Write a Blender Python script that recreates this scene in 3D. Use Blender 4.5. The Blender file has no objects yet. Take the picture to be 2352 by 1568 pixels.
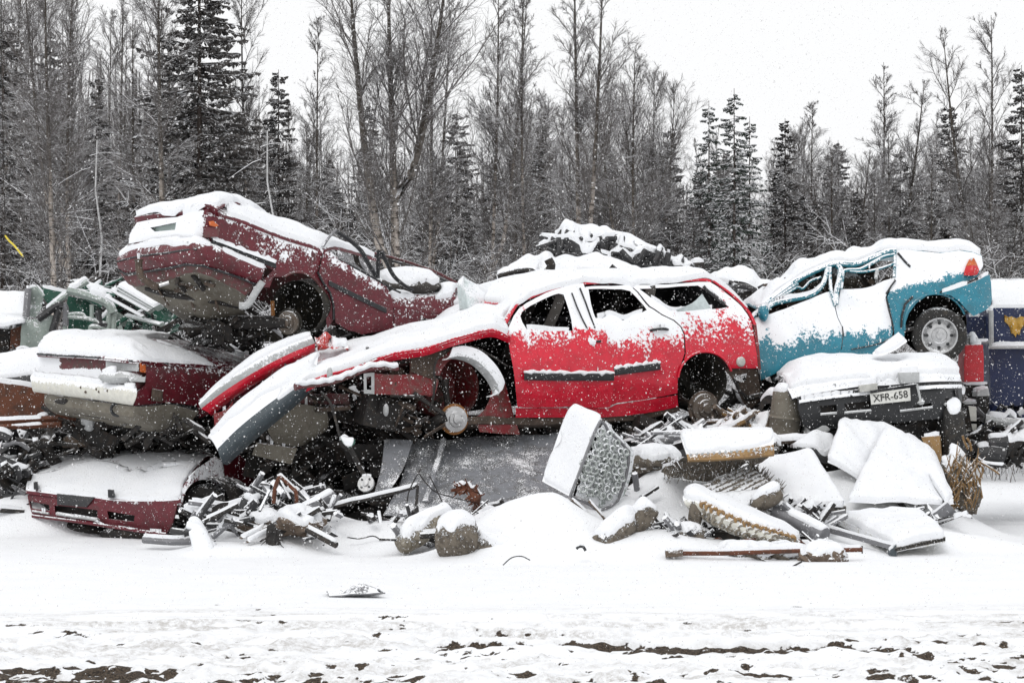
import bpy, bmesh, math, random
import numpy as np
from mathutils import Vector, Matrix
from mathutils.bvhtree import BVHTree
from mathutils.geometry import delaunay_2d_cdt
random.seed(7); rng = np.random.default_rng(7)
SC = bpy.context.scene; COL = SC.collection
R = math.radians
# ---------------------------------------------------------------- camera, world, sun, exposure
FPX, CX, HY, CH = 5553.0, 1176.0, 877.0, 1.5      # focal length, centre and horizon in 2352-px units; eye height
cd = bpy.data.cameras.new('camera'); cam = bpy.data.objects.new('camera', cd); COL.objects.link(cam)
cam.location = (0, 0, CH); cam.rotation_euler = (R(90), 0, 0)
cd.lens = 85.0; cd.sensor_width = 36.0; cd.shift_y = (HY-784)/2352.0; cd.clip_end = 2000; cd.clip_start = .1
SC.camera = cam
W = bpy.data.worlds.new('World'); SC.world = W; W.use_nodes = True
nt = W.node_tree; bgn = nt.nodes['Background']
SUN_EL, SUN_AZ = 52.0, 205.0
sky = nt.nodes.new('ShaderNodeTexSky'); sky.sky_type = 'NISHITA'; sky.sun_disc = False
sky.sun_elevation = R(SUN_EL); sky.sun_rotation = R(SUN_AZ); sky.dust_density = 4.0; sky.air_density = 1.0
bw = nt.nodes.new('ShaderNodeRGBToBW'); nt.links.new(sky.outputs[0], bw.inputs[0])
mxw = nt.nodes.new('ShaderNodeMix'); mxw.data_type = 'RGBA'; mxw.inputs[0].default_value = .93
mxw.inputs[7].default_value = (9.1, 9.15, 9.25, 1)                    # flat cloud layer over the clear sky
nt.links.new(bw.outputs[0], mxw.inputs[6]); nt.links.new(mxw.outputs[2], bgn.inputs[0]); bgn.inputs[1].default_value = 0.105
sd = bpy.data.lights.new('sun', 'SUN'); sd.energy = 0.85; sd.angle = R(25); sd.color = (1, .98, .95)
so = bpy.data.objects.new('sun', sd); COL.objects.link(so)
_az = R(SUN_AZ); _el = R(SUN_EL)
sdir = Vector((math.sin(_az)*math.cos(_el), math.cos(_az)*math.cos(_el), math.sin(_el)))
so.rotation_euler = sdir.to_track_quat('Z', 'Y').to_euler()
SC.view_settings.view_transform = 'Standard'; SC.view_settings.look = 'None'; SC.view_settings.exposure = 0.12; SC.view_settings.gamma = 1.0
SC.render.engine = 'CYCLES'; SC.cycles.max_bounces = 6; SC.cycles.diffuse_bounces = 2; SC.cycles.volume_bounces = 0
# ---------------------------------------------------------------- basics
def P(px, py, Y): return Vector(((px-CX)/FPX*Y, Y, CH+(HY-py)/FPX*Y))
def GY(py): return CH*FPX/(py-HY)                                    # ground depth seen at a picture row
def PX(v): return (CX+v.x/v.y*FPX, HY-(v.z-CH)/v.y*FPX)
def lerp(a, b, t): return a+(b-a)*t
def nz2(x, y, s=0):                                                  # smooth value noise 0..1, vectorised
    x = np.asarray(x, float); y = np.asarray(y, float)
    xi = np.floor(x).astype(np.int64); yi = np.floor(y).astype(np.int64); xf = x-xi; yf = y-yi
    def h(a, b):
        n = (a*374761393+b*668265263+s*1274126177) & 0xffffffff
        n = ((n ^ (n >> 13))*1274126177) & 0xffffffff
        return ((n ^ (n >> 16)) & 0xffff)/65535.0
    u = xf*xf*(3-2*xf); v = yf*yf*(3-2*yf)
    return (h(xi, yi)*(1-u)+h(xi+1, yi)*u)*(1-v)+(h(xi, yi+1)*(1-u)+h(xi+1, yi+1)*u)*v
def fbm(x, y, o=4, s=0):
    a = 0; w = 1; t = 0
    for k in range(o):
        a = a+w*nz2(np.asarray(x)*2**k+17.3*k, np.asarray(y)*2**k-9.1*k, s+k); t += w; w *= .5
    return a/t
def sstep(a, b, x):
    t = np.clip((np.asarray(x, float)-a)/(b-a), 0, 1); return t*t*(3-2*t)
# ---------------------------------------------------------------- materials
SNOW = (0.88, 0.895, 0.92, 1)
def newmat(name):
    m = bpy.data.materials.new(name); m.use_nodes = True; t = m.node_tree; b = t.nodes['Principled BSDF']
    return m, t, b
def N(t, kind, **k):
    n = t.nodes.new(kind)
    for a, v in k.items(): setattr(n, a, v)
    return n
def mth(t, op, a, b=None, c=None):
    n = N(t, 'ShaderNodeMath', operation=op)
    for i, v in enumerate((a, b, c)):
        if v is None: continue
        if isinstance(v, (int, float)): n.inputs[i].default_value = v
        else: t.links.new(v, n.inputs[i])
    return n.outputs[0]
def noise(t, pos, scale, detail=3, rough=.55):
    n = N(t, 'ShaderNodeTexNoise'); n.inputs['Scale'].default_value = scale; n.inputs['Detail'].default_value = detail
    n.inputs['Roughness'].default_value = rough; t.links.new(pos, n.inputs['Vector']); return n.outputs[0]
def mixc(t, f, a, b):
    n = N(t, 'ShaderNodeMix', data_type='RGBA')
    for i, v in ((0, f), (6, a), (7, b)):
        if isinstance(v, (tuple, float, int)): n.inputs[i].default_value = v
        else: t.links.new(v, n.inputs[i])
    return n.outputs[2]
def ramp(t, v, a, b):
    n = N(t, 'ShaderNodeMapRange'); n.clamp = True; n.interpolation_type = 'SMOOTHSTEP'
    n.inputs['From Min'].default_value = a; n.inputs['From Max'].default_value = b; t.links.new(v, n.inputs['Value']); return n.outputs[0]
def M(name, col, rough=.5, metal=0.0, dust=-.25, dirt=None, dirt_amt=.5, fine=52, spread=1.3, coarse=7, var=.12, coat=0.0, bump=.25, trans=None):
    """paint / plastic / rust with snow caught on upward faces (dust shifts how much) and grime patches"""
    m, t, b = newmat(name); g = N(t, 'ShaderNodeNewGeometry'); pos = g.outputs['Position']
    sx = N(t, 'ShaderNodeSeparateXYZ'); t.links.new(g.outputs['Normal'], sx.inputs[0]); nzv = sx.outputs[2]
    n1 = noise(t, pos, fine, 4, .65); n2 = noise(t, pos, coarse, 3); n3 = noise(t, pos, coarse*2.7, 5, .6)
    c = mixc(t, ramp(t, n3, .3, .7), tuple(x*(1-var) for x in col[:3])+(1,), tuple(min(1, x*(1+var)) for x in col[:3])+(1,))
    if dirt: c = mixc(t, mth(t, 'MULTIPLY', ramp(t, mth(t, 'ADD', mth(t, 'MULTIPLY', n3, .6), mth(t, 'MULTIPLY', n2, .4)), .62-.35*dirt_amt, .72-.2*dirt_amt), min(1., dirt_amt+.25)), c, tuple(dirt)+(1,))
    at = N(t, 'ShaderNodeAttribute'); at.attribute_name = 'dust'
    v = mth(t, 'MULTIPLY', nzv, .95)
    v = mth(t, 'ADD', v, mth(t, 'MULTIPLY', mth(t, 'SUBTRACT', n1, .5), spread*1.4))
    v = mth(t, 'ADD', v, mth(t, 'MULTIPLY', mth(t, 'SUBTRACT', n2, .5), spread))
    v = mth(t, 'ADD', v, mth(t, 'ADD', mth(t, 'MULTIPLY', at.outputs['Fac'], 1.5), dust))
    mask = ramp(t, v, .26, .56)
    fin = mixc(t, mask, c, SNOW); t.links.new(fin, b.inputs['Base Color'])
    rr = mth(t, 'ADD', mth(t, 'MULTIPLY', mask, .9-rough), rough); t.links.new(rr, b.inputs['Roughness'])
    b.inputs['Metallic'].default_value = 0
    if metal: t.links.new(mth(t, 'MULTIPLY', mth(t, 'SUBTRACT', 1.0, mask), metal), b.inputs['Metallic'])
    if coat: b.inputs['Coat Weight'].default_value = coat
    bp = N(t, 'ShaderNodeBump'); bp.inputs['Strength'].default_value = bump; bp.inputs['Distance'].default_value = .012
    t.links.new(mth(t, 'ADD', mth(t, 'MULTIPLY', mask, .8), mth(t, 'MULTIPLY', n1, .5)), bp.inputs['Height']); t.links.new(bp.outputs[0], b.inputs['Normal'])
    return m
def snow_mat():
    m, t, b = newmat('snow'); g = N(t, 'ShaderNodeNewGeometry'); pos = g.outputs['Position']
    n1 = noise(t, pos, 45, 5, .7); n2 = noise(t, pos, 4, 4)
    t.links.new(mixc(t, n2, (.80, .82, .86, 1), (.91, .92, .935, 1)), b.inputs['Base Color']); b.inputs['Roughness'].default_value = .85
    b.inputs['Specular IOR Level'].default_value = .2
    bp = N(t, 'ShaderNodeBump'); bp.inputs['Strength'].default_value = .6; bp.inputs['Distance'].default_value = .02
    t.links.new(n1, bp.inputs['Height']); t.links.new(bp.outputs[0], b.inputs['Normal']); return m
MS = snow_mat()
MAT = dict(
 maroon=M('maroon_paint', (.115, .004, .013), .48, dust=-.36, spread=1.8, fine=36, dirt=(.05, .015, .015), dirt_amt=.5, coat=.12, var=.3),
 maroon_dirty=M('dirty_maroon_paint', (.13, .03, .035), .6, dust=-.45, dirt=(.07, .055, .045), dirt_amt=.6),
 red=M('red_paint', (.64, .004, .028), .33, dust=-.40, spread=1.8, coarse=5, fine=34, dirt=(.36, .012, .025), dirt_amt=.45, coat=.3, var=.2),
 red_dirty=M('dirty_red_paint', (.22, .015, .02), .55, dust=-.45, dirt=(.13, .07, .06), dirt_amt=.6),
 orange_red=M('orange_red_paint', (.45, .02, .015), .45, dust=-.25, spread=1.8),
 teal_frame=M('snow_caked_teal_paint', (.01, .15, .2), .5, dust=.28, spread=1.6),
 teal=M('teal_paint', (.006, .19, .27), .35, dust=-.40, spread=1.7, coarse=5, fine=34, dirt=(.02, .11, .15), dirt_amt=.45, coat=.5, var=.2),
 white_paint=M('cream_white_paint', (.62, .61, .55), .5, dust=-.2, dirt=(.4, .37, .27), dirt_amt=.3),
 pale_grey=M('pale_grey_plastic', (.42, .43, .43), .6, dust=-.2),
 under=M('underbody_steel', (.17, .155, .125), .75, dust=-.6, dirt=(.10, .085, .065), dirt_amt=.5),
 mud=M('mud_crusted_steel', (.075, .055, .042), .85, dust=-.55, dirt=(.14, .10, .075), dirt_amt=.4),
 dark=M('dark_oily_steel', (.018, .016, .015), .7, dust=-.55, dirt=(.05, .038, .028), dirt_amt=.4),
 scrap=M('dark_scrap', (.010, .009, .008), .75, dust=-.62, dirt=(.035, .022, .014), dirt_amt=.45, fine=40),  # near-black colour deepens the shade in the gaps of the pile
 liner=M('wheel_well_liner', (.018, .016, .012), .85, dust=-.7, dirt=(.07, .055, .035), dirt_amt=.35),
 black=M('black_plastic', (.014, .015, .017), .45, dust=-.5),
 blackd=M('black_trim', (.02, .022, .024), .5, dust=-.3),
 slate=M('slate_grey_plastic', (.05, .065, .075), .55, dust=-.42),
 dgrey=M('dark_grey_plastic', (.03, .03, .032), .5, dust=-.45, dirt=(.08, .07, .07), dirt_amt=.3),
 grey=M('dull_grey_steel', (.2, .2, .21), .6, .3, dust=-.38, dirt=(.1, .1, .1), dirt_amt=.3),
 frost=M('frosted_grey_sheet', (.22, .23, .25), .7, dust=-.52, dirt=(.09, .09, .09), dirt_amt=.6, fine=80, spread=2.1, coarse=4),
 rust=M('brown_rust', (.13, .045, .022), .85, dust=-.5, dirt=(.05, .028, .02), dirt_amt=.5),
 rusto=M('orange_rust', (.26, .11, .03), .85, dust=-.5, dirt=(.12, .06, .03), dirt_amt=.4),
 hub=M('hub_steel', (.16, .14, .12), .5, .5, dust=-.35, dirt=(.1, .07, .05), dirt_amt=.5),
 chrome=M('bright_steel', (.5, .5, .5), .35, .7, dust=-.3),
 rubber=M('tyre_rubber', (.022, .021, .02), .85, dust=-.5, dirt=(.06, .05, .04), dirt_amt=.35),
 green=M('dark_green_paint', (.018, .09, .06), .55, dust=-.35, dirt=(.05, .06, .05), dirt_amt=.4),
 spring_wire=M('snow_caked_spring_wire', (.36, .39, .37), .6, dust=.16, spread=1.6),
 palegreen=M('pale_green_steel', (.30, .35, .32), .6, dust=-.02, dirt=(.15, .15, .12), dirt_amt=.3),
 navy=M('navy_blue_paint', (.012, .022, .075), .45, dust=-.45, dirt=(.02, .02, .04), dirt_amt=.3),
 redplastic=M('red_plastic', (.5, .015, .025), .45, dust=-.5),
 lamp_red=M('tail_lamp_red', (.55, .015, .02), .25, dust=-.5), lamp_amber=M('lamp_amber', (.5, .11, .02), .3, dust=-.35),
 lens=M('clear_lens', (.45, .45, .42), .2, dust=-.4),
 gold=M('gold_emblem', (.5, .3, .06), .4, dust=-.5), yellow=M('yellow_strap', (.75, .6, .05), .6, dust=-.5),
 cloth=M('worn_upholstery', (.17, .145, .115), .95, dust=-.12, dirt=(.06, .05, .04), dirt_amt=.6, fine=55, spread=1.9, coarse=11, bump=1.0),
 foam=M('padding_wadding', (.30, .27, .22), .95, dust=-.05, dirt=(.12, .10, .07), dirt_amt=.6, fine=55, spread=1.9, coarse=11, bump=1.0),
 tan=M('tan_webbing', (.34, .21, .09), .9, dust=-.4, dirt=(.16, .10, .06), dirt_amt=.5),
 plate=M('plate_white', (.7, .7, .66), .5, dust=-.6), ink=M('plate_ink', (.02, .02, .02), .6, dust=-.9),
 wood=M('grey_wood', (.16, .12, .09), .9, dust=-.3, dirt=(.07, .05, .04), dirt_amt=.5),
 straw=M('dry_reed', (.2, .12, .05), .9, dust=-.1), seat=M('seat_fabric', (.06, .055, .05), .95, dust=-.5),
 film=M('frosted_plastic_film', (.55, .62, .62), .5, dust=-.1, spread=.8), bark_dark=M('spruce_bark', (.07, .05, .04), .95, dust=-.25),
)
def glass_mat():
    m, t, b = newmat('broken_window_glass'); b.inputs['Base Color'].default_value = (.55, .68, .64, 1); b.inputs['Roughness'].default_value = .25
    b.inputs['Transmission Weight'].default_value = .6; return m
MAT['glass'] = glass_mat()
def cloth_dark(): pass
# ---------------------------------------------------------------- mesh builder
class MB:
    def __init__(s): s.v = []; s.f = []; s.m = []; s.d = {}
    def add(s, vs, fs, m=0, dust=None):
        o = len(s.v); s.v += [Vector(p) for p in vs]; s.f += [tuple(i+o for i in f) for f in fs]; s.m += [m]*len(fs)
        if dust is not None:
            for i, w in enumerate(dust): s.d[o+i] = w
        return s
    def patch(s, G, nu=8, nv=8, m=0, thick=None, wob=0, dust=None):
        """Catmull-Rom surface through a grid of points; thick: vector or float (along normal)"""
        G = [[Vector(p) for p in r] for r in G]
        def cr(p, k):
            n = len(p); out = []
            for i in range(n-1):
                a = p[i-1] if i else p[0]*2-p[1]; b, c = p[i], p[i+1]; d = p[i+2] if i+2 < n else p[-1]*2-p[-2]
                for j in range(k):
                    t = j/k; out.append(.5*((2*b)+(c-a)*t+(2*a-5*b+4*c-d)*t*t+(3*b-a-3*c+d)*t**3))
            out.append(p[-1].copy()); return out
        rows = [cr(r, nu) for r in G]; cols = [cr([r[i] for r in rows], nv) for i in range(len(rows[0]))]
        nc, nr = len(cols), len(cols[0]); V = [[cols[i][j] for i in range(nc)] for j in range(nr)]
        flat = [p for r in V for p in r]
        if wob:
            for p in flat:
                w = float(fbm(p.x*4+p.z*2.7, p.y*4-p.z*3.1, 3, 5))-.5; p.z += w*wob; p.y -= w*wob*.6
        du = None
        if dust is not None: du = [dust(*PX(p)) if callable(dust) else dust for p in flat]
        F = [(j*nc+i, j*nc+i+1, (j+1)*nc+i+1, (j+1)*nc+i) for j in range(nr-1) for i in range(nc-1)]
        if thick is None: return s.add(flat, F, m, du)
        n = len(flat)
        if isinstance(thick, (int, float)):
            nr_ = [Vector() for _ in flat]
            for f in F:
                q = (flat[f[2]]-flat[f[0]]).cross(flat[f[3]]-flat[f[1]])
                for i in f: nr_[i] += q
            back = [p-(q.normalized() if q.length > 0 else Vector())*thick for p, q in zip(flat, nr_)]
        else: back = [p+Vector(thick) for p in flat]
        F2 = F+[tuple(i+n for i in reversed(f)) for f in F]
        for i in range(nc-1):
            F2 += [(i+1, i, i+n, i+1+n), ((nr-1)*nc+i, (nr-1)*nc+i+1, (nr-1)*nc+i+1+n, (nr-1)*nc+i+n)]
        for j in range(nr-1):
            F2 += [(j*nc, (j+1)*nc, (j+1)*nc+n, j*nc+n), ((j+1)*nc+nc-1, j*nc+nc-1, j*nc+nc-1+n, (j+1)*nc+nc-1+n)]
        return s.add(flat+back, F2, m, du+du if du else None)
    def panel(s, out, fn, holes=(), step=14, thick=(0, .03, 0), m=0, dust=None):
        """sheet cut to a 2-D outline with holes; fn maps outline coordinates to the 3-D surface"""
        out = [Vector(p[:2]) for p in out]; loops = [out]+[[Vector(p[:2]) for p in h] for h in holes]
        fine = []
        for L in loops:
            q = []
            for a, b in zip(L, L[1:]+L[:1]):
                k = max(1, int((b-a).length/step)); q += [a.lerp(b, i/k) for i in range(k)]
            fine.append(q)
        def inside(p, L):
            c = False; j = len(L)-1
            for i in range(len(L)):
                if (L[i].y > p.y) != (L[j].y > p.y) and p.x < (L[j].x-L[i].x)*(p.y-L[i].y)/(L[j].y-L[i].y)+L[i].x: c = not c
                j = i
            return c
        def ok(p): return inside(p, fine[0]) and not any(inside(p, h) for h in fine[1:])
        pts = []; ed = []
        for q in fine:
            o = len(pts); pts += q; ed += [(o+i, o+(i+1) % len(q)) for i in range(len(q))]
        nb = len(pts); bp = pts[:]
        xs = [p.x for p in out]; ys = [p.y for p in out]
        y = min(ys)+step*.5; k = 0
        while y < max(ys):
            x = min(xs)+step*(.5+.5*(k % 2))
            while x < max(xs):
                p = Vector((x, y))
                if ok(p) and min((p-b).length_squared for b in bp) > (step*.45)**2: pts.append(p)
                x += step
            y += step*.87; k += 1
        V, _, F, *_r = delaunay_2d_cdt(pts, ed, [], 0, 1e-4)
        F = [f for f in F if ok((V[f[0]]+V[f[1]]+V[f[2]])/3)]
        fr = [Vector(fn(v.x, v.y)) for v in V]; n = len(fr); th = Vector(thick)
        use = {}
        for f in F:
            for a, b in zip(f, f[1:]+f[:1]): use.setdefault((min(a, b), max(a, b)), []).append((a, b))
        F2 = [tuple(f) for f in F]+[tuple(i+n for i in reversed(f)) for f in F]
        for e, l in use.items():
            if len(l) == 1: a, b = l[0]; F2.append((b, a, a+n, b+n))
        du = None
        if dust is not None: du = [float(dust(v.x, v.y)) if callable(dust) else dust for v in V]; du = du+du
        return s.add(fr+[p+th for p in fr], F2, m, du)
    def tube(s, pts, r, n=8, m=0, cap=True, flat=1.0):
        pts = [Vector(p) for p in pts]; k = len(pts); rs = r if isinstance(r, (list, tuple)) else [r]*k
        vs = []; fs = []; up = None
        for i, p in enumerate(pts):
            t = ((pts[min(i+1, k-1)]-p).normalized()+(p-pts[max(i-1, 0)]).normalized()); t = t.normalized() if t.length > 1e-6 else Vector((0, 0, 1))
            if up is None: up = t.orthogonal().normalized() if abs(t.z) > .9 else (Vector((0, 0, 1))-t*t.z).normalized()
            up = (up-t*up.dot(t)); up = up.normalized() if up.length > 1e-5 else t.orthogonal().normalized(); sd_ = t.cross(up)
            for j in range(n):
                a = math.tau*j/n; vs.append(p+(up*math.cos(a)*flat+sd_*math.sin(a))*rs[i])
        for i in range(k-1):
            for j in range(n): fs.append((i*n+j, i*n+(j+1) % n, (i+1)*n+(j+1) % n, (i+1)*n+j))
        if cap: fs += [tuple(reversed(range(n))), tuple(range((k-1)*n, k*n))]
        return s.add(vs, fs, m)
    def lathe(s, o, ax, prof, n=24, m=0, up=None):
        o = Vector(o); ax = Vector(ax).normalized(); u = (Vector((0, 0, 1))-ax*ax.z).normalized() if abs(ax.z) < .95 else ax.orthogonal().normalized(); w = ax.cross(u)
        vs = []; fs = []
        for r_, t in prof:
            for j in range(n):
                a = math.tau*j/n; vs.append(o+ax*t+(u*math.cos(a)+w*math.sin(a))*r_)
        for i in range(len(prof)-1):
            for j in range(n): fs.append((i*n+j, i*n+(j+1) % n, (i+1)*n+(j+1) % n, (i+1)*n+j))
        return s.add(vs, fs, m)
    def prism(s, pts, vec, m=0):
        pts = [Vector(p) for p in pts]; n = len(pts); vec = Vector(vec)
        return s.add(pts+[p+vec for p in pts], [tuple(range(n)), tuple(reversed(range(n, 2*n)))]+[((i+1) % n, i, i+n, (i+1) % n+n) for i in range(n)], m)
    def box(s, c, d, rot=(0, 0, 0), m=0):
        from mathutils import Euler
        Rm = Euler(rot).to_matrix(); c = Vector(c); vs = [c+Rm @ Vector((x*d[0]/2, y*d[1]/2, z*d[2]/2)) for x in (-1, 1) for y in (-1, 1) for z in (-1, 1)]
        return s.add(vs, [(0, 1, 3, 2), (4, 6, 7, 5), (0, 4, 5, 1), (2, 3, 7, 6), (0, 2, 6, 4), (1, 5, 7, 3)], m)
    def blob(s, c, rad, amp=.15, fr=3, sub=3, m=0, seed=0):
        bm = bmesh.new(); bmesh.ops.create_icosphere(bm, subdivisions=sub, radius=1); c = Vector(c)
        vs = []
        for v in bm.verts:
            p = v.co; k = 1+amp*2*(float(fbm(p.x*fr+p.z*1.7+seed, p.y*fr-p.z*2.3, 3, seed))-.5); vs.append(c+Vector((p.x*rad[0]*k, p.y*rad[1]*k, p.z*rad[2]*k)))
        fs = [tuple(v.index for v in f.verts) for f in bm.faces]; bm.free(); return s.add(vs, fs, m)
    def build(s, name, mats, parent=None, bevel=0, ang=35, wob=0):
        me = bpy.data.meshes.new(name); org = Vector((0, 0, 0)); q = parent
        while q is not None: org += q.location; q = q.parent
        if wob:
            for p in s.v:
                a = float(fbm(p.x*5+p.z*3, p.y*5-p.z*4, 2, 3))-.5; b_ = float(fbm(p.z*5+9, p.x*5+p.y*3, 2, 4))-.5; p.y += a*wob; p.z += b_*wob*.5; p.x += b_*wob*.3
        me.from_pydata([tuple(p-org) for p in s.v], [], s.f)
        if not isinstance(mats, (list, tuple)): mats = [mats]
        for x in mats: me.materials.append(MAT[x] if isinstance(x, str) else x)
        me.polygons.foreach_set('material_index', s.m)
        if s.d:
            at = me.attributes.new('dust', 'FLOAT', 'POINT'); at.data.foreach_set('value', [s.d.get(i, 0.0) for i in range(len(s.v))])
        bm = bmesh.new(); bm.from_mesh(me); bmesh.ops.recalc_face_normals(bm, faces=bm.faces)
        if bevel:
            es = [e for e in bm.edges if len(e.link_faces) == 2 and e.calc_face_angle(0) > R(30)]
            bmesh.ops.bevel(bm, geom=es, offset=bevel, segments=2, profile=.6, affect='EDGES', clamp_overlap=True)
        bm.to_mesh(me); bm.free()
        me.polygons.foreach_set('use_smooth', [True]*len(me.polygons)); me.set_sharp_from_angle(angle=R(ang)); me.update()
        o = bpy.data.objects.new(name, me); COL.objects.link(o); o.parent = parent
        return o
THINGS = []
def thing(name, label, cat, loc, group=None):
    o = bpy.data.objects.new(name, None); COL.objects.link(o); o.location = loc; o.empty_display_size = .2
    o['label'] = label; o['category'] = cat
    if group: o['group'] = group
    THINGS.append(o); return o
def tag(o, label, cat, group=None):
    o['label'] = label; o['category'] = cat
    if group: o['group'] = group
    THINGS.append(o); return o
def lineP(pts): return [P(*p) for p in pts]
def arc(cx, cy, rx, ry, a0, a1, n=10): return [(cx+rx*math.cos(R(a0+(a1-a0)*i/n)), cy-ry*math.sin(R(a0+(a1-a0)*i/n))) for i in range(n+1)]
# ================================================================ GROUND
def axis(*seg):
    out = []
    for a, b, st in seg: out += list(np.arange(a, b, st))
    return np.array(out+[seg[-1][1]])
MOUNDS = [  # px, py(ground contact), depth, rx, ry, h : drifts against and over the low scrap
 (1235, 1215, 21.2, .72, .6, .34), (1180, 1240, 20.7, .75, .5, .16), (1480, 1190, 21.9, .8, .55, .42), (1400, 1260, 20.6, .9, .45, .16), (620, 1235, 22.0, .9, .5, .22),
 (560, 1255, 21.2, .6, .4, .10), (850, 1215, 21.9, .9, .6, .12), (1000, 1235, 21.6, .8, .5, .14), (1700, 1265, 20.9, 1.2, .5, .14), (2000, 1245, 21.8, 1.3, .6, .18), (1940, 1190, 22.6, 1.1, .55, .42), (1650, 1180, 22.4, .7, .5, .3),
 (40, 1190, 24.0, .9, .5, .30), (120, 1195, 24.2, .6, .5, .16), (2130, 1180, 23.2, .7, .5, .18), (1330, 1225, 21.5, .6, .5, .14), (1560, 1180, 22.6, .9, .6, .35), (1920, 1160, 23.2, 1.2, .7, .35), (1150, 1150, 23.6, 1.2, .7, .08)]
def ground_h(x, y):
    h = .05*(fbm(x*.5, y*.5, 3, 2)-.5)+.02*(fbm(x*3, y*3, 3, 8)-.5)
    for px, py, Y, rx, ry, hh in MOUNDS:
        mx = (px-CX)/FPX*Y; d = ((x-mx)/rx)**2+((y-Y)/ry)**2; h = h+hh*np.exp(-(d*1.15)**1.7)*(.88+.24*nz2(x*3, y*3, 4))
    yy = y+.05*x*0+.12*(nz2(x*.35, y*.2, 31)-.5)+x*.02
    ru = sstep(16.2, 15.0, y)
    h = h+ru*(.09*(fbm(x*.22, yy*5, 3, 12)-.5))                       # long wheel ruts along the lane
    cl = sstep(15.6, 13.6, y)
    right = sstep(-.9, 1.2, x)
    clod = fbm(x*5.5, y*7, 4, 21)
    h = h+cl*(.075*(clod-.5))+cl*.05*np.maximum(0, fbm(x*14, y*14, 2, 40)-.45)
    band = sum(np.exp(-((yy-c)/w)**2)*g for c, w, g in ((13.62, .09, 1.0), (13.15, .08, .8), (12.65, .10, .9), (14.35, .06, .3)))
    h = h-.02*band*right*sstep(16, 14, y)
    return h, band, clod, right
gx = axis((-600, -60, 60), (-60, -14, 2), (-14, -6.5, .25), (-6.5, -3.3, .05), (-3.3, 3.3, .019), (3.3, 6.5, .05), (6.5, 14, .25), (14, 60, 2), (60, 600, 60))
gy = axis((-30, 9, 3), (9, 11.4, .2), (11.4, 15.6, .019), (15.6, 24.5, .045), (24.5, 34, .3), (34, 100, 4), (100, 1000, 60))
X, Yg = np.meshgrid(gx, gy); H_, band, clod, right = ground_h(X, Yg)
def box_w(x0, x1, y0, y1, s_=.25): return sstep(x0-s_, x0+s_, X)*sstep(x1+s_, x1-s_, X)*sstep(y0-.10, y0+.08, Yg)*sstep(y1+.10, y1-.08, Yg)
yw = Yg+.12*(nz2(X*.8, Yg*.3, 51)-.5)
wt = np.maximum.reduce([box_w(-.55, 1.5, 13.48, 13.72)*1.35, box_w(.6, 2.35, 13.35, 13.72)*1.4, box_w(1.2, 3.2, 12.9, 13.1)*1.3, box_w(2.0, 3.6, 12.2, 14.0)*.6, box_w(-3.6, -1.7, 11.4, 12.7)*1.25, box_w(-1.6, -.4, 11.4, 12.45)*.6, box_w(-.2, 3.2, 11.4, 12.5)*.45, box_w(.2, 2.2, 13.0, 13.25)*.7, box_w(-3.6, 3.6, 11.4, 15.2, .3)*.12, box_w(-2.2, 3.2, 15.0, 16.6, .3)*.07])
vv = .5*fbm(X*2.6, yw*15, 3, 61)+.5*fbm(X*15, yw*22, 3, 62)+np.clip(np.gradient(H_, axis=0)/.019, -.1, .35)*.22
dirt = sstep(-.03, .13, vv-(.72-.27*wt))*(wt > .02); H_ = H_-.010*dirt*(Yg < 17)-.03*np.clip(wt-.4, 0, .6)+.022*np.sin(Yg*26+1.5*nz2(X*.7, Yg*.5, 8))*sstep(16.2, 15.2, Yg)*sstep(.35, .7, fbm(X*.5, Yg*3, 2, 15))
nr, nc = X.shape; me = bpy.data.meshes.new('snowy_ground'); n = nr*nc
me.vertices.add(n); me.vertices.foreach_set('co', np.stack([X, Yg, H_], -1).astype(np.float32).ravel())
idx = np.arange(n).reshape(nr, nc); q = np.stack([idx[:-1, :-1], idx[:-1, 1:], idx[1:, 1:], idx[1:, :-1]], -1).reshape(-1, 4)
def fill_faces(me, q):
    k = q.shape[1]; m_ = len(q); me.loops.add(m_*k); me.polygons.add(m_); me.loops.foreach_set('vertex_index', q.astype(np.int32).ravel())
    me.polygons.foreach_set('loop_start', np.arange(0, m_*k, k, dtype=np.int32)); me.polygons.foreach_set('use_smooth', np.ones(m_, bool)); me.update(calc_edges=True); me.validate()
fill_faces(me, q)
at = me.attributes.new('dirt', 'FLOAT', 'POINT'); at.data.foreach_set('value', dirt.astype(np.float32).ravel())
slush = sstep(16.6, 15.2, Yg)*sstep(.42, .68, .6*fbm(X*.9, yw*9, 3, 91)+.4*fbm(X*8, yw*12, 3, 92)); at = me.attributes.new('slush', 'FLOAT', 'POINT'); at.data.foreach_set('value', slush.astype(np.float32).ravel())
m, t, b = newmat('snow_and_mud'); g = N(t, 'ShaderNodeNewGeometry'); pos = g.outputs['Position']
a_ = N(t, 'ShaderNodeAttribute'); a_.attribute_name = 'dirt'
n1 = noise(t, pos, 38, 5, .7); n2 = noise(t, pos, 2.5, 4); n4 = noise(t, pos, 90, 3, .7); n5 = noise(t, pos, 24, 6, .75)
mud = mixc(t, ramp(t, n4, .35, .7), (.018, .015, .013, 1), (.12, .09, .065, 1))
mask = ramp(t, mth(t, 'ADD', a_.outputs['Fac'], mth(t, 'MULTIPLY', mth(t, 'SUBTRACT', n5, .5), 1.9)), .40, .60)
sl = N(t, 'ShaderNodeAttribute'); sl.attribute_name = 'slush'
clean = mixc(t, n2, (.82, .835, .865, 1), (.90, .91, .925, 1)); clean = mixc(t, mth(t, 'MULTIPLY', sl.outputs['Fac'], ramp(t, n5, .35, .65)), clean, (.50, .485, .47, 1))
t.links.new(mixc(t, mask, clean, mud), b.inputs['Base Color']); b.inputs['Roughness'].default_value = .85
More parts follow.
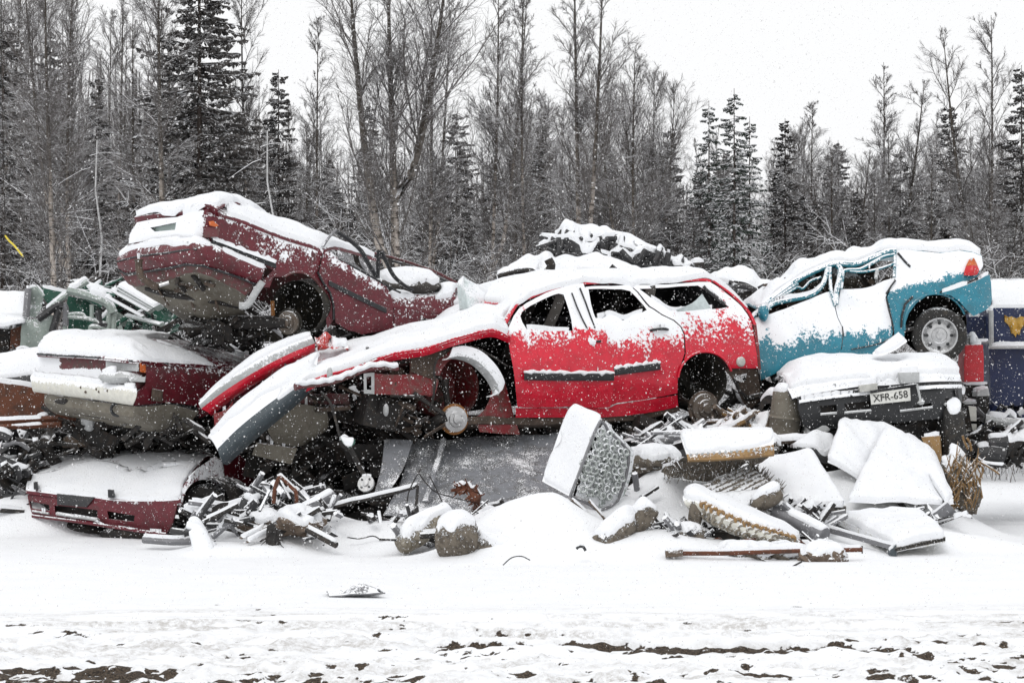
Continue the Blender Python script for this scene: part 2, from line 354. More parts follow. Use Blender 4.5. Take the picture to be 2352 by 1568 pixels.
b.inputs['Specular IOR Level'].default_value = .25
bp = N(t, 'ShaderNodeBump'); bp.inputs['Strength'].default_value = .4; bp.inputs['Distance'].default_value = .03
t.links.new(n1, bp.inputs['Height']); t.links.new(bp.outputs[0], b.inputs['Normal'])
me.materials.append(m); GO = bpy.data.objects.new('snowy_ground', me); COL.objects.link(GO); GO['kind'] = 'structure'
def gh(x, y): return float(ground_h(np.array([x]), np.array([y]))[0][0])
# ================================================================ TREES
def rod_mesh(name, sets, mats):
    """sets: list of (points (n,k,3), radii (n,k), material index): three-sided tapered rods"""
    VS = []; QS = []; MI = []; off = 0
    for pts, rad, mi in sets:
        pts = np.asarray(pts, float); rad = np.asarray(rad, float); n_, k, _ = pts.shape
        tg = np.gradient(pts, axis=1); tg /= np.linalg.norm(tg, axis=2, keepdims=True)+1e-9
        ref = np.where(np.abs(tg[..., 2:3]) > .9, np.array([1., 0, 0]), np.array([0, 0, 1.])); u = np.cross(tg, ref); u /= np.linalg.norm(u, axis=2, keepdims=True)+1e-9; w = np.cross(tg, u)
        ring = [pts+(u*math.cos(a)+w*math.sin(a))*rad[..., None] for a in (R(30), R(150), R(270))]
        v = np.stack(ring, 2).reshape(-1, 3); ids = np.arange(n_*k*3).reshape(n_, k, 3)+off
        for j in range(3):
            j2 = (j+1) % 3; QS.append(np.stack([ids[:, :-1, j], ids[:, :-1, j2], ids[:, 1:, j2], ids[:, 1:, j]], -1).reshape(-1, 4)); MI.append(np.full(n_*(k-1), mi))
        VS.append(v); off += len(v)
    me = bpy.data.meshes.new(name); V = np.concatenate(VS); me.vertices.add(len(V)); me.vertices.foreach_set('co', V.astype(np.float32).ravel())
    fill_faces(me, np.concatenate(QS)); me.polygons.foreach_set('material_index', np.concatenate(MI).astype(np.int32))
    for x in mats: me.materials.append(x)
    return me
def bark_mat(name, base, dark, snow_bias, marks=True, top=None, htop=8):
    m, t, b = newmat(name); g = N(t, 'ShaderNodeNewGeometry'); pos = g.outputs['Position']
    sx = N(t, 'ShaderNodeSeparateXYZ'); t.links.new(g.outputs['Normal'], sx.inputs[0])
    mp = N(t, 'ShaderNodeMapping'); mp.inputs['Scale'].default_value = (3, 3, 14); t.links.new(pos, mp.inputs[0])
    n1 = noise(t, mp.outputs[0], 1.2, 4, .7); c = mixc(t, ramp(t, n1, .5, .58), base, dark) if marks else mixc(t, n1, base, dark)
    if top:
        ps = N(t, 'ShaderNodeSeparateXYZ'); tc = N(t, 'ShaderNodeTexCoord'); t.links.new(tc.outputs['Object'], ps.inputs[0])
        c = mixc(t, ramp(t, mth(t, 'ADD', ps.outputs[2], mth(t, 'MULTIPLY', n1, 3.0)), htop-2.0, htop+3.0), c, top)
    n2 = noise(t, pos, 7, 2); v = mth(t, 'ADD', mth(t, 'ADD', sx.outputs[2], mth(t, 'MULTIPLY', mth(t, 'SUBTRACT', n2, .5), 1.6)), snow_bias)
    t.links.new(mixc(t, ramp(t, v, .45, .65), c, (.85, .86, .89, 1)), b.inputs['Base Color']); b.inputs['Roughness'].default_value = .9; return m
B_TRUNK = bark_mat('birch_bark', (.62, .55, .49, 1), (.08, .06, .05, 1), -.1, top=(.06, .05, .04, 1), htop=7)
B_TWIG = bark_mat('birch_twigs', (.088, .078, .074, 1), (.155, .142, .136, 1), -.14, marks=False)
B_TWIGS = bark_mat('snow_lined_twigs', (.10, .085, .075, 1), (.15, .13, .115, 1), .50, marks=False)
S_NEED = bark_mat('spruce_needles', (.060, .056, .053, 1), (.095, .085, .081, 1), -.22, marks=False)
S_NEEDS = bark_mat('snow_laden_needles', (.035, .055, .040, 1), (.05, .06, .05, 1), .16, marks=False)
S_TRUNK = bark_mat('spruce_trunk', (.08, .06, .05, 1), (.05, .04, .035, 1), -.3, marks=False)
def unit(v): return v/(np.linalg.norm(v, axis=-1, keepdims=True)+1e-9)
def grow(base, dirs, L, k, up=0.0, wob=.15, r=None):
    """polylines of k points from base along dirs with bending"""
    n_ = len(base); out = np.zeros((n_, k, 3)); out[:, 0] = base; d = dirs.copy(); st = (L/(k-1))[:, None]
    for i in range(1, k):
        d = unit(d+np.array([0, 0, up])/(k-1)+rng.normal(0, wob, (n_, 3))/math.sqrt(k-1)); out[:, i] = out[:, i-1]+d*st
    return out
def at_line(pl, t):
    """sample polylines pl (n,k,3) at t (n,) in 0..1 -> points, tangents"""
    k = pl.shape[1]; f = t*(k-1); i = np.minimum(f.astype(int), k-2); fr = (f-i)[:, None]; a = pl[np.arange(len(pl)), i]; b_ = pl[np.arange(len(pl)), i+1]
    return a*(1-fr)+b_*fr, unit(b_-a)
def kids(pl, Lp, per, t0, t1, ang, lf, k, up, wob):
    n_ = len(pl); ii = np.repeat(np.arange(n_), per); t = rng.uniform(t0, t1, n_*per); p, tg = at_line(pl[ii], t)
    a = rng.uniform(0, math.tau, len(ii)); rd = unit(np.cross(tg, rng.normal(0, 1, (len(ii), 3)))); an = np.radians(rng.uniform(ang[0], ang[1], len(ii)))[:, None]
    d = unit(tg*np.cos(an)+rd*np.sin(an)); L = Lp[ii]*rng.uniform(lf[0], lf[1], len(ii))*(1.1-.6*t); return grow(p, d, L, k, up, wob), L
def birch(name, Ht, r0, nb=46, fork=0, spread=1.0, lean=0.0, twig=7, fine=6, tmin=.22, mat=None, snowy=False):
    h = np.linspace(0, 1, 14); ph = rng.uniform(0, 6, 2)
    tr = np.stack([np.sin(h*4+ph[0])*.12*spread+lean*h*h*Ht, np.sin(h*3+ph[1])*.12, h*Ht], -1)[None]
    trunks = [tr]; rads = [(r0*(1-h)**.8+.008)[None]*.85]
    if fork:
        for s_ in range(fork):
            j = 5+s_*2; b0 = tr[0, j]; hh = np.linspace(0, 1, 10); a = rng.uniform(-.4, .4)+(0 if s_ % 2 else math.pi)
            f_ = np.stack([b0[0]+np.cos(a)*(.10*Ht*np.sqrt(hh)), b0[1]+np.sin(a)*.05*Ht*hh, b0[2]+hh*(Ht-b0[2])*.93], -1)[None]
            trunks.append(f_); rads.append((r0*.6*(1-hh)**.8+.008)[None])
    P1 = []; L1 = []
    for q_, tr_ in enumerate(trunks):
        nbq = nb if q_ == 0 else nb//2; t_ = rng.uniform(tmin if q_ == 0 else .1, .99, nbq)**.9; p, tg = at_line(np.repeat(tr_, nbq, 0), t_); a = rng.uniform(0, math.tau, nbq)
        el = np.radians(rng.uniform(42, 72, nbq)); d = np.stack([np.cos(a)*np.cos(el), np.sin(a)*np.cos(el), np.sin(el)], -1)
        L = (Ht*.27*(1-t_)**.75+.45)*rng.uniform(.45, 1.15, nbq)*spread; P1.append(grow(p, d, L, 6, -.05, .22)); L1.append(L)
    P1 = np.concatenate(P1); L1 = np.concatenate(L1)
    P2, L2 = kids(P1, L1, twig, .12, 1, (18, 48), (.25, .6), 5, .15, .25)
    P3, L3 = kids(P2, L2, fine, .1, 1, (15, 50), (.3, .75), 4, -.1, .25)
    def rad(L, a, k): return np.linspace(1, .35, k)[None]*a*np.ones((len(L), 1))
    sets = [(P1, np.linspace(1, .3, 6)[None]*(.008+.012*L1[:, None]/2), 0), (P2, rad(L2, .0062, 5), 0), (P3, rad(L3, .0040, 4), 0)]
    tw = B_TWIGS if snowy else B_TWIG
    return (rod_mesh('trunk', [(a, b_, 0) for a, b_ in zip(trunks, rads)], [mat or B_TRUNK]), rod_mesh('crown', sets, [tw]))
def spruce(name, Ht, wid, need, wh=46, snowy=False, bare=.0, dens=1.0):
    h = np.linspace(0, 1, 8); tr = np.stack([h*0, h*0, h*Ht], -1)[None]
    V = []; off = 0; T = []
    bl = []
    for i in range(wh):
        t_ = .04+.955*(i/wh)**.95
        if t_ < bare: continue
        z = Ht*t_; Lr = wid*(1-t_)**.78*(1 if t_ > .15 else .8)+.10; nb = max(4, int(10*(1-t_*.5)))
        for j in range(nb):
            if rng.uniform() < .12: continue
            a = rng.uniform(0, math.tau); L = Lr*rng.uniform(.6, 1.15); dr = rng.uniform(-.5, -.1) if snowy else rng.uniform(-.42, .05)
            bl.append((z+rng.uniform(-.12, .12), a, L, dr))
    bl = np.array(bl); n_ = len(bl); d = np.stack([np.cos(bl[:, 1]), np.sin(bl[:, 1]), bl[:, 3]], -1); base = np.stack([np.zeros(n_), np.zeros(n_), bl[:, 0]], -1)
    PL = grow(base, unit(d), bl[:, 2], 5, .25, .12)
    per = int(26*dens); ii = np.repeat(np.arange(n_), per); t_ = rng.uniform(.08, 1, n_*per)**.8; p, tg = at_line(PL[ii], t_)
    side = unit(np.cross(tg, np.array([0, 0, 1.])))*rng.choice([-1, 1], len(ii))[:, None]
    L = (.08+.22*bl[ii, 2]*(1.05-t_)*.8)*rng.uniform(.5, 1.3, len(ii)); dd = unit(side*rng.uniform(.3, 1, (len(ii), 1))+tg*.8+np.stack([np.zeros(len(ii)), np.zeros(len(ii)), rng.uniform(-.65, .05, len(ii))], -1))
    tip = p+dd*L[:, None]; wdt = (.016+.04*L)[:, None]; nn = unit(np.cross(dd, rng.normal(0, 1, dd.shape)+np.array([0, 0, 1.5])))
    mid = p*.45+tip*.55; dn = np.array([0, 0, -1.])*(.05+.10*L)[:, None]*rng.uniform(.3, 1, (len(ii), 1))
    vs = np.stack([p, mid+nn*wdt*1.4+dn*.4, tip, mid-nn*wdt*1.4+dn*.4, mid+dn*1.5], 1).reshape(-1, 3); m_ = len(ii)
    o = np.arange(m_)[:, None]*5; q1 = o+np.array([[0, 1, 2, 3]]); q2 = o+np.array([[0, 4, 2, 1]])
    me = bpy.data.meshes.new('crown'); me.vertices.add(len(vs)); me.vertices.foreach_set('co', vs.astype(np.float32).ravel()); fill_faces(me, np.concatenate([q1, q2])); me.materials.append(need)
    tm = rod_mesh('trunk', [(tr, (Ht*.009*(1-h)+.01)[None], 0), (PL, np.linspace(1, .3, 5)[None]*np.full((n_, 1), .012), 0)], [S_TRUNK])
    return tm, me
def thick(pr, k):
    me = pr[0].copy(); n_ = len(me.vertices); co = np.empty(n_*3); me.vertices.foreach_get('co', co); co = co.reshape(-1, 3, 3); c = co.mean(1, keepdims=True); co = c+(co-c)*k; me.vertices.foreach_set('co', co.ravel()); me.update(); return (me, pr[1])
def tree(proto, name, label, cat, px, Y, top=None, group=None, hp=12., rot=None, sc=None, tilt=0.0, sx=1.0):
    X_ = (px-CX)/FPX*Y; z0 = 0
    s_ = sc if sc else (CH+(HY-top)/FPX*Y)/hp
    r = thing(name, label, cat, (X_, Y, z0), group); r.scale = (s_*sx, s_*sx, s_); r.rotation_euler = (0, R(tilt), rng.uniform(0, 6.28) if rot is None else rot)
    for nm, me in zip(('trunk', 'crown'), proto):
        o = bpy.data.objects.new(nm, me); COL.objects.link(o); o.parent = r
    return r
FP = {}
def forest():
    bs = [birch('b', 12, .10, 58, f, s, l, 11, 9) for f, s, l in ((0, .9, 0), (0, .8, .012), (1, 1, 0), (2, 1.1, 0), (0, .7, -.012), (1, .8, .01))]
    bn = [birch('b', 12, .085, 74, f, .62, 0, 11, 9) for f in (0, 1)]               # narrow, upright
    sp = [spruce('s', 12, 2.3, S_NEED, 84, dens=1.25), spruce('s', 12, 1.8, S_NEED, 76, dens=1.2), spruce('s', 12, 2.4, S_NEED, 70, dens=1.2)]
    ss = [spruce('s', 12, 1.9, S_NEEDS, 50, True, dens=1.1), spruce('s', 12, 2.1, S_NEEDS, 54, True, dens=1.15)]
    dead = rod_mesh('trunk', [(np.stack([np.array([0, .03, -.02, .06, .02, .1, .05, .12]), np.zeros(8), np.linspace(0, 5, 8)], -1)[None], (np.linspace(.034, .012, 8))[None], 0)], [M('pale_dead_wood', (.62, .62, .62), .9, dust=-.1)])
    db = np.zeros((26, 3)); db[:, 2] = rng.uniform(1.2, 4.9, 26); a = rng.uniform(0, 6.28, 26); dcr = grow(db, np.stack([np.cos(a), np.sin(a), a*0+.12], -1), rng.uniform(.25, .8, 26), 5, -.2, .2)
    deadc = rod_mesh('crown', [(dcr, np.linspace(1, .4, 5)[None]*np.full((26, 1), .009), 0)], [B_TWIGS])
    heroes = [
     # proto, px, top, Y, label
     (bs[0], 118, -120, 34.5, 'white-barked tall straight birch, palest trunk left of the tipped maroon car', .9),
     (bs[4], 150, -60, 46, 'thin birch just right of the palest left trunk', 1), (bs[2], 168, -100, 43, 'forked birch with mottled bark between the pale left trunk and the leaning dead sapling', 1),
     (bs[1], 362, -140, 35, 'birch with pinkish white lower bark left of the big dark spruce', 1), (bs[4], 320, 10, 47, 'slim birch between the mottled forked birch and the pinkish barked one', 1),
     (bs[0], 566, -90, 45, 'straight dark-stemmed birch just right of the big dark spruce', .8), (bn[0], 728, 40, 47, 'slender birch with upswept twigs above the tipped car, right of the small spruce', .9),
     (bs[3], 898, -110, 34.5, 'many-forked birch with thick cream bark, tallest above the middle of the pile', 1.1), (bs[5], 985, -40, 45, 'dark forked birch right of the thick cream birch', 1),
     (bn[1], 1132, -70, 46, 'dense narrow birch above the gap between the maroon and red cars', 1), (bn[0], 1212, -60, 44, 'upswept narrow birch left of the tallest dark birch', 1),
     (bn[1], 1327, -110, 35.5, 'tallest dark-stemmed birch, straight above the wreck heap behind the red car', 1.05), (bs[2], 1462, 105, 46, 'drooping birch with loose open crown right of the tallest dark birch', 1),
     (bs[3], 1500, 165, 49, 'bushy dark-topped birch left of the snow-laden spruces', .9), (bn[0], 1862, 235, 58, 'small pale upswept birch behind the teal car roof, between two dark spruces', 1.1),
     (bn[1], 2022, 145, 56, 'upswept grey birch behind the teal car boot', 1.2), (bs[5], 2262, 35, 50, 'wide-crowned tall birch at the right above the blue vehicle', 1.1), (bs[0], 2150, 260, 60, 'faint far birch left of the wide-crowned right birch', 1),
     (sp[0], 457, -250, 44, 'biggest dark spruce, its broad crown rising out of the picture above the tipped car', 1.15), (sp[1], 640, 160, 46, 'small pointed dark spruce above the tipped car bonnet', 1.0),
     (ss[0], 1628, 232, 48, 'slim snow-laden spruce, left one of the snowy pair', 1), (ss[1], 1686, 203, 46, 'tallest snow-laden green spruce, behind the red car tail', 1.0), (ss[0], 1722, 268, 49, 'snow-laden spruce tucked right of the tallest snowy one', 1),
     (sp[1], 1803, 272, 54, 'dark spruce just right of the snow-laden spruces', 1.1), (sp[0], 1925, 322, 56, 'blunt brownish spruce behind the teal car windows', 1), (sp[2], 2068, 340, 56, 'round-topped dark spruce behind the teal car boot', 1),
     (sp[0], 2180, 235, 55, 'dark spruce left of the wide-crowned right birch', 1), (sp[1], 2346, 150, 48, 'dark spruce cut by the right edge of the picture', 1.1), (sp[2], 8, 20, 46, 'dark spruce cut by the left edge of the picture', 1.1),
     (sp[1], 222, 170, 48, 'slim dark spruce behind the leaning dead sapling', .9), (sp[2], 1050, 250, 52, 'broad dark spruce behind the dark forked birch', 1), (sp[0], 850, 235, 52, 'dark spruce behind the thick cream birch', .8),
     (sp[0], 1400, 330, 52, 'dark spruce between the tallest dark birch and the drooping birch', 1), (sp[1], 1540, 290, 52, 'dark spruce behind the bushy dark-topped birch', 1), (sp[1], 1240, 330, 54, 'dark spruce behind the upswept narrow birch', 1)]
    for pr, px, top, Y, lab, sx in heroes:
        isb = any(pr is q_ for q_ in bs+bn); pr = thick(pr, 1.7 if px == 898 else 1.35) if isb and Y < 36 else pr; nm = 'birch_tree' if isb else 'spruce_tree'
        tree(pr, nm, lab, 'birch' if isb else 'spruce', px, Y, top, 'tall birches of the forest edge' if isb else 'spruces of the forest edge', sx=sx)
    for px, Y, tl, lab, s_ in ((672, 36, -5.5, 'white leaning dead sapling between the small spruce and the maroon car', 1.05), (252, 36, -3.5, 'white dead sapling with short stubs left of the tipped car', 1.02)):
        tree((dead, deadc), 'dead_sapling', lab, 'dead tree', px, Y, None, 'dead white saplings', sc=s_, tilt=tl, rot=0)
    k = 0
    for i in range(120):                                                              # the wood behind: many like trees, none told apart
        Y = rng.uniform(46, 78); px = rng.uniform(-60, 2420); left = px < 420
        env = np.interp(px, [0, 300, 420, 560, 700, 900, 1100, 1350, 1560, 1620, 1750, 2000, 2200, 2352], [-150, -60, 0, 130, 230, 190, 200, 170, 330, 370, 370, 350, 330, 300])
        top = env+rng.uniform(0, 230)
        if left and i % 2: continue
        isb = rng.uniform() < (.74 if px < 1600 else .5)
        if isb: tree((bs+bn)[i % 8], 'birch_tree', 'thin bare birch standing in the wood behind the scrap pile', 'birch', px, Y, top, 'bare birches in the wood', sx=rng.uniform(.8, 1.15))
        else: tree(sp[i % 3], 'spruce_tree', 'dark spruce standing back in the wood behind the scrap pile', 'spruce', px, Y, top+110, 'dark spruces in the wood', sx=rng.uniform(.8, 1.1))
    for i in range(64):
        Y = rng.uniform(48, 78); px = rng.uniform(1560, 2400) if i < 50 else rng.uniform(560, 1560); top = rng.uniform(340, 470)
        if i % 5 < 2: tree((bs+bn)[i % 8], 'birch_tree', 'thin bare birch standing in the wood behind the scrap pile', 'birch', px, Y, top-60, 'bare birches in the wood', sx=rng.uniform(.8, 1.2))
        else: tree(sp[i % 3], 'spruce_tree', 'dark spruce standing back in the wood behind the scrap pile', 'spruce', px, Y, top, 'dark spruces in the wood', sx=rng.uniform(.9, 1.5))
    # undergrowth: snow-lined brush along the forest edge, beyond counting
    n_ = 3000; Yb = rng.uniform(36, 52, n_); Xb = rng.uniform(-.33, .33, n_)*Yb; base = np.stack([Xb, Yb, Yb*0], -1)
    a = rng.uniform(0, math.tau, n_); el = np.radians(rng.uniform(50, 88, n_)); d = np.stack([np.cos(a)*np.cos(el), np.sin(a)*np.cos(el), np.sin(el)], -1); L = rng.uniform(1.2, 3.9, n_)*(.5+.9*nz2(Xb*.5, Yb*.4, 9))
    p1 = grow(base, d, L, 6, -.1, .18); p2, l2 = kids(p1, L, 14, .1, 1, (30, 70), (.12, .32), 4, -.1, .25); p3, l3 = kids(p2, l2, 5, .1, 1, (25, 70), (.25, .6), 3, -.5, .35)
    def rad(L, a, k): return np.linspace(1, .4, k)[None]*a*np.ones((len(L), 1))
    me = rod_mesh('undergrowth', [(p1, rad(L, .009, 6), 0), (p2, rad(l2, .0058, 4), 0), (p3, rad(l3, .0048, 3), 0)], [B_TWIGS]); o = bpy.data.objects.new('undergrowth', me); COL.objects.link(o); o['kind'] = 'stuff'; o['label'] = 'snow-lined brushwood along the forest edge'
    # far wood closing the view
    n_ = 2900; Yb = rng.uniform(72, 98, n_); Xb = rng.uniform(-.32, .32, n_)*Yb; pxx = CX+Xb/Yb*FPX
    env = np.interp(pxx, [0, 300, 420, 560, 700, 900, 1100, 1350, 1560, 1620, 1750, 2000, 2352], [100, 180, 260, 330, 380, 360, 380, 380, 440, 460, 460, 440, 400])
    Ht = (CH+(HY-env)/FPX*Yb)*rng.uniform(.55, 1.05, n_); base = np.stack([Xb, Yb, Yb*0], -1); p1 = grow(base, np.tile(np.array([[0, 0, 1.]]), (n_, 1)), Ht, 6, 0, .05)
    p2, l2 = kids(p1, Ht, 26, .08, 1, (35, 70), (.05, .16), 4, -.1, .3); p3, l3 = kids(p2, l2, 3, .1, 1, (25, 70), (.3, .7), 3, -.2, .35)
    me = rod_mesh('far_forest', [(p1, rad(Ht, .06, 6), 0), (p2, rad(l2, .014, 4), 0), (p3, rad(l3, .011, 3), 0)], [B_TWIG]); o = bpy.data.objects.new('far_forest', me); COL.objects.link(o); o['kind'] = 'stuff'; o['label'] = 'far wood reading as one grey mass'
forest()
# ================================================================ HELPERS FOR THE WRECKS
def Z(x0, y0, x1, wpx):
    k = (x1-x0)/wpx/1.63265; ox, oy = x0/1.63265, y0/1.63265
    return lambda pts: [(ox+p[0]*k, oy+p[1]*k)+tuple(p[2:]) for p in pts]
ZR = Z(1800, 850, 2900, 2156); ZT = Z(2700, 850, 3840, 2352); ZL = Z(0, 1200, 1000, 1742); ZE = Z(750, 1250, 1950, 2091)
ZA = Z(0, 700, 1000, 2240); ZB = Z(700, 750, 1900, 2352); ZM = Z(1600, 1500, 2700, 2352); ZQ = Z(2400, 1500, 3840, 2352)
ZG = Z(0, 1050, 500, 871); ZV = Z(3400, 950, 3840, 862)
def interp_poly(x, tab):
    return float(np.interp(x, [t_[0] for t_ in tab], [t_[1] for t_ in tab]))
def pmesh(name, pts, fn, mat, parent, holes=(), thick=(0, .03, 0), step=12, dust=None, bevel=0, wob=0):
    mb = MB(); mb.panel(pts, fn, holes, step, thick, 0, dust); return mb.build(name, mat, parent, bevel, wob=wob)
def line(name, pts, r, mat, parent, n=6, flat=1.0):
    mb = MB(); mb.tube(pts, r, n, flat=flat); return mb.build(name, mat, parent)
def smooth(pts, k=4):
    pts = [Vector(p) for p in pts]; out = []
    for i in range(len(pts)-1):
        a = pts[i-1] if i else pts[0]*2-pts[1]; b, c = pts[i], pts[i+1]; d = pts[i+2] if i+2 < len(pts) else pts[-1]*2-pts[-2]
        for j in range(k):
            t = j/k; out.append(.5*((2*b)+(c-a)*t+(2*a-5*b+4*c-d)*t*t+(3*b-a-3*c+d)*t**3))
    return out+[pts[-1]]
def strip(name, fn, pts, h, proud, mat, parent, dust=None, bevel=.006):
    """moulding: bar of height h (px) following pts on surface fn, standing proud of it"""
    mb = MB(); pts = smooth([Vector((p[0], p[1], 0)) for p in pts], 4); n = len(pts); vs = []; fs = []
    for p in pts:
        a = Vector(fn(p.x, p.y-h/2)); b = Vector(fn(p.x, p.y+h/2)); o = Vector((0, -proud, 0)); vs += [a+Vector((0, .01, 0)), a+o, b+o, b+Vector((0, .01, 0))]
    for i in range(n-1):
        for j in range(4): fs.append((i*4+j, i*4+(j+1) % 4, (i+1)*4+(j+1) % 4, (i+1)*4+j))
    fs += [(3, 2, 1, 0), (n*4-4, n*4-3, n*4-2, n*4-1)]; mb.add(vs, fs, 0, [dust]*len(vs) if dust is not None else None); o = mb.build(name, mat, parent, bevel)
    if name == 'moulding' and h > 14:
        q = [Vector(fn(p.x, p.y-h/2))+Vector((0, -proud*.55, .006+.006*math.sin(p.x*.31)+.005*math.sin(p.x*.83))) for p in smooth([Vector((a.x, a.y, 0)) for a in pts], 3)]; mb = MB(); mb.tube(q, [.012]+[.019+.006*math.sin(i*1.3)+.004*math.sin(i*2.9) for i in range(len(q)-2)]+[.012], 7); mb.build('snow_ridge', MS, parent)
    return o
def seam(mb, fn, pts, w=.004, lift=.006):
    mb.tube([Vector(fn(*p[:2]))-Vector((0, lift, 0)) for p in pts], w, 5)
def wheel(name, parent, c, ax, r, w, rim=.62, steel='hub', tyre=True, holes=8):
    """wheel centred at c, axis pointing outwards"""
    c = Vector(c); ax = Vector(ax).normalized(); ri = r*rim; par = parent
    if tyre:
        mb = MB(); mb.lathe(c, ax, [(ri, -w/2), (r*.93, -w/2), (r, -w*.36), (r*1.0, w*.34), (r*.95, w*.46), (r*.86, w*.52), (r*.72, w*.5), (ri*1.02, w*.42), (ri*.99, w*.2)], 40)
        t_ = mb.build('tyre', 'rubber', par, ang=50)
    mb = MB(); mb.lathe(c, ax, [(ri, w*.1), (ri*1.03, w*.44), (ri*.95, w*.42), (ri*.88, w*.2), (ri*.80, w*.12), (ri*.60, w*.24), (ri*.46, w*.26), (ri*.42, w*.18), (ri*.2, w*.2), (ri*.18, w*.3), (0.001, w*.31)], 36)
    rm = mb.build('rim', steel, par, ang=40)
    u = (Vector((0, 0, 1))-ax*ax.z).normalized(); v = ax.cross(u); mb = MB()
    for i in range(holes):
        a = math.tau*i/holes; q = c+(u*math.cos(a)+v*math.sin(a))*ri*.7; mb = MB(); mb.lathe(q, ax, [(.001, w*.250), (ri*.095, w*.248), (ri*.095, w*.1)], 10); mb.build('vent_hole', 'black', rm)
    for i in range(4):
        a = math.tau*i/4+.4; q = c+(u*math.cos(a)+v*math.sin(a))*ri*.3; mb = MB(); mb.lathe(q, ax, [(ri*.07, w*.15), (ri*.07, w*.28), (.001, w*.28)], 6); mb.build('wheel_bolt', steel, rm)
def drum(parent, c, ax, r, mat='hub', back='rusto', name='brake_drum'):
    c = Vector(c); ax = Vector(ax).normalized()
    mb = MB(); mb.lathe(c, ax, [(r*.98, -.07), (r, -.02), (r*.97, 0), (r*.62, .004), (r*.58, .022), (r*.35, .026), (r*.33, .05), (r*.16, .055), (.001, .055)], 30); d_ = mb.build(name, mat, parent)
    u = (Vector((0, 0, 1))-ax*ax.z).normalized(); v = ax.cross(u)
    for i in range(4):
        a = math.tau*i/4+.6; q = c+(u*math.cos(a)+v*math.sin(a))*r*.48; mb = MB(); mb.lathe(q, ax, [(r*.055, 0), (r*.055, .04), (.001, .042)], 6); mb.build('wheel_bolt', mat, d_)
    mb = MB(); mb.lathe(c-ax*.03, ax, [(.001, 0), (r*1.18, 0), (r*1.2, -.015), (r*1.1, -.02), (.001, -.02)], 30); mb.build('backing_plate', back, parent)
def well(parent, c, ax, r, depth, mat='liner', name='wheel_well', sq=1.0):
    mb = MB(); mb.lathe(c, ax, [(r, 0), (r*.99, depth*.6), (r*.9, depth*.95), (.001, depth)], 32); return mb.build(name, mat, parent)
def clutter(mb, x0, y0, x1, y1, Y0, Y1, n, size=.25, mats=1, tube_share=.45, sd=1):
    rr = random.Random(sd)
    for i in range(n):
        px = rr.uniform(x0, x1); py = rr.uniform(y0, y1); Y = rr.uniform(Y0, Y1); c = P(px, py, Y); m = rr.randrange(mats); L = size*rr.uniform(.4, 1.4)
        if rr.random() < tube_share:
            a = rr.uniform(0, 6.28); e = rr.uniform(-.7, .7); d = Vector((math.cos(a)*math.cos(e), math.sin(a)*math.cos(e)*.6, math.sin(e))); b = Vector((rr.uniform(-1, 1), rr.uniform(-1, 1), rr.uniform(-1, 1)))*.25*L
            mb.tube(smooth([c-d*L, c+b*.6, c+d*L*.8+b], 4), rr.uniform(.008, .03), 6, m)
        elif rr.random() < .6:
            mb.box(c, (L*rr.uniform(.4, 1.2), L*rr.uniform(.2, .8), L*rr.uniform(.02, .3)), (rr.uniform(-1, 1), rr.uniform(-1, 1), rr.uniform(0, 3)), m)
        else:
            u = Vector((rr.uniform(-1, 1), rr.uniform(-.6, .6), rr.uniform(-.4, .4))).normalized()*L; v = Vector((rr.uniform(-.4, .4), rr.uniform(-1, 1), rr.uniform(-1, 1))).normalized()*L*.6
            G = [[c+u*(a-1)*.6+v*(b-1)*.5+Vector((0, 0, rr.uniform(-.12, .12)*L)) for a in range(3)] for b in range(3)]; mb.patch(G, 3, 3, m, thick=(0, .006, .006))
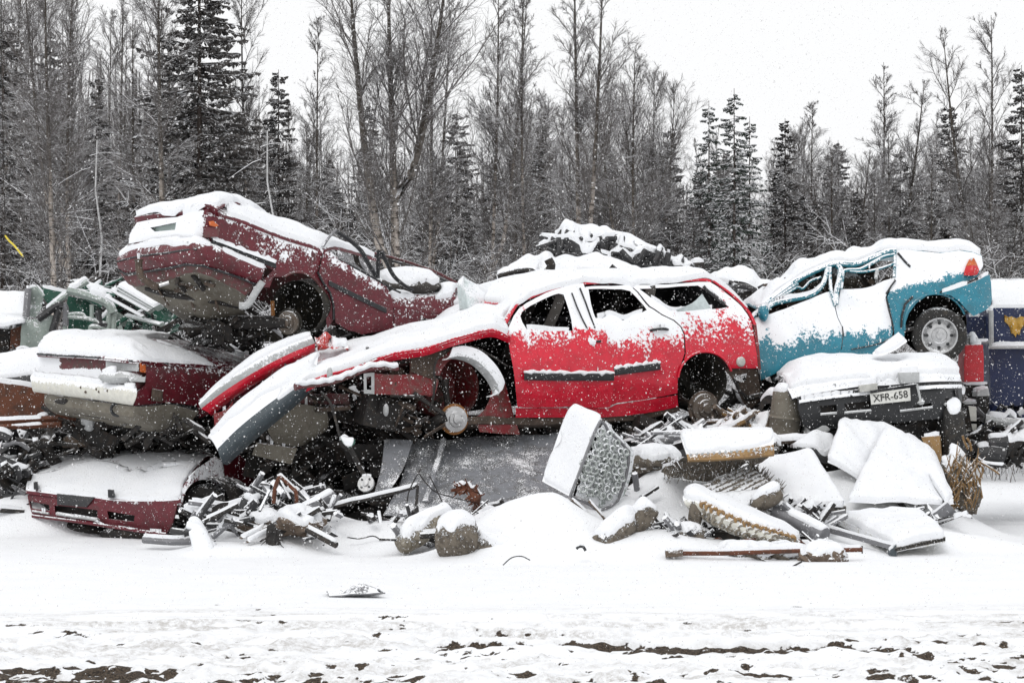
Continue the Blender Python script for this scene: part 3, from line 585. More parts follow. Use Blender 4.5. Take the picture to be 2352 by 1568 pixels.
# ================================================================ RED CAR (centre)
S = Vector((-.73, 1.43, 0)); NRM = Vector((S.y, -S.x, 0)).normalized(); OUT = -S.normalized()
def red(px, py, o=0.0):
    Y = 22.5+(px-848)*.0021; belt = 760-(px-1180)*.06
    if py < belt: Y += (belt-py)*.0021
    else:
        t_ = min(1.3, (py-belt)/200); Y += .10*t_**3-.07*math.sin(math.pi*min(1, t_))
    return P(px, py, Y)+S*o
def red_car():
    c = thing('wrecked_car', 'bright red wheel-less estate car lying on the heap in the middle', 'car', red(1300, 975))
    dd = lambda px, py: max(0, min(1, (840-(px-1180)*.10-py)/120))*.62
    # front door with its own window frame
    door = ZR([(190, 760), (236, 655), (275, 600), (330, 560), (400, 522), (470, 490), (560, 458), (650, 432), (745, 415), (775, 500), (800, 590), (830, 690), (848, 748), (905, 765), (925, 810), (915, 860), (940, 930), (965, 985), (975, 1040), (975, 1125), (960, 1240), (945, 1325), (262, 1325), (240, 1120), (205, 870)])
    hole = ZR([(330, 752), (300, 700), (285, 655), (300, 622), (360, 580), (430, 545), (500, 515), (560, 494), (600, 500), (620, 550), (640, 610), (658, 680), (668, 765), (500, 764)])
    fd = lambda px, py: red(px, py)+OUT*.035
    d = pmesh('front_door', door, fd, 'red', c, [hole], (0, .05, 0), 9, lambda px, py: dd(px, py)+(.35 if 1290 < px and py < 750 else 0), wob=.04)
    strip('moulding', fd, ZR([(312, 1100), (600, 1105), (972, 1104)]), 17, .038, 'black', d)
    mb = MB(); seam(mb, fd, ZR([(662, 488), (700, 590), (740, 680), (775, 748)]), .008, .008); seam(mb, fd, ZR([(722, 452), (765, 560), (800, 660), (832, 745)]), .009, .008); mb.build('window_groove_seal', 'black', d)  # black tubes paint the shade of the pillar grooves
    mb = MB(); h = fd(*ZR([(790, 850)])[0]); mb.blob(h+Vector((0, .0, 0)), (.065, .015, .045), .4, 3, 3); mb.build('lock_recess', MS, d)
    mb = MB(); 
    for q in ((846, 843), (862, 842)): mb.lathe(fd(*ZR([q])[0]), OUT, [(.014, 0), (.014, .02), (.001, .02)], 8)
    mb.build('door_lock', 'black', d)
    # rear door
    rd = ZR([(762, 470), (775, 445), (900, 436), (1095, 432), (1150, 480), (1240, 590), (1330, 650), (1420, 690), (1470, 740), (1495, 800), (1503, 930), (1480, 1010), (1455, 1095), (1448, 1228), (1200, 1268), (1000, 1298), (952, 1318), (980, 1125), (980, 1030), (968, 980), (945, 930), (925, 860), (912, 765), (852, 745), (820, 640)])
    rh = ZR([(795, 462), (900, 458), (1040, 460), (1100, 475), (1150, 520), (1200, 570), (1226, 612), (1190, 630), (1130, 645), (1090, 672), (1050, 688), (990, 655), (950, 648), (900, 672), (850, 668), (815, 560)])
    rd_ = pmesh('rear_door', rd, red, 'red', c, [rh], (0, .05, 0), 9, lambda px, py: max(0, min(1, (850-(px-1400)*.05-py)/105))*.75, wob=.045)
    strip('moulding', red, ZR([(978, 1068), (1150, 1046), (1325, 1024)]), 17, .038, 'black', rd_, None)
    mb = MB(); mb.tube([red(*p)+OUT*k for p, k in zip(ZR([(1245, 765), (1262, 757), (1300, 752), (1345, 750), (1380, 757)]), (.0, .035, .045, .04, .0))], [.016, .018, .016, .018, .016], 8, flat=.8); mb.build('door_handle', 'black', rd_)
    # quarter panel with wheel arch and rear side window
    qp = ZR([(1105, 430), (1300, 424), (1480, 418), (1640, 404), (1690, 405), (1760, 450), (1850, 520), (1925, 590), (1965, 640), (1992, 690), (2012, 790), (2035, 930), (2042, 1040), (1850, 1042)]+arc(1655, 1125, 200, 208, 25, 175, 14)+[(1462, 1090), (1492, 1010), (1512, 930), (1504, 800), (1480, 738), (1428, 684), (1340, 645), (1250, 585), (1160, 478)])
    qh = ZR([(1170, 458), (1300, 448), (1450, 440), (1600, 434), (1645, 460), (1730, 520), (1830, 590), (1760, 600), (1600, 612), (1400, 614), (1300, 550)])
    q = pmesh('rear_quarter', qp, red, 'red', c, [qh], (0, .05, 0), 9, lambda px, py: .35*max(0, min(1, (740-py)/45)) + .45*max(0, min(1, (800+(px-1560)*.12-py)/60))*(1 if px < 1650 else .6), wob=.035)
    mb = MB(); mb.tube([red(*p)+OUT*.004 for p in ZR(arc(1655, 1125, 200, 208, 18, 175, 20))], .012, 6); mb.build('arch_lip', 'red', q)
    mb = MB(); lc = red(*ZR([(1912, 992)])[0]); mb.lathe(lc, OUT, [(.05, 0), (.052, .02), (.04, .035), (.001, .04)], 16); mb.build('reversing_lamp', 'lens', q)
    gp = MB(); gp.patch([lineP([(x, y, 23.9) for x, y in ZR([(1440, 612), (1560, 560), (1632, 492)])]), lineP([(x, y, 23.92) for x, y in ZR([(1450, 625), (1600, 612), (1700, 600)])])], 3, 3, thick=(0, .006, 0)); gp.build('broken_glass', 'film', q)
    mb = MB(); seam(mb, red, ZR([(1640, 440), (1720, 505), (1800, 570)]), .02, .004); mb.build('window_groove_seal', 'dgrey', q)
    # sill
    sill = ZR([(262, 1331), (948, 1331), (1002, 1305), (1200, 1275), (1450, 1236), (1457, 1322), (1330, 1350), (1200, 1372), (1050, 1390), (900, 1400), (262, 1402)])
    pmesh('sill', sill, red, 'red', c, (), (0, .06, 0), 10)
    G = [[red(x, y)+Vector((0, .03, 0)) for x, y in ZR([(-330, 1405), (0, 1400), (260, 1402), (600, 1402), (900, 1400), (1200, 1372), (1457, 1322)])], [red(x, y)+Vector((0, .10, 0)) for x, y in ZR([(-330, 1470), (0, 1475), (260, 1475), (600, 1470), (900, 1455), (1200, 1425), (1457, 1368)])]]
    G.append([p+S*.5+Vector((0, 0, -.03)) for p in G[1]]); G.append([p+S for p in G[1]]); G.append([p+S for p in G[0]])
    mb = MB(); mb.patch(G, 4, 3, wob=.06); mb.build('floor_pan', 'mud', c)
    # roof
    e = ZR([(238, 600), (300, 535), (420, 478), (560, 440), (740, 408), (950, 398), (1200, 392), (1450, 388), (1640, 380), (1700, 392)])
    R0 = [red(*p) for p in e]; R1 = [p+S*.12+Vector((0, 0, .045)) for p in R0]
    mb = MB(); mb.patch([R0, R1, [p+S*.5+Vector((0, 0, .075)) for p in R0], [p+S*.88+Vector((0, 0, .045)) for p in R0], [p+S for p in R0]], 3, 3, thick=(0, 0, -.025)); mb.build('roof', 'red', c)
    e2 = ZR([(1700, 395), (1850, 505), (1965, 625), (2012, 720)])
    mb = MB(); Q = [red(*p)+Vector((.03, 0, 0)) for p in e2]; mb.patch([Q, [p+S*.5+Vector((.12, 0, .03)) for p in Q], [p+S for p in Q]], 3, 3, thick=(-.03, 0, 0)); mb.build('tailgate', 'red', c); mb = MB(); Q2 = [p+Vector((-.07, .03, -.04)) for p in Q]; mb.patch([Q2, [p+S*.5 for p in Q2], [p+S*.95 for p in Q2]], 3, 3, thick=(-.01, 0, 0)); mb.build('inner_lining', 'black', c); mb = MB(); R2 = [p+S*.04+Vector((0, 0, -.045)) for p in R0]; mb.patch([R2, [p+S*.45+Vector((0, 0, .05)) for p in R2], [p+S*.9 for p in R2]], 3, 3, thick=(0, 0, -.01)); mb.build('shade_headliner', 'black', c)  # black sheets inside tailgate and roof put cabin shade into their colour
    e3 = ZR([(2012, 720), (2035, 930), (2045, 1050)]); mb = MB(); Q = [red(*p)+Vector((.03, .02, 0)) for p in e3]; mb.patch([Q, [p+S*.5+Vector((.1, 0, 0)) for p in Q], [p+S for p in Q]], 3, 3, thick=(-.03, 0, 0)); mb.build('rear_panel', 'red_dirty', c)
    # windscreen, laden with snow, and cowl
    ws = [red(x, y)+Vector((0, .03, 0)) for x, y in ZR([(238, 600), (150, 690), (60, 760)])]
    mb = MB(); mb.patch([ws, [p+S*.5+Vector((-.12, 0, .05)) for p in ws], [p+S for p in ws]], 4, 4, thick=(0, .01, -.01)); mb.build('windscreen', 'film', c)
    mb = MB(); mb.tube([red(*p)+OUT*.01 for p in ZR([(165, 735), (205, 660), (255, 575), (330, 525), (450, 480), (600, 440)])], .024, 8); mb.build('windscreen_pillar', 'red', c)
    # far side and cabin
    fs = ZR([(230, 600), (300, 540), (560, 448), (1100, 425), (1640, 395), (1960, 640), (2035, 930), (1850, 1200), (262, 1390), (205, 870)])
    pmesh('far_side', fs, lambda x, y: red(x, y, 1.0)-Vector((0, .06, 0)), 'dark', c, (), (0, .05, 0), 22)  # windowless and dark: the cabin's shade is put into its colour
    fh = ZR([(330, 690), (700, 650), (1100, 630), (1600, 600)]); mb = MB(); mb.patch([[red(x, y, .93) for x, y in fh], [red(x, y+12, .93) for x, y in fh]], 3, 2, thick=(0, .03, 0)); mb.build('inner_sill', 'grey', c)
    for k, (px, py, o) in enumerate(((1290, 790, .3), (1300, 788, .72), (1500, 770, .3), (1510, 768, .72))):
        b = red(px, py, o); mb = MB(); mb.patch([[b+Vector((x-.05*abs(x)*0+.22*z, 0+y*.24, z*.62-.15)) for y in (-1, 0, 1)] for x, z in ((-.02, 0), (.03, .45), (.05, .9), (.02, 1.05))], 3, 3, thick=.10)
        mb.blob(b+Vector((.26, 0, .56)), (.06, .12, .08), .05, 2, 2); mb.build('seat', 'seat', c, .01)
    # mechanicals
    well(c, red(*ZR([(1655, 1130)])[0])+S*.03, S, .285, .62)
    mb = MB(); mb.blob(red(1672, 905, .45), (.26, .42, .17), .2, 3, 3); mb.blob(red(1640, 870, .5), (.2, .4, .22), .25, 3, 3, seed=5); mb.build('spare_wheel_tub', 'liner', c)
    pmesh('bumper_mount', ZR([(1800, 1046), (2042, 1046), (2062, 1160), (2068, 1275), (1990, 1340), (1940, 1290), (1890, 1180), (1850, 1100)]), lambda x, y: red(x, y)+Vector((0, .07, 0)), 'mud', c, ZR([]) and [] or [ZR([(1870, 1100), (1970, 1075), (1960, 1130), (1880, 1160)])], (0, .05, 0), 9)
    mb = MB(); mb.tube([red(x, y)+Vector((0, .05, 0)) for x, y in ZR([(1870, 1120), (1910, 1200), (1960, 1260), (2080, 1235)])], [.015, .02, .03, .03], 6); mb.tube([red(x, y, .3) for x, y in ZR([(1760, 1390), (1850, 1420), (1940, 1370), (2060, 1260)])], .05, 8); mb.build('tow_bar', 'dark', c)
    drum(c, red(*ZR([(1632, 1335)])[0])+OUT*.07, OUT, .15, 'hub', 'mud')
    mb = MB(); mb.tube(smooth([red(*ZR([(1640, 1330)])[0], .1), red(*ZR([(1560, 1240)])[0], .3), red(*ZR([(1480, 1180)])[0], .5)]), .05, 8)
    for k in range(7): a = red(*ZR([(1540, 1170+k*17)])[0], .22); mb.lathe(a, (.1, .1, 1), [(.055, -.01), (.068, 0), (.055, .01)], 14)
    mb.build('rear_suspension', 'mud', c)
    # front end: inner wing, rails, hub, hood
    b = lambda x, y, o=0: red(*ZE([(x, y)])[0], o)
    ft = lambda px, py: P(px, py, 22.5+(px-848)*.0021+.16)
    pmesh('inner_wing', ZE([(1372, 92), (1450, 80), (1600, 95), (1700, 110), (1790, 130), (1900, 190), (1985, 300), (2050, 540), (2090, 660), (1830, 640), (1800, 560), (1680, 470)]+arc(1730, 350, 175, 215, -70, 175, 16)+[(1540, 390), (1500, 410), (1372, 396)]), ft, 'red_dirty', c, (), (0, .03, 0), 8, wob=.05)
    pmesh('chassis_rail', ZE([(1140, 262), (1280, 270), (1500, 262), (1520, 330), (1510, 402), (1250, 400), (1142, 396)]), lambda px, py: ft(px, py)-Vector((0, .05, 0)), 'red_dirty', c, (), (0, .12, 0), 9, lambda px, py: .35 if 862 < px < 905 and py < 885 else 0)
    pmesh('rail_end', ZE([(1072, 262), (1142, 255), (1142, 396), (1074, 392)]), lambda px, py: ft(px, py)-Vector((0, .07, 0)), 'pale_grey', c, [ZE([(1090, 285), (1122, 280), (1122, 368), (1092, 366)])], (0, .03, 0), 5)
    pmesh('strut_panel', ZE([(1378, 96), (1560, 98), (1640, 110), (1550, 180), (1530, 260), (1520, 300), (1378, 250)]), lambda px, py: ft(px, py)-Vector((0, .06, 0)), 'mud', c, [ZE(arc(1412, 120, 10, 12, 0, 330, 8)), ZE(arc(1444, 120, 10, 12, 0, 330, 8))], (0, .03, 0), 6)
    well(c, b(1735, 350)+S*.20, S, .30, .5, 'red_dirty'); 
    mb = MB(); A = smooth([b(1640, 100), b(1720, 90), b(1820, 120), b(1900, 190), b(1950, 260), b(1975, 330), b(1930, 350)]); mb.patch([[p+OUT*.03+Vector((0, 0, .01)) for p in A], [p+OUT*.06+Vector((-.05, 0, -.08)) for p in A], [p+OUT*.01+Vector((-.09, 0, -.10)) for p in A]], 1, 3, thick=.012, dust=.55); mb.build('fender_rim', 'pale_grey', c)
    drum(c, b(1672, 560)+OUT*.0, OUT, .125, 'chrome', 'rusto', 'brake_disc')
    mb = MB(); mb.tube(smooth([b(1600, 540, -.02), b(1560, 560, .0), b(1555, 600, .1)]), .05, 8); mb.tube(smooth([b(1670, 560, .05), b(1500, 600, .3), b(1300, 560, .5)]), .035, 8); mb.tube(smooth([b(1690, 300, .2), b(1690, 560, .12)]), [.05, .03, .03, .03, .03], 8); mb.build('front_suspension', 'dark', c)
    mb = MB(); mb.tube(smooth([b(1500, 510), b(1520, 440), b(1535, 330), b(1530, 230), b(1560, 150), b(1640, 90)]), .012, 6); mb.tube(smooth([b(1640, 90, -.02), b(1780, 90, -.02), b(1900, 150, -.02), b(2000, 215, -.02)]), .009, 6); mb.build('hose', 'dark', c)
    mb = MB(); clutter(mb, 850, 800, 1010, 1000, 22.75, 23.9, 150, .17, 2, .6, 3); clutter(mb, 700, 850, 860, 990, 22.9, 23.9, 55, .2, 2, .5, 4); mb.build('engine', ['dark', 'mud'], c)
    for x0, y0, x1, y1, o, m in ((1150, 400, 1400, 620, .25, 'dark'), (1400, 420, 1530, 640, .35, 'dark'), (760, 210, 880, 320, .3, 'dark')):
        mb = MB(); mb.box(b((x0+x1)/2, (y0+y1)/2, o), ((x1-x0)*.0014, .3, (y1-y0)*.0014), (.1, .2, .4)); mb.build('engine_block', m, c, .02)
    for (x, y) in ((1238, 500), (870, 262)): mb = MB(); mb.blob(b(x, y, .05), (.028, .03, .06), .15, 3, 2); mb.build('plastic_cap', 'pale_grey', c)
    # crossmember, far rail, splash shield
    mb = MB(); mb.patch([[b(700, 395, .45), b(900, 392, .45), b(1130, 400, .35)], [b(700, 455, .45), b(900, 462, .45), b(1130, 472, .35)]], 4, 3, thick=(0, .08, 0), wob=.05); mb.build('front_crossmember', 'maroon_dirty', c, .008)
    pmesh('rail_end', ZE([(635, 368), (700, 360), (704, 488), (640, 492)]), lambda px, py: P(px, py, 22.95), 'pale_grey', c, [ZE([(655, 390), (684, 386), (686, 462), (658, 466)])], (0, .03, 0), 5)
    mb = MB(); mb.patch([[b(580, 500, .4), b(780, 470, .42), b(1000, 480, .4)], [b(600, 640, .38), b(790, 640, .32), b(1000, 620, .38)], [b(680, 730, .45), b(810, 745, .4), b(930, 700, .45)]], 5, 5, thick=(0, .02, 0), wob=.05); mb.build('splash_shield', 'under', c)
    mb = MB(); mb.patch([[b(490, 720, .3), b(740, 760, .25)], [b(455, 800, .28), b(690, 860, .22)]], 4, 4, thick=(0, .03, .01), wob=.05); mb.build('bent_plate', 'under', c)
    mb = MB(); mb.tube(smooth([b(620, 350), b(760, 335), b(880, 315), b(1000, 270), b(1130, 225), b(1295, 230)]), [.035]+[.022]*19+[.02], 8); mb.build('slam_panel', 'maroon_dirty', c); mb = MB(); mb.tube([p+Vector((0, -.012, .026+.007*math.sin(i*1.7))) for i, p in enumerate(smooth([b(625, 345), b(760, 333), b(880, 313), b(1000, 268), b(1130, 222), b(1290, 226)], 6))], [.015]+[.027, .031, .025]*10, 8); mb.build('snow_ridge', MS, c)
    # bonnet: folded down over the front
    ne = [(1172, 768, 23.1), (1130, 752, 22.95), (1080, 762, 22.85), (1030, 776, 22.75), (975, 795, 22.65), (905, 806, 22.6), (845, 828, 22.55), (790, 846, 22.5), (745, 858, 22.45), (700, 878, 22.4)]
    up = [(1176, 712, 24.5), (1130, 722, 24.4), (1080, 732, 24.3), (1030, 742, 24.2), (975, 755, 24.1), (905, 772, 24.0), (845, 786, 23.95), (790, 800, 23.9), (738, 815, 23.6), (682, 838, 23.1)]
    A = lineP(ne); B = lineP(up); low = [p+Vector((0, .04, -.07)) for p in A]
    mb = MB(); mb.patch([low, A, [a.lerp(b_, .3)+Vector((0, 0, .05)) for a, b_ in zip(A, B)], [a.lerp(b_, .7)+Vector((0, 0, .05)) for a, b_ in zip(A, B)], B], 4, 4, thick=(0, .01, -.02)); mb.build('bonnet', 'red', c)
    mb = MB(); L_ = lineP([(835, 848, 22.75), (880, 822, 22.8), (930, 808, 22.85), (985, 800, 22.9)]); mb.patch([L_, [p+Vector((0, .05, -.12)) for p in L_], [p+Vector((0, .3, -.16)) for p in L_]], 4, 4, thick=(0, .02, 0), wob=.06); mb.build('bonnet_frame', 'maroon_dirty', c)
    # torn front bumper hanging down to the left
    bp_ = [(500, 1030, 22.3), (545, 985, 22.25), (600, 940, 22.25), (655, 900, 22.3), (700, 868, 22.4), (728, 838, 22.55)]
    bl = [(512, 1064, 22.33), (560, 1020, 22.28), (612, 975, 22.28), (664, 932, 22.33), (705, 892, 22.42), (722, 862, 22.55)]
    bk = [(478, 1000, 22.5), (520, 952, 22.5), (575, 905, 22.5), (630, 868, 22.55), (690, 836, 22.65), (735, 812, 22.8)]
    bm_ = [a.lerp(b_, .5)+Vector((0, -.05, .03)) for a, b_ in zip(lineP(bp_), lineP(bk))]
    mb = MB(); mb.patch([[p+Vector((.02, .2, -.02)) for p in lineP(bl)], lineP(bl), [a.lerp(b_, .5)+Vector((0, -.05, 0)) for a, b_ in zip(lineP(bl), lineP(bp_))], lineP(bp_)], 4, 3, thick=(0, .02, 0)); bo = mb.build('front_bumper', 'slate', c)
    mb = MB(); mb.patch([lineP(bp_), bm_, lineP(bk)], 4, 4, thick=(0, .01, -.02), dust=.8); mb.build('bumper_top', 'pale_grey', c)
    mb = MB(); mb.patch([lineP([(490, 948, 22.6), (510, 942, 22.62), (535, 920, 22.65)]), lineP([(494, 985, 22.6), (515, 975, 22.6), (530, 950, 22.65)])], 4, 4, thick=(0, .03, 0), wob=.1, dust=.25); mb.build('bumper_bracket', 'red_dirty', c)
    return c
RED = red_car()
# second, loose bumper between the maroon cars and the red one
def loose_bumper():
    c = thing('car_bumper', 'loose pale bumper with red lower edge between the middle maroon and red cars', 'bumper', P(600, 880, 22.9))
    tp = lineP([(456, 925, 22.75), (500, 880, 22.75), (570, 828, 22.8), (640, 790, 22.85), (712, 766, 22.95)]); md = lineP([(462, 938, 22.7), (520, 895, 22.7), (595, 848, 22.72), (665, 812, 22.8), (724, 788, 22.9)]); lo = lineP([(480, 948, 22.78), (535, 906, 22.75), (608, 860, 22.78), (676, 824, 22.85), (724, 800, 22.95)])
    mb = MB(); mb.patch([[p+Vector((0, .12, 0)) for p in tp], tp, [a.lerp(b, .5)+Vector((0, -.04, .01)) for a, b in zip(tp, md)], md], 5, 3, thick=(0, .02, -.01), dust=.3); mb.build('bumper_skin', 'pale_grey', c)
    mb = MB(); mb.patch([md, [p+Vector((0, -.02, 0)) for p in lo], [p+Vector((0, .15, -.03)) for p in lo]], 5, 3, thick=(0, .02, 0)); mb.build('lower_edge', 'red', c)
    mb = MB(); mb.lathe(P(656, 838, 22.68), (0, -1, .2), [(.012, 0), (.012, .02), (.001, .02)], 8); mb.build('bolt', 'black', c)
    mb = MB(); mb.patch([lineP([(722, 772, 22.95), (745, 764, 22.8), (768, 772, 22.9), (795, 768, 23.05)]), lineP([(726, 785, 22.85), (745, 790, 22.72), (762, 784, 22.95), (800, 786, 22.85)]), lineP([(730, 802, 23.0), (750, 798, 22.9), (770, 800, 22.8), (790, 796, 23.0)])], 6, 6, thick=(0, .015, 0), wob=.25, dust=.12); mb.build('crumpled_wing', 'orange_red', c)
    return c
loose_bumper()
# ================================================================ TEAL CAR (right)
def teal(px, py, o=0.0):
    Y = 24.7+(px-1740)*.0008; t_ = (880-(px-1740)*.32-py)/260
    Y += .32*max(0, t_)**1.5*1.2-.05*math.sin(math.pi*min(1, max(0, t_)))
    # dent in the rear door
    Y += .10*math.exp(-((px-1955)/40)**2-((py-705)/45)**2)-.04*math.exp(-((px-1915)/30)**2-((py-745)/35)**2)
    return P(px, py, Y)+Vector((-.1, 1.5, .12))*o
def teal_car():
    c = thing('wrecked_car', 'teal saloon with crushed roof tilted nose-down, one steel wheel showing', 'car', teal(1950, 860))
    dust = lambda px, py: max(0, min(1, (815-(px-1740)*.10+14*math.sin(px*.06)+8*math.sin(px*.17)-py)/60))*.9
    f = teal
    side = ZT([(245, 715), (262, 690), (330, 690), (400, 675), (560, 610), (700, 560), (818, 512), (850, 500), (885, 612), (912, 600), (935, 482), (1100, 474), (1190, 455), (1270, 425), (1300, 470), (1290, 560), (1310, 660), (1340, 780), (1330, 850), (1240, 905), (1100, 960), (900, 1005), (700, 1030), (560, 1080), (450, 1130), (315, 1190), (300, 1080), (285, 960), (262, 860)])
    d = pmesh('front_door', [p for p in ZT([(245, 715), (262, 690), (330, 690), (400, 675), (560, 610), (700, 560), (818, 512), (845, 505), (885, 620), (905, 700), (945, 770), (950, 850), (930, 1000), (700, 1030), (560, 1080), (450, 1130), (315, 1190), (300, 1080), (285, 960), (262, 860)])], f, 'teal', c, (), (0, .05, 0), 10, dust, wob=.05)
    d2 = pmesh('rear_door', ZT([(892, 618), (915, 600), (935, 482), (1100, 474), (1190, 455), (1270, 420), (1350, 400), (1335, 440), (1283, 540), (1300, 620), (1318, 700), (1340, 790), (1330, 850), (1240, 905), (1100, 960), (938, 998), (957, 850), (952, 768), (912, 700)]), f, 'teal', c, (), (0, .05, 0), 10, dust, wob=.06)
    rq = ZT([(1352, 210), (1375, 185), (1450, 180), (1560, 190), (1700, 205), (1850, 185), (1960, 200), (2025, 230), (2035, 300), (1990, 390), (1900, 430), (1790, 470), (1760, 480), (1700, 500)]+[(1690, 520), (1600, 535), (1520, 590), (1460, 670), (1430, 760), (1425, 860), (1350, 850), (1347, 780), (1318, 640), (1293, 545), (1350, 420), (1358, 380)])
    q = pmesh('rear_quarter', rq, f, 'teal', c, (), (0, .05, 0), 10, lambda px, py: max(0, min(1, (668-(px-2090)*.22-py)/30))*.95)
    bm = pmesh('rear_bumper', ZT([(1700, 515), (1790, 490), (1900, 452), (2000, 410), (2045, 385), (2085, 370), (2100, 430), (2108, 560), (2095, 610), (2060, 640), (1990, 675), (1950, 692), (1900, 645), (1850, 585), (1780, 535)]), lambda px, py: f(px, py)-Vector((0, .07-.1*max(0, (px-2230)/50)**2, 0)), 'teal', c, (), (0, .08, 0), 9, lambda px, py: max(0, min(1, (640-(px-2230)*.35-py)/14))*.8)
    mb = MB(); seam(mb, f, ZT([(1782, 476), (1850, 455), (1920, 430), (1990, 398)]), .014, .03); mb.build('bumper_gap', 'black', bm)
    mb = MB(); mb.patch([[f(x, y)-Vector((0, k, 0)) for x, y, k in ZT([(1925, 255, .03), (1955, 245, .05), (1978, 275, .03)])], [f(x, y)-Vector((0, k, 0)) for x, y, k in ZT([(1900, 305, .03), (1945, 300, .08), (1990, 305, .03)])]], 4, 4, thick=(0, .03, 0)); mb.build('tail_lamp_amber', 'lamp_amber', q)
    mb = MB(); mb.patch([[f(x, y)-Vector((0, k, 0)) for x, y, k in ZT([(1900, 306, .03), (1945, 301, .08), (1990, 306, .03)])], [f(x, y)-Vector((0, k, 0)) for x, y, k in ZT([(1888, 345, .03), (1940, 345, .09), (2000, 340, .03)])], [f(x, y)-Vector((0, k, 0)) for x, y, k in ZT([(1884, 376, .03), (1935, 380, .06), (1985, 372, .03)])]], 4, 4, thick=(0, .03, 0)); mb.build('tail_lamp', 'lamp_red', q)
    # boot, roof and far side
    top = [f(*p) for p in ZT([(1352, 200), (1450, 182), (1560, 188), (1700, 203), (1850, 184), (1960, 198), (2028, 232)])]
    mb = MB(); mb.patch([top, [p+Vector((0, .25, .06)) for p in top], [p+Vector((-.05, .8, .05)) for p in top], [p+Vector((-.1, 1.25, -.02)) for p in top]], 4, 4, thick=(0, 0, -.03)); mb.build('boot_lid', 'teal', c)
    rt = [f(x, y)+Vector((0, .05, 0)) for x, y in ZT([(300, 632), (430, 520), (560, 425), (700, 345), (880, 275), (1040, 268), (1180, 222), (1290, 182), (1400, 178)])]
    mb = MB(); mb.patch([rt, [p+Vector((0, .3, .04+.06*math.sin(i*1.9))) for i, p in enumerate(rt)], [p+Vector((-.05, .8, .02+.07*math.sin(i*2.3+1))) for i, p in enumerate(rt)], [p+Vector((-.1, 1.3, -.03)) for p in rt]], 4, 4, thick=(0, 0, -.02), wob=.08); mb.build('roof', 'teal', c)
    def tb(name, pts, r, m='teal_frame', dz=.0, o=0.):
        mb = MB(); mb.tube(smooth([f(x, y, o)+Vector((0, -.01, 0)) for x, y in ZT(pts)]), r, 8); return mb.build(name, m, c)
    tb('roof_rail', [(300, 640), (430, 530), (560, 437), (700, 357), (880, 288), (1040, 292), (1180, 240), (1290, 197), (1360, 192)], .032)
    tb('door_frame', [(340, 690), (375, 625), (430, 590), (560, 562), (650, 545), (730, 515), (790, 450), (820, 380), (835, 300)], .026)
    tb('centre_pillar', [(852, 275), (850, 380), (858, 490), (888, 612)], .018); tb('centre_pillar', [(905, 300), (930, 330), (925, 400), (900, 500), (895, 600)], .030)
    tb('door_frame', [(935, 480), (945, 400), (965, 340), (1080, 330), (1170, 285), (1260, 235), (1350, 215)], .020); tb('door_frame', [(1000, 345), (1100, 350), (1220, 328), (1350, 285)], .014)
    tb('windscreen_pillar', [(250, 700), (300, 650), (420, 560), (520, 490), (600, 440)], .022); tb('door_frame', [(430, 560), (520, 515), (600, 470), (640, 480), (700, 420), (780, 390)], .013)
    tb('rear_pillar', [(1350, 215), (1350, 290), (1345, 390)], .015); tb('window_strut', [(1215, 330), (1205, 400)], .02, 'pale_grey')
    for pts, r_, l_ in (([(1282, 520), (1320, 460), (1355, 415)], .010, .02), ([(1283, 545), (1300, 630), (1325, 720), (1336, 800)], .009, .02), ([(1375, 205), (1430, 270), (1470, 310)], .012, .01), ([(1490, 540), (1430, 600), (1405, 690), (1400, 780)], .012, .01), ([(945, 770), (955, 850)], .006, .02)):
        mb = MB(); seam(mb, f, ZT(pts), r_, l_); mb.build('door_gap', 'black', c)
    mb = MB(); mb.blob(f(*ZT([(330, 668)])[0])-Vector((0, .06, 0)), (.055, .06, .09), .1, 2, 3); mb.build('wing_mirror', 'teal', c)
    mb = MB(); I = [(250, 760), (600, 560), (840, 300), (1380, 180), (1380, 560)]; mb.patch([[f(x, y, .7) for x, y in ZT([(280, 700), (600, 470), (900, 320), (1370, 230)])], [f(x, y, .7) for x, y in ZT([(290, 900), (600, 800), (900, 750), (1370, 640)])]], 4, 4, thick=(0, .03, 0)); mb.build('far_side', 'mud', c)  # dark brown back sheet carries the cabin's shade in its colour
    mb = MB(); mb.patch([[f(x, y, o) for x, y in ZT([(320, 1170), (900, 990), (1340, 850), (1900, 700)])] for o in (.05, .9)], 4, 4, thick=(0, 0, .03)); mb.build('floor_pan', 'dark', c)
    mb = MB(); mb.blob(f(*ZT([(1070, 425)])[0], .3), (.12, .09, .08), .1, 2, 3); mb.blob(f(*ZT([(1000, 520)])[0], .35), (.24, .12, .26), .1, 2, 3, seed=3); mb.blob(f(*ZT([(720, 520)])[0], .4), (.2, .14, .25), .1, 2, 3, seed=6); mb.build('seat', 'cloth', c)
    mb = MB(); clutter(mb, *[v for p in ZT([(420, 430), (1320, 600)]) for v in p], 25.3, 25.8, 40, .22, 1, .6, 12); mb.build('torn_trim', 'mud', c)
    w = f(*ZT([(1705, 835)])[0]); AX = Vector((-.04, -1, -.12)).normalized()
    well(c, f(*ZT([(1665, 750)])[0])+Vector((0, .08, 0)), -AX, .34, .55, 'liner'); wheel('wheel', c, w+Vector((0, .10, 0)), AX, .285, .19, .64, 'chrome')
    mb = MB(); mb.tube([f(*p)+Vector((0, -.005, 0)) for p in ZT(arc(1665, 760, 240, 242, 20, 190, 22))], .012, 6); mb.build('arch_lip', 'teal', q)
    pmesh('sill_step', ZT([(940, 945), (1300, 885), (1320, 900), (1180, 985), (900, 1012)]), lambda px, py: f(px, py)-Vector((0, .02, 0)), 'teal', c, (), (0, .05, 0), 8)
    mb = MB(); mb.tube([f(*p)-Vector((0, .035, 0)) for p in ZT([(1010, 950), (1150, 925), (1310, 880)])], .007, 5); mb.build('sill_gap', 'black', c)
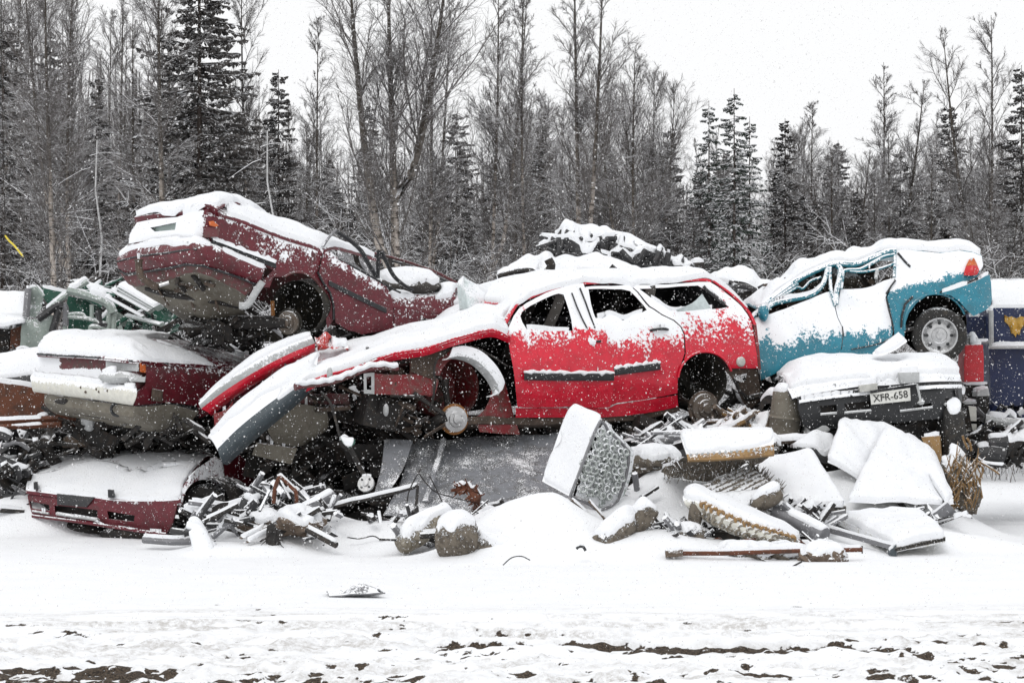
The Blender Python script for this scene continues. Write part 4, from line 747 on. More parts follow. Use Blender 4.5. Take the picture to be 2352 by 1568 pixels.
    # bumper iron and loose flap under the boot
    mb = MB(); mb.tube([f(x, y, .2) for x, y in ZT([(1900, 680), (1980, 672), (2050, 650)])], .02, 6); mb.build('tow_eye', 'dark', c)
teal_car()
def white_flap():
    o = MB(); o.patch([lineP([(x, y, 24.0) for x, y in ZT([(1180, 990), (1290, 900), (1385, 825)])]), lineP([(x, y, 23.85) for x, y in ZT([(1240, 1000), (1350, 960), (1450, 890)])])], 5, 4, thick=(0, .03, .02), dust=.9); ob = o.build('plastic_flap', 'pale_grey', None, .01); tag(ob, 'small white flap sticking up between the teal car and the black-nosed car', 'trim piece')
white_flap()
# ================================================================ BLACK-NOSED CAR (right, under the teal one)
def nose():
    c = thing('wrecked_car', 'snow-covered car with black bumper and number plate below the teal car', 'car', P(2010, 1010, 23.6))
    Yf = lambda px: 23.25+.0009*(px-1800)+.35*max(0, (1850-px)/90)**2*.5+.25*max(0, (px-2150)/55)**2
    f = lambda px, py: P(px, py, Yf(px)-.06*math.sin(math.pi*max(0, min(1, (py-885)/110))))
    bo = ZT([(600, 1332), (700, 1312), (900, 1285), (1100, 1262), (1300, 1240), (1520, 1222), (1700, 1215), (1872, 1212), (1872, 1330), (1868, 1400), (1850, 1462), (1780, 1478), (1500, 1500), (1200, 1530), (900, 1560), (700, 1580), (640, 1520), (610, 1420)])
    h1 = ZT([(770, 1385), (900, 1375), (905, 1425), (790, 1445)]); h2 = ZT([(960, 1370), (1165, 1345), (1165, 1405), (980, 1425)]); h3 = ZT([(1740, 1330), (1835, 1318), (1835, 1358), (1745, 1368)]); h4 = ZT([(1500, 1385), (1640, 1360), (1630, 1390), (1505, 1412)])
    b = pmesh('front_bumper', bo, f, 'black', c, [h1, h2, h3, h4], (0, .10, 0), 8, lambda px, py: .2 if py < 905-(px-1830)*.07 else 0)
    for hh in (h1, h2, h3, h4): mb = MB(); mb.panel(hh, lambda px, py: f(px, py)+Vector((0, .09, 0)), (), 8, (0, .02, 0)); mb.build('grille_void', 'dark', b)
    strip('bumper_strip', f, ZT([(610, 1352), (900, 1312), (1160, 1286)]), 7, .03, 'blackd', b, .55); strip('bumper_strip', f, ZT([(1530, 1246), (1700, 1236), (1868, 1234)]), 9, .03, 'blackd', b, .55)
    for pts in ([(775, 1450), (900, 1440)], [(960, 1438), (1165, 1420)], [(1390, 1425), (1640, 1395)], [(1735, 1372), (1840, 1362)]): mb = MB(); mb.tube([f(*p)-Vector((0, .02, 0)) for p in ZT(pts)], .012, 5); mb.build('bumper_ledge', 'pale_grey', b)
    # plate
    pc = ZT([(1160, 1290), (1470, 1245), (1476, 1345), (1170, 1376)]); pq = [P(x, y, Yf(x)-.11) for x, y in pc]
    mb = MB(); mb.prism(pq, (0, .012, 0)); pl = mb.build('number_plate', 'plate', c, .003)
    xa = (pq[1]-pq[0]).normalized(); za = (pq[0]-pq[3]).normalized(); ya = xa.cross(-za).normalized(); W_ = (pq[1]-pq[0]).length; H_2 = (pq[0]-pq[3]).length
    cu = bpy.data.curves.new('plate_text', 'FONT'); cu.body = 'XFR-658'; cu.size = H_2*.92; cu.extrude = .002; cu.align_x = 'CENTER'; cu.align_y = 'CENTER'
    to = bpy.data.objects.new('tmp', cu); COL.objects.link(to); bpy.context.view_layer.update(); tm = bpy.data.meshes.new_from_object(to.evaluated_get(bpy.context.evaluated_depsgraph_get())); bpy.data.objects.remove(to)
    xs = [v.co.x for v in tm.vertices]; k = W_*.86/(max(xs)-min(xs)); nr_ = xa.cross(za).normalized(); nr_ = nr_ if nr_.y < 0 else -nr_; cen = sum(pq, Vector())/4
    for v in tm.vertices: v.co = cen+xa*v.co.x*k+za*v.co.y+nr_*(.003+v.co.z)-c.location
    tm.materials.clear(); tm.materials.append(MAT['ink']); to = bpy.data.objects.new('lettering', tm); COL.objects.link(to); to.parent = pl
    mb = MB(); mb.tube([p+Vector((0, -.012, 0)) for p in (pq[0]+xa*.01-za*.01, pq[0]*.75+pq[2]*.25, pq[0]*.62+pq[3]*.0+pq[2]*.38-za*.01)], .0022, 5); mb.build('scratch', 'ink', pl)
    # lamps
    for pts, m, nm in (([(1385, 1125), (1545, 1120), (1545, 1205), (1400, 1215)], 'pale_grey', 'indicator_lamp'), ([(1080, 1222), (1220, 1205), (1222, 1268), (1082, 1282)], 'lens', 'indicator_lamp')):
        mb = MB(); mb.prism([P(x, y, Yf(x)-.14) for x, y in ZT(pts)], (0, .12, 0)); mb.build(nm, m, c, .015)
    mb = MB(); mb.tube(smooth([P(x, y, 23.3) for x, y in ZT([(1522, 1215), (1536, 1270), (1550, 1330), (1562, 1375)])]), [.012]*9+[.02, .04, .03, .02], 7); mb.build('hanging_cable', 'pale_grey', c)
    mb = MB(); mb.tube([P(x, y, 23.24) for x, y in ZT([(1160, 1275), (1400, 1235), (1520, 1218)])], .010, 6); mb.build('plate_bracket', 'black', c)
    # bonnet and wings
    fr = ZT([(560, 1330), (640, 1305), (860, 1268), (1080, 1235), (1300, 1225), (1520, 1205), (1700, 1195), (1868, 1195)]); mi = ZT([(520, 1250), (640, 1190), (860, 1160), (1080, 1135), (1300, 1140), (1520, 1105), (1700, 1110), (1850, 1130)]); ba = ZT([(470, 1170), (620, 1075), (860, 1045), (1080, 1040), (1300, 1035), (1520, 1020), (1700, 1030), (1800, 1075)])
    A = [P(x, y, Yf(x)-.02) for x, y in fr]; B = [P(x, y, Yf(x)+.10) for x, y in mi]; C_ = [P(x, y, Yf(x)+.85) for x, y in ba]; D_ = [p+Vector((0, .9, -.01)) for p in C_]
    mb = MB(); mb.patch([A, B, C_, D_], 3, 5, thick=(0, .02, -.02), dust=.6); mb.build('bonnet', 'dgrey', c)
    wg = ZT([(455, 1150), (520, 1170), (590, 1250), (615, 1330), (635, 1520), (610, 1545)]+arc(545, 1520, 60, 230, 0, 150, 10)+[(478, 1330), (450, 1230)])
    pmesh('front_wing', wg, lambda px, py: P(px, py, 23.75-(px-1790)*.006), 'dgrey', c, (), (.03, .02, 0), 6, .45)
    well(c, P(1822, 968, 23.75), (.8, .6, 0), .3, .4)
    mb = MB(); mb.patch([lineP([(1840, 990, 23.5), (2000, 985, 23.6), (2190, 960, 23.7)]), lineP([(1840, 1030, 23.9), (2000, 1030, 24), (2190, 1010, 24.1)]), lineP([(1840, 1000, 25.2), (2000, 1000, 25.2), (2190, 990, 25.2)])], 4, 4, thick=(0, .03, 0)); mb.build('floor_pan', 'dark', c)
    for px_, Y_ in ((2183, 23.75),): 
        mb = MB(); mb.lathe(P(px_-7, 990, Y_), (1, .12, 0), [(.001, -.10), (.27, -.10), (.3, -.07), (.3, .07), (.27, .10), (.001, .10)], 30); mb.build('tyre', 'rubber', c)
    s0 = lineP([(2200, 895, 23.7), (2206, 940, 23.75)]); mb = MB(); mb.patch([s0, [p+Vector((0, 1.6, 0)) for p in s0]], 3, 3, thick=(-.03, 0, 0)); mb.build('side_panel', 'dgrey', c)
nose()
def steel_drum():
    c = thing('dirty_tank', 'dirty pale tank with dark band standing between the red car tail and the black-nosed car', 'tank', P(1795, 1010, 23.6))
    mb = MB(); ax = Vector((.10, -.05, 1)); mb.lathe(P(1800, 1002, 23.55), ax, [(.001, 0), (.13, 0), (.15, .02), (.155, .16), (.17, .18), (.155, .20), (.15, .42), (.12, .47), (.001, .48)], 26); mb.build('shell', 'under', c)
    mb = MB(); mb.lathe(P(1782, 955, 23.75), Vector((-1, -.5, .05)), [(.12, -.09), (.2, -.09), (.235, -.05), (.235, .05), (.2, .09), (.12, .09)], 28); mb.build('dark_collar', 'rubber', c)
steel_drum()
# ================================================================ TIPPED MAROON CAR (top left)
def YA(px): return float(np.interp(px, [265, 443, 480, 905, 1100], [23.7, 22.75, 22.75, 24.0, 24.7]))
def mar(px, py, o=0.0, dy=0.0):
    return P(px, py, YA(px)+dy)+Vector((.55, 1.2, .45))*o*(1 if px > 443 else .6)
def tipped():
    c = thing('wrecked_car', 'maroon saloon tipped tail-up on top of the left stack, dirty underside showing', 'car', mar(650, 790))
    f = mar
    dsp = lambda px, py: .35*math.exp(-((px-(640+(py-560)*.5))/70)**2-((py-580)/35)**2)+.5*max(0, min(1, (505+(px-480)*.33-py)/14))+.12
    qp = [(475, 487)]+ZB([(260, 110), (400, 150), (560, 215), (750, 285), (900, 330), (1005, 372), (985, 440), (962, 530), (1000, 610), (1050, 680), (1078, 760), (1078, 880), (1035, 940), (1020, 830)]+arc(820, 800, 205, 270, -5, 120, 16)+[(640, 560), (610, 640), (560, 640)]+[(555, 600), (640, 508), (420, 410), (200, 320)])+[(478, 545), (470, 520)]
    q = pmesh('rear_quarter', qp, f, 'maroon', c, (), (0, .05, 0), 9, dsp, wob=.04)
    mb = MB(); mb.tube([f(*p)-Vector((0, .004, 0)) for p in ZB(arc(820, 800, 205, 270, -5, 120, 20))], .012, 6); mb.build('arch_lip', 'maroon_dirty', q)
    strip('moulding', f, ZB([(185, 302), (420, 395), (658, 480)]), 15, .03, 'black', q, .0); strip('moulding_snow', lambda x, y: f(x, y, 0, -.02), ZB([(195, 286), (420, 372), (655, 458)]), 6, .03, 'blackd', q, .9)
    dr = ZB([(1012, 372), (1060, 385), (1110, 430), (1200, 482), (1340, 560), (1470, 640), (1495, 690), (1512, 760), (1520, 850), (1518, 944), (1400, 965), (1290, 985), (1180, 950), (1095, 900), (1088, 780), (1068, 690), (1010, 600), (972, 535), (992, 440)])
    d = pmesh('door', dr, lambda x, y: f(x, y, 0, -.03+.06*max(0, (y-700)/80)**2), 'maroon', c, (), (0, .05, 0), 9, lambda px, py: .5*max(0, min(1, (600+(px-740)*.55-py)/12))+.1, wob=.05)
    strip('moulding', lambda x, y: f(x, y, 0, -.03), ZB([(1045, 608), (1240, 705), (1470, 815)]), 12, .03, 'black', d); mb = MB(); seam(mb, lambda x, y: f(x, y, 0, -.03), ZB([(965, 530), (1000, 600), (1055, 680), (1080, 770), (1080, 880)]), .012, .01); mb.build('door_gap', 'black', d)
    # rear end
    rf = lambda px, py: P(px, py, YA(px)+.02-.05*max(0, (py-560)/60))
    rp = ZA([(1150, 300), (1300, 270), (1490, 255), (1600, 215), (1740, 190), (1800, 230), (1770, 330), (1740, 440), (1600, 440), (1300, 440), (1080, 480), (1090, 400)])
    re = pmesh('rear_panel', rp, rf, 'maroon', c, [ZA([(1262, 345), (1480, 300), (1470, 362), (1300, 378)])], (0, .06, 0), 7, lambda x, y: 1.1 if x < 465 else .45)
    pmesh('lamp_lens', ZA([(1255, 340), (1485, 295), (1475, 368), (1295, 385)]), lambda x, y: rf(x, y)+Vector((0, .05, 0)), 'glass', re, (), (0, .01, 0), 8)
    pmesh('lamp_back', ZA([(1240, 330), (1495, 285), (1485, 378), (1285, 395)]), lambda x, y: rf(x, y)+Vector((0, .09, 0)), 'dark', re, (), (0, .01, 0), 8)
    pmesh('tail_lamp', ZA([(1752, 292), (1790, 287), (1835, 325), (1815, 338), (1760, 325)]), lambda x, y: P(x, y, 22.70), 'lamp_amber', re, (), (0, .05, 0), 6, .1)
    pmesh('lamp_cavity', ZA([(1730, 340), (1850, 345), (1830, 420), (1700, 430)]), lambda x, y: P(x, y, 22.72), 'maroon_dirty', re, (), (0, .05, 0), 6)
    lid = lineP([(x, y, Y) for (x, y), Y in zip(ZA([(1140, 262), (1300, 240), (1490, 228), (1600, 190), (1740, 152), (1835, 190)]), (23.5, 23.3, 23.1, 22.95, 22.8, 22.75))])
    mb = MB(); mb.patch([[p+Vector((0, .02, -.055)) for p in lid], [p+Vector((0, -.04, -.02)) for p in lid], [p+Vector((0, 0, .02)) for p in lid], [p+Vector((.12, .45, .10)) for p in lid], [p+Vector((.35, 1.1, .0)) for p in lid]], 4, 3, thick=(0, .02, -.02)); mb.build('boot_lid', 'maroon', c)
    # shoulder line / upper side towards the cabin
    sh = [f(*p) for p in ZB([(150, 60), (260, 105), (400, 148), (560, 213), (750, 283), (900, 328), (1005, 370)])]
    mb = MB(); mb.patch([sh, [p+Vector((.08, .18, .045)) for p in sh], [p+Vector((.22, .5, .03)) for p in sh], [p+Vector((.5, 1.1, -.04)) for p in sh]], 4, 3, thick=(0, 0, -.03)); mb.build('rear_shelf', 'maroon', c)
    bt = ZA([(985, 600), (1060, 555), (1200, 520), (1400, 500), (1560, 480), (1640, 465), (1800, 505), (2000, 590), (2225, 690)]); bb = ZA([(1000, 700), (1060, 735), (1220, 715), (1400, 690), (1560, 655), (1700, 665), (1850, 710), (2000, 760), (2180, 835)])
    bk = ZA([(1030, 540), (1090, 480), (1220, 450), (1400, 440), (1560, 435), (1680, 440), (1830, 480), (2030, 565), (2240, 655)])
    T = [f(x, y, 0, -.10) for x, y in bt]; Bb = [f(x, y, 0, -.04) for x, y in bb]; K = [f(x, y, 0, .06) for x, y in bk]; Md = [a.lerp(b, .5)+Vector((0, -.07, 0)) for a, b in zip(T, Bb)]
    mb = MB(); mb.patch([K, T, Md, Bb], 4, 4, thick=(0, .03, 0)); bo = mb.build('rear_bumper', 'maroon', c)
    mb = MB(); mb.tube([a.lerp(b, .32)+Vector((0, -.065, 0)) for a, b in zip(T[:6], Bb[:6])], .010, 5); mb.tube([p+Vector((0, -.02, 0)) for p in Bb], .013, 5); mb.build('bumper_groove', 'black', bo)
    lo = ZA([(1040, 770), (1100, 825), (1240, 815), (1400, 790), (1560, 740), (1700, 740), (1850, 800), (1980, 870), (2060, 930)]); Lo = [f(x, y, 0, .02) for x, y in lo]
    mb = MB(); mb.patch([[p+Vector((0, .02, 0)) for p in Bb], [a.lerp(b, .5)+Vector((0, .0, 0)) for a, b in zip(Bb, Lo)], Lo], 4, 4, thick=(0, .03, 0), wob=.05); mb.build('bumper_skirt', 'maroon_dirty', c)
    # underside
    u0 = [p+Vector((0, .03, 0)) for p in Lo]; u1 = [f(x, y, 0, .45) for x, y in ZA([(1130, 850), (1190, 880), (1280, 895), (1400, 900), (1560, 880), (1700, 870), (1850, 900), (1940, 960), (2020, 1010)])]; u2 = [f(x, y, 0, .8) for x, y in ZA([(1240, 880), (1300, 960), (1400, 1000), (1520, 1030), (1640, 1055), (1750, 1070), (1850, 1060), (1950, 1070), (2050, 1080)])]; u3 = [p+Vector((.3, 1.0, -.25)) for p in u2]
    mb = MB(); mb.patch([u0, u1, u2, u3], 4, 5, thick=(.02, .03, .02), wob=.07); mb.build('floor_pan', 'under', c)
    mb = MB(); clutter(mb, *[v for p in ZA([(1480, 760), (1780, 860)]) for v in p], 22.95, 23.3, 26, .12, 2, .5, 91); mb.tube(smooth([P(x, y, Y_) for (x, y), Y_ in zip(ZA([(1230, 850), (1400, 900), (1600, 930), (1800, 960), (2000, 1000)]), (23.5, 23.4, 23.35, 23.4, 23.5))]), .03, 8); mb.build('exhaust_pipe', ['dark', 'mud'], c)
    for pts in ([(1320, 850), (1420, 1000)], [(1560, 850), (1640, 1050)], [(1780, 880), (1840, 1050)]): mb = MB(); mb.tube([P(x, y, 23.38) for x, y in ZA(pts)], .018, 5, flat=.5); mb.build('floor_rib', 'mud', c)
    mb = MB(); mb.tube(smooth([P(x, y, 23.1) for x, y in ZA([(1165, 610), (1170, 700), (1200, 770), (1290, 830), (1330, 840)])]), [.05]+[.035]*15+[.03], 8); mb.build('tow_hook', 'mud', c)
    for pts, m, r in (([(2205, 795), (2150, 880), (2080, 990), (2010, 1000)], 'pale_grey', .035), ([(1500, 760), (1480, 830)], 'dark', .02), ([(1340, 830), (1420, 805)], 'chrome', .018)): mb = MB(); mb.tube(smooth([P(x, y, 23.0) for x, y in ZA(pts)]), r, 8); mb.build('bracket', m, c)
    well(c, f(*ZB([(815, 790)])[0], 0, .07), (.25, .95, .1), .262, .5); drum(c, f(*ZB([(742, 902)])[0], 0, .05), (-.45, -.9, -.15), .115, 'hub', 'liner')
    mb = MB(); ax_ = [P(x, y, Y) for (x, y), Y in zip(ZB([(20, 970), (120, 930), (300, 900), (500, 900), (740, 905)]), (24.2, 24.0, 23.8, 23.6, 23.3))]; mb.tube(smooth(ax_), [.03]+[.07]*14+[.05, .05], 10); clutter(mb, *[v for p in ZB([(60, 840), (560, 1050)]) for v in p], 23.6, 24.4, 36, .2, 1, .6, 5); mb.lathe(P(*ZB([(130, 930)])[0], 23.8), (-.9, -.4, 0), [(.001, 0), (.12, 0), (.13, -.06), (.001, -.08)], 24); mb.build('rear_axle', 'dark', c)
    mb = MB(); mb.tube([f(x, y, 0, .25) for x, y in ZB([(630, 740), (635, 850)])], .02, 6); mb.build('shock_absorber', 'rusto', c)
    # nose half: bonnet and front wing
    wf = ZB([(1525, 790), (1640, 800), (1770, 838), (1740, 870), (1680, 912), (1600, 930), (1524, 946)]); pmesh('front_wing', wf, lambda x, y: f(x, y), 'maroon', c, (), (0, .05, 0), 8, .28)
    A = [f(x, y, 0, .02) for x, y in ZB([(1500, 770), (1620, 775), (1800, 810), (1990, 790)])]; B = [f(x, y, 0, .2) for x, y in ZB([(1500, 690), (1640, 690), (1820, 680), (1975, 650)])]
    mb = MB(); mb.patch([[p+Vector((0, 0, -.06)) for p in A], A, B, [p+Vector((.1, 1.0, .03)) for p in B]], 4, 4, thick=(0, 0, -.03), dust=.1); mb.build('bonnet', 'maroon', c)
    def tb(n_, pts, r, m, dy=0.): mb = MB(); mb.tube(smooth([f(x, y, 0, dy) for x, y in ZB(pts)], 3), r, 7, flat=.6); return mb.build(n_, m, c)
    tb('window_frame', [(1000, 345), (1050, 270), (1100, 215)], .02, 'grey', .0); tb('window_frame', [(1105, 235), (1190, 290), (1280, 370), (1330, 460), (1390, 555)], .032, 'black', .02); tb('window_frame', [(1412, 370), (1408, 460), (1405, 575)], .026, 'black', .05)
    tb('window_frame', [(1430, 380), (1470, 460), (1520, 555), (1590, 620), (1660, 665)], .03, 'black', .03); tb('belt_moulding', [(1110, 435), (1300, 530), (1480, 635), (1570, 680)], .016, 'black', -.02)
    tb('roof_rail', [(850, 275), (1000, 325), (1250, 368), (1500, 420), (1700, 482), (1850, 540), (1985, 610)], .026, 'maroon_dirty', 1.1); tb('roof_rail', [(1050, 350), (1260, 375), (1480, 440), (1690, 500), (1960, 625)], .022, 'dgrey', 1.0); tb('crushed_pillar', [(1500, 430), (1500, 500), (1620, 560), (1740, 590)], .03, 'dark', .9); tb('crushed_pillar', [(1240, 370), (1260, 480), (1330, 560)], .035, 'dark', .8)
    mb = MB(); clutter(mb, *[v for p in ZB([(1440, 520), (1740, 660)]) for v in p], 24.6, 25.2, 30, .18, 1, .4, 9); mb.blob(f(*ZB([(1600, 640)])[0], 0, .5), (.35, .3, .13), .2, 2, 3); mb.build('dashboard', 'seat', c)
    mb = MB(); mb.patch([[f(x, y, 0, dy) for x, y in ZB([(1110, 460), (1300, 560), (1500, 690)])] for dy in (.05, .6)]+[[f(x, y, 0, .9)+Vector((0, 0, .1)) for x, y in ZB([(1110, 440), (1300, 520), (1500, 620)])]], 4, 4, thick=(0, 0, -.02)); mb.build('cabin_floor', 'grey', c)
    fs = [f(x, y, 0, 1.25)+Vector((.2, 0, -.1)) for x, y in ZB([(300, 140), (750, 330), (1200, 480), (1520, 680)])]; mb = MB(); mb.patch([fs, [p+Vector((-.15, .1, -.6)) for p in fs]], 3, 3, thick=(0, .03, 0)); mb.build('far_side', 'maroon_dirty', c)
tipped()
def film():
    mb = MB(); mb.patch([lineP([(x, y, 23.9) for x, y in ZB([(2005, 810), (1990, 620), (2030, 545)])]), lineP([(x, y, 23.8) for x, y in ZB([(2100, 800), (2080, 700), (2060, 570)])]), lineP([(x, y, 24.0) for x, y in ZB([(2290, 760), (2275, 730), (2190, 655)])])], 5, 4, thick=(0, .012, 0), wob=.06, dust=.25)
    o = mb.build('shattered_windscreen', 'film', None); tag(o, 'crumpled frosted windscreen glass standing up between the tipped maroon car and the red car', 'windscreen')
film()
# ================================================================ MIDDLE MAROON CAR (left)
def YB(px): return float(np.interp(px, [70, 310, 620], [23.9, 22.95, 24.3]))
def middle():
    c = thing('wrecked_car', 'maroon car with snow-heaped lid and cream bumper, middle of the left stack of three', 'car', P(330, 1000, 23.3))
    f = lambda px, py, dy=0.: P(px, py, YB(px)+dy)
    g = lambda pts, dy=0.: [f(x, y, dy) for x, y in ZL(pts)]
    pmesh('side_panel', ZL([(855, 262), (1000, 275), (1200, 300), (1400, 320), (1580, 330), (1700, 300), (1720, 420), (1500, 560), (1300, 640), (1290, 560), (1100, 535), (870, 560), (895, 470), (950, 420), (955, 300)]), lambda x, y: f(x, y, -.03*math.sin((y-830)/30)), 'maroon', c, (), (0, .05, 0), 9, lambda x, y: max(0, min(1, (850+(x-310)*.1-y)/22))*.38)
    l0 = g([(245, 212), (400, 222), (600, 232), (860, 258), (1100, 275), (1350, 290), (1580, 320)], -.03); l1 = g([(265, 170), (400, 150), (600, 150), (860, 160), (1100, 190), (1350, 220), (1600, 270)], .25); l2 = g([(330, 135), (450, 118), (620, 112), (880, 120), (1130, 140), (1380, 175), (1640, 230)], .9); l3 = [p+Vector((.3, .8, 0)) for p in l2]
    mb = MB(); mb.patch([[p+Vector((0, .03, -.02)) for p in l0], l0, l1, l2, l3], 4, 4, thick=(0, .0, -.02), dust=lambda x, y: .25 if x < 320 else -.10); mb.build('boot_lid', 'maroon', c)
    mb = MB(); mb.tube([p+Vector((0, -.012, -.012)) for p in l0[:5]], .010, 6); mb.build('lid_edge', 'black', c)
    pmesh('rear_panel', ZL([(250, 225), (400, 232), (690, 245), (860, 262), (955, 300), (950, 420), (880, 470), (600, 470), (250, 400)]), lambda x, y: f(x, y, .05), 'maroon_dirty', c, (), (0, .05, 0), 9, lambda x, y: 1.0 if x < 140 or y > 848 and x < 235 else 0.1)
    mb = MB(); mb.prism([f(x, y, -.04) for x, y in ZL([(690, 258), (905, 285), (905, 335), (690, 328)])], (0, .12, 0)); mb.build('headlamp', 'pale_grey', c, .01)
    mb = MB(); mb.prism([f(x, y, -.045) for x, y in ZL([(912, 275), (950, 290), (952, 345), (912, 338)])], (0, .10, 0)); mb.build('indicator_lamp', 'lamp_amber', c, .008)
    mb = MB(); mb.prism([f(x, y, -.06) for x, y in ZL([(835, 372), (950, 370), (945, 405), (850, 402)])], (0, .10, 0)); mb.build('lamp_frame', 'pale_grey', c, .006)
    b0 = g([(240, 330), (420, 345), (620, 370), (800, 410), (880, 425)], .05); b1 = g([(200, 365), (400, 385), (620, 410), (800, 435), (892, 455)], -.12); b2 = g([(205, 410), (400, 430), (620, 460), (800, 490), (890, 500)], -.16); b3 = g([(215, 462), (400, 485), (620, 512), (790, 542), (868, 552)], -.10); b4 = g([(240, 470), (400, 495), (620, 520), (790, 545), (868, 556)], .05)
    mb = MB(); mb.patch([b0, b1, b2, b3, b4], 4, 4, thick=(0, .03, 0), dust=lambda x, y: .3 if y < 893 else 0); bo = mb.build('bumper', 'white_paint', c)
    for q in ((530, 440), (632, 452), (648, 468), (705, 462), (560, 470)): mb = MB(); mb.lathe(f(*ZL([q])[0], -.15), (0, -1, .1), [(.013, -.03), (.013, .012), (.001, .012)], 7); mb.build('bolt_hole', 'mud', bo)
    mb = MB(); mb.blob(f(*ZL([(780, 375)])[0], -.06), (.2, .08, .06), .2, 2, 3); mb.build('lamp_shroud', 'pale_grey', c)
    s0 = g([(290, 485), (500, 505), (700, 535), (880, 560), (1100, 545), (1300, 590)], -.02); s1 = g([(300, 560), (500, 590), (700, 620), (880, 650), (1080, 650), (1260, 665)], .03); s2 = [p+Vector((.1, .5, -.12)) for p in s1]
    mb = MB(); mb.patch([s0, s1, s2], 4, 4, thick=(0, .03, 0), wob=.05); va = mb.build('valance', 'under', c)
    mb = MB(); mb.lathe(f(*ZL([(768, 582)])[0], -.04), (0, -1, 0), [(.045, 0), (.06, .012), (.075, 0), (.06, -.01), (.045, 0)], 18); mb.build('towing_eye', 'black', va)
    mb = MB(); mb.blob(f(*ZL([(420, 530)])[0], -.02), (.1, .04, .03), .1, 2, 2); mb.build('exhaust_gap', 'dark', va)
    mb = MB(); mb.prism([f(x, y, -.05) for x, y in ZL([(992, 445), (1060, 460), (1058, 535), (985, 525)])], (0, .06, 0)); mb.build('side_repeater', 'mud', c, .01)
    mb = MB(); mb.patch([g([(300, 580), (800, 660), (1250, 665), (1700, 420)], .3), [p+Vector((.3, 1.2, .1)) for p in g([(300, 560), (800, 640), (1250, 640), (1700, 420)], .3)]], 3, 3, thick=(0, 0, .03)); mb.build('floor_pan', 'dark', c)
    fs = [p+Vector((0, 0, -.02)) for p in l3]; mb = MB(); mb.patch([fs, [p+Vector((0, .05, -.5)) for p in fs]], 3, 3, thick=(0, .03, 0)); mb.build('far_side', 'maroon_dirty', c)
    mb = MB(); clutter(mb, 290, 955, 480, 1010, 23.2, 24.2, 40, .16, 1, .5, 44); mb.build('underbody_parts', 'dark', c)
middle()
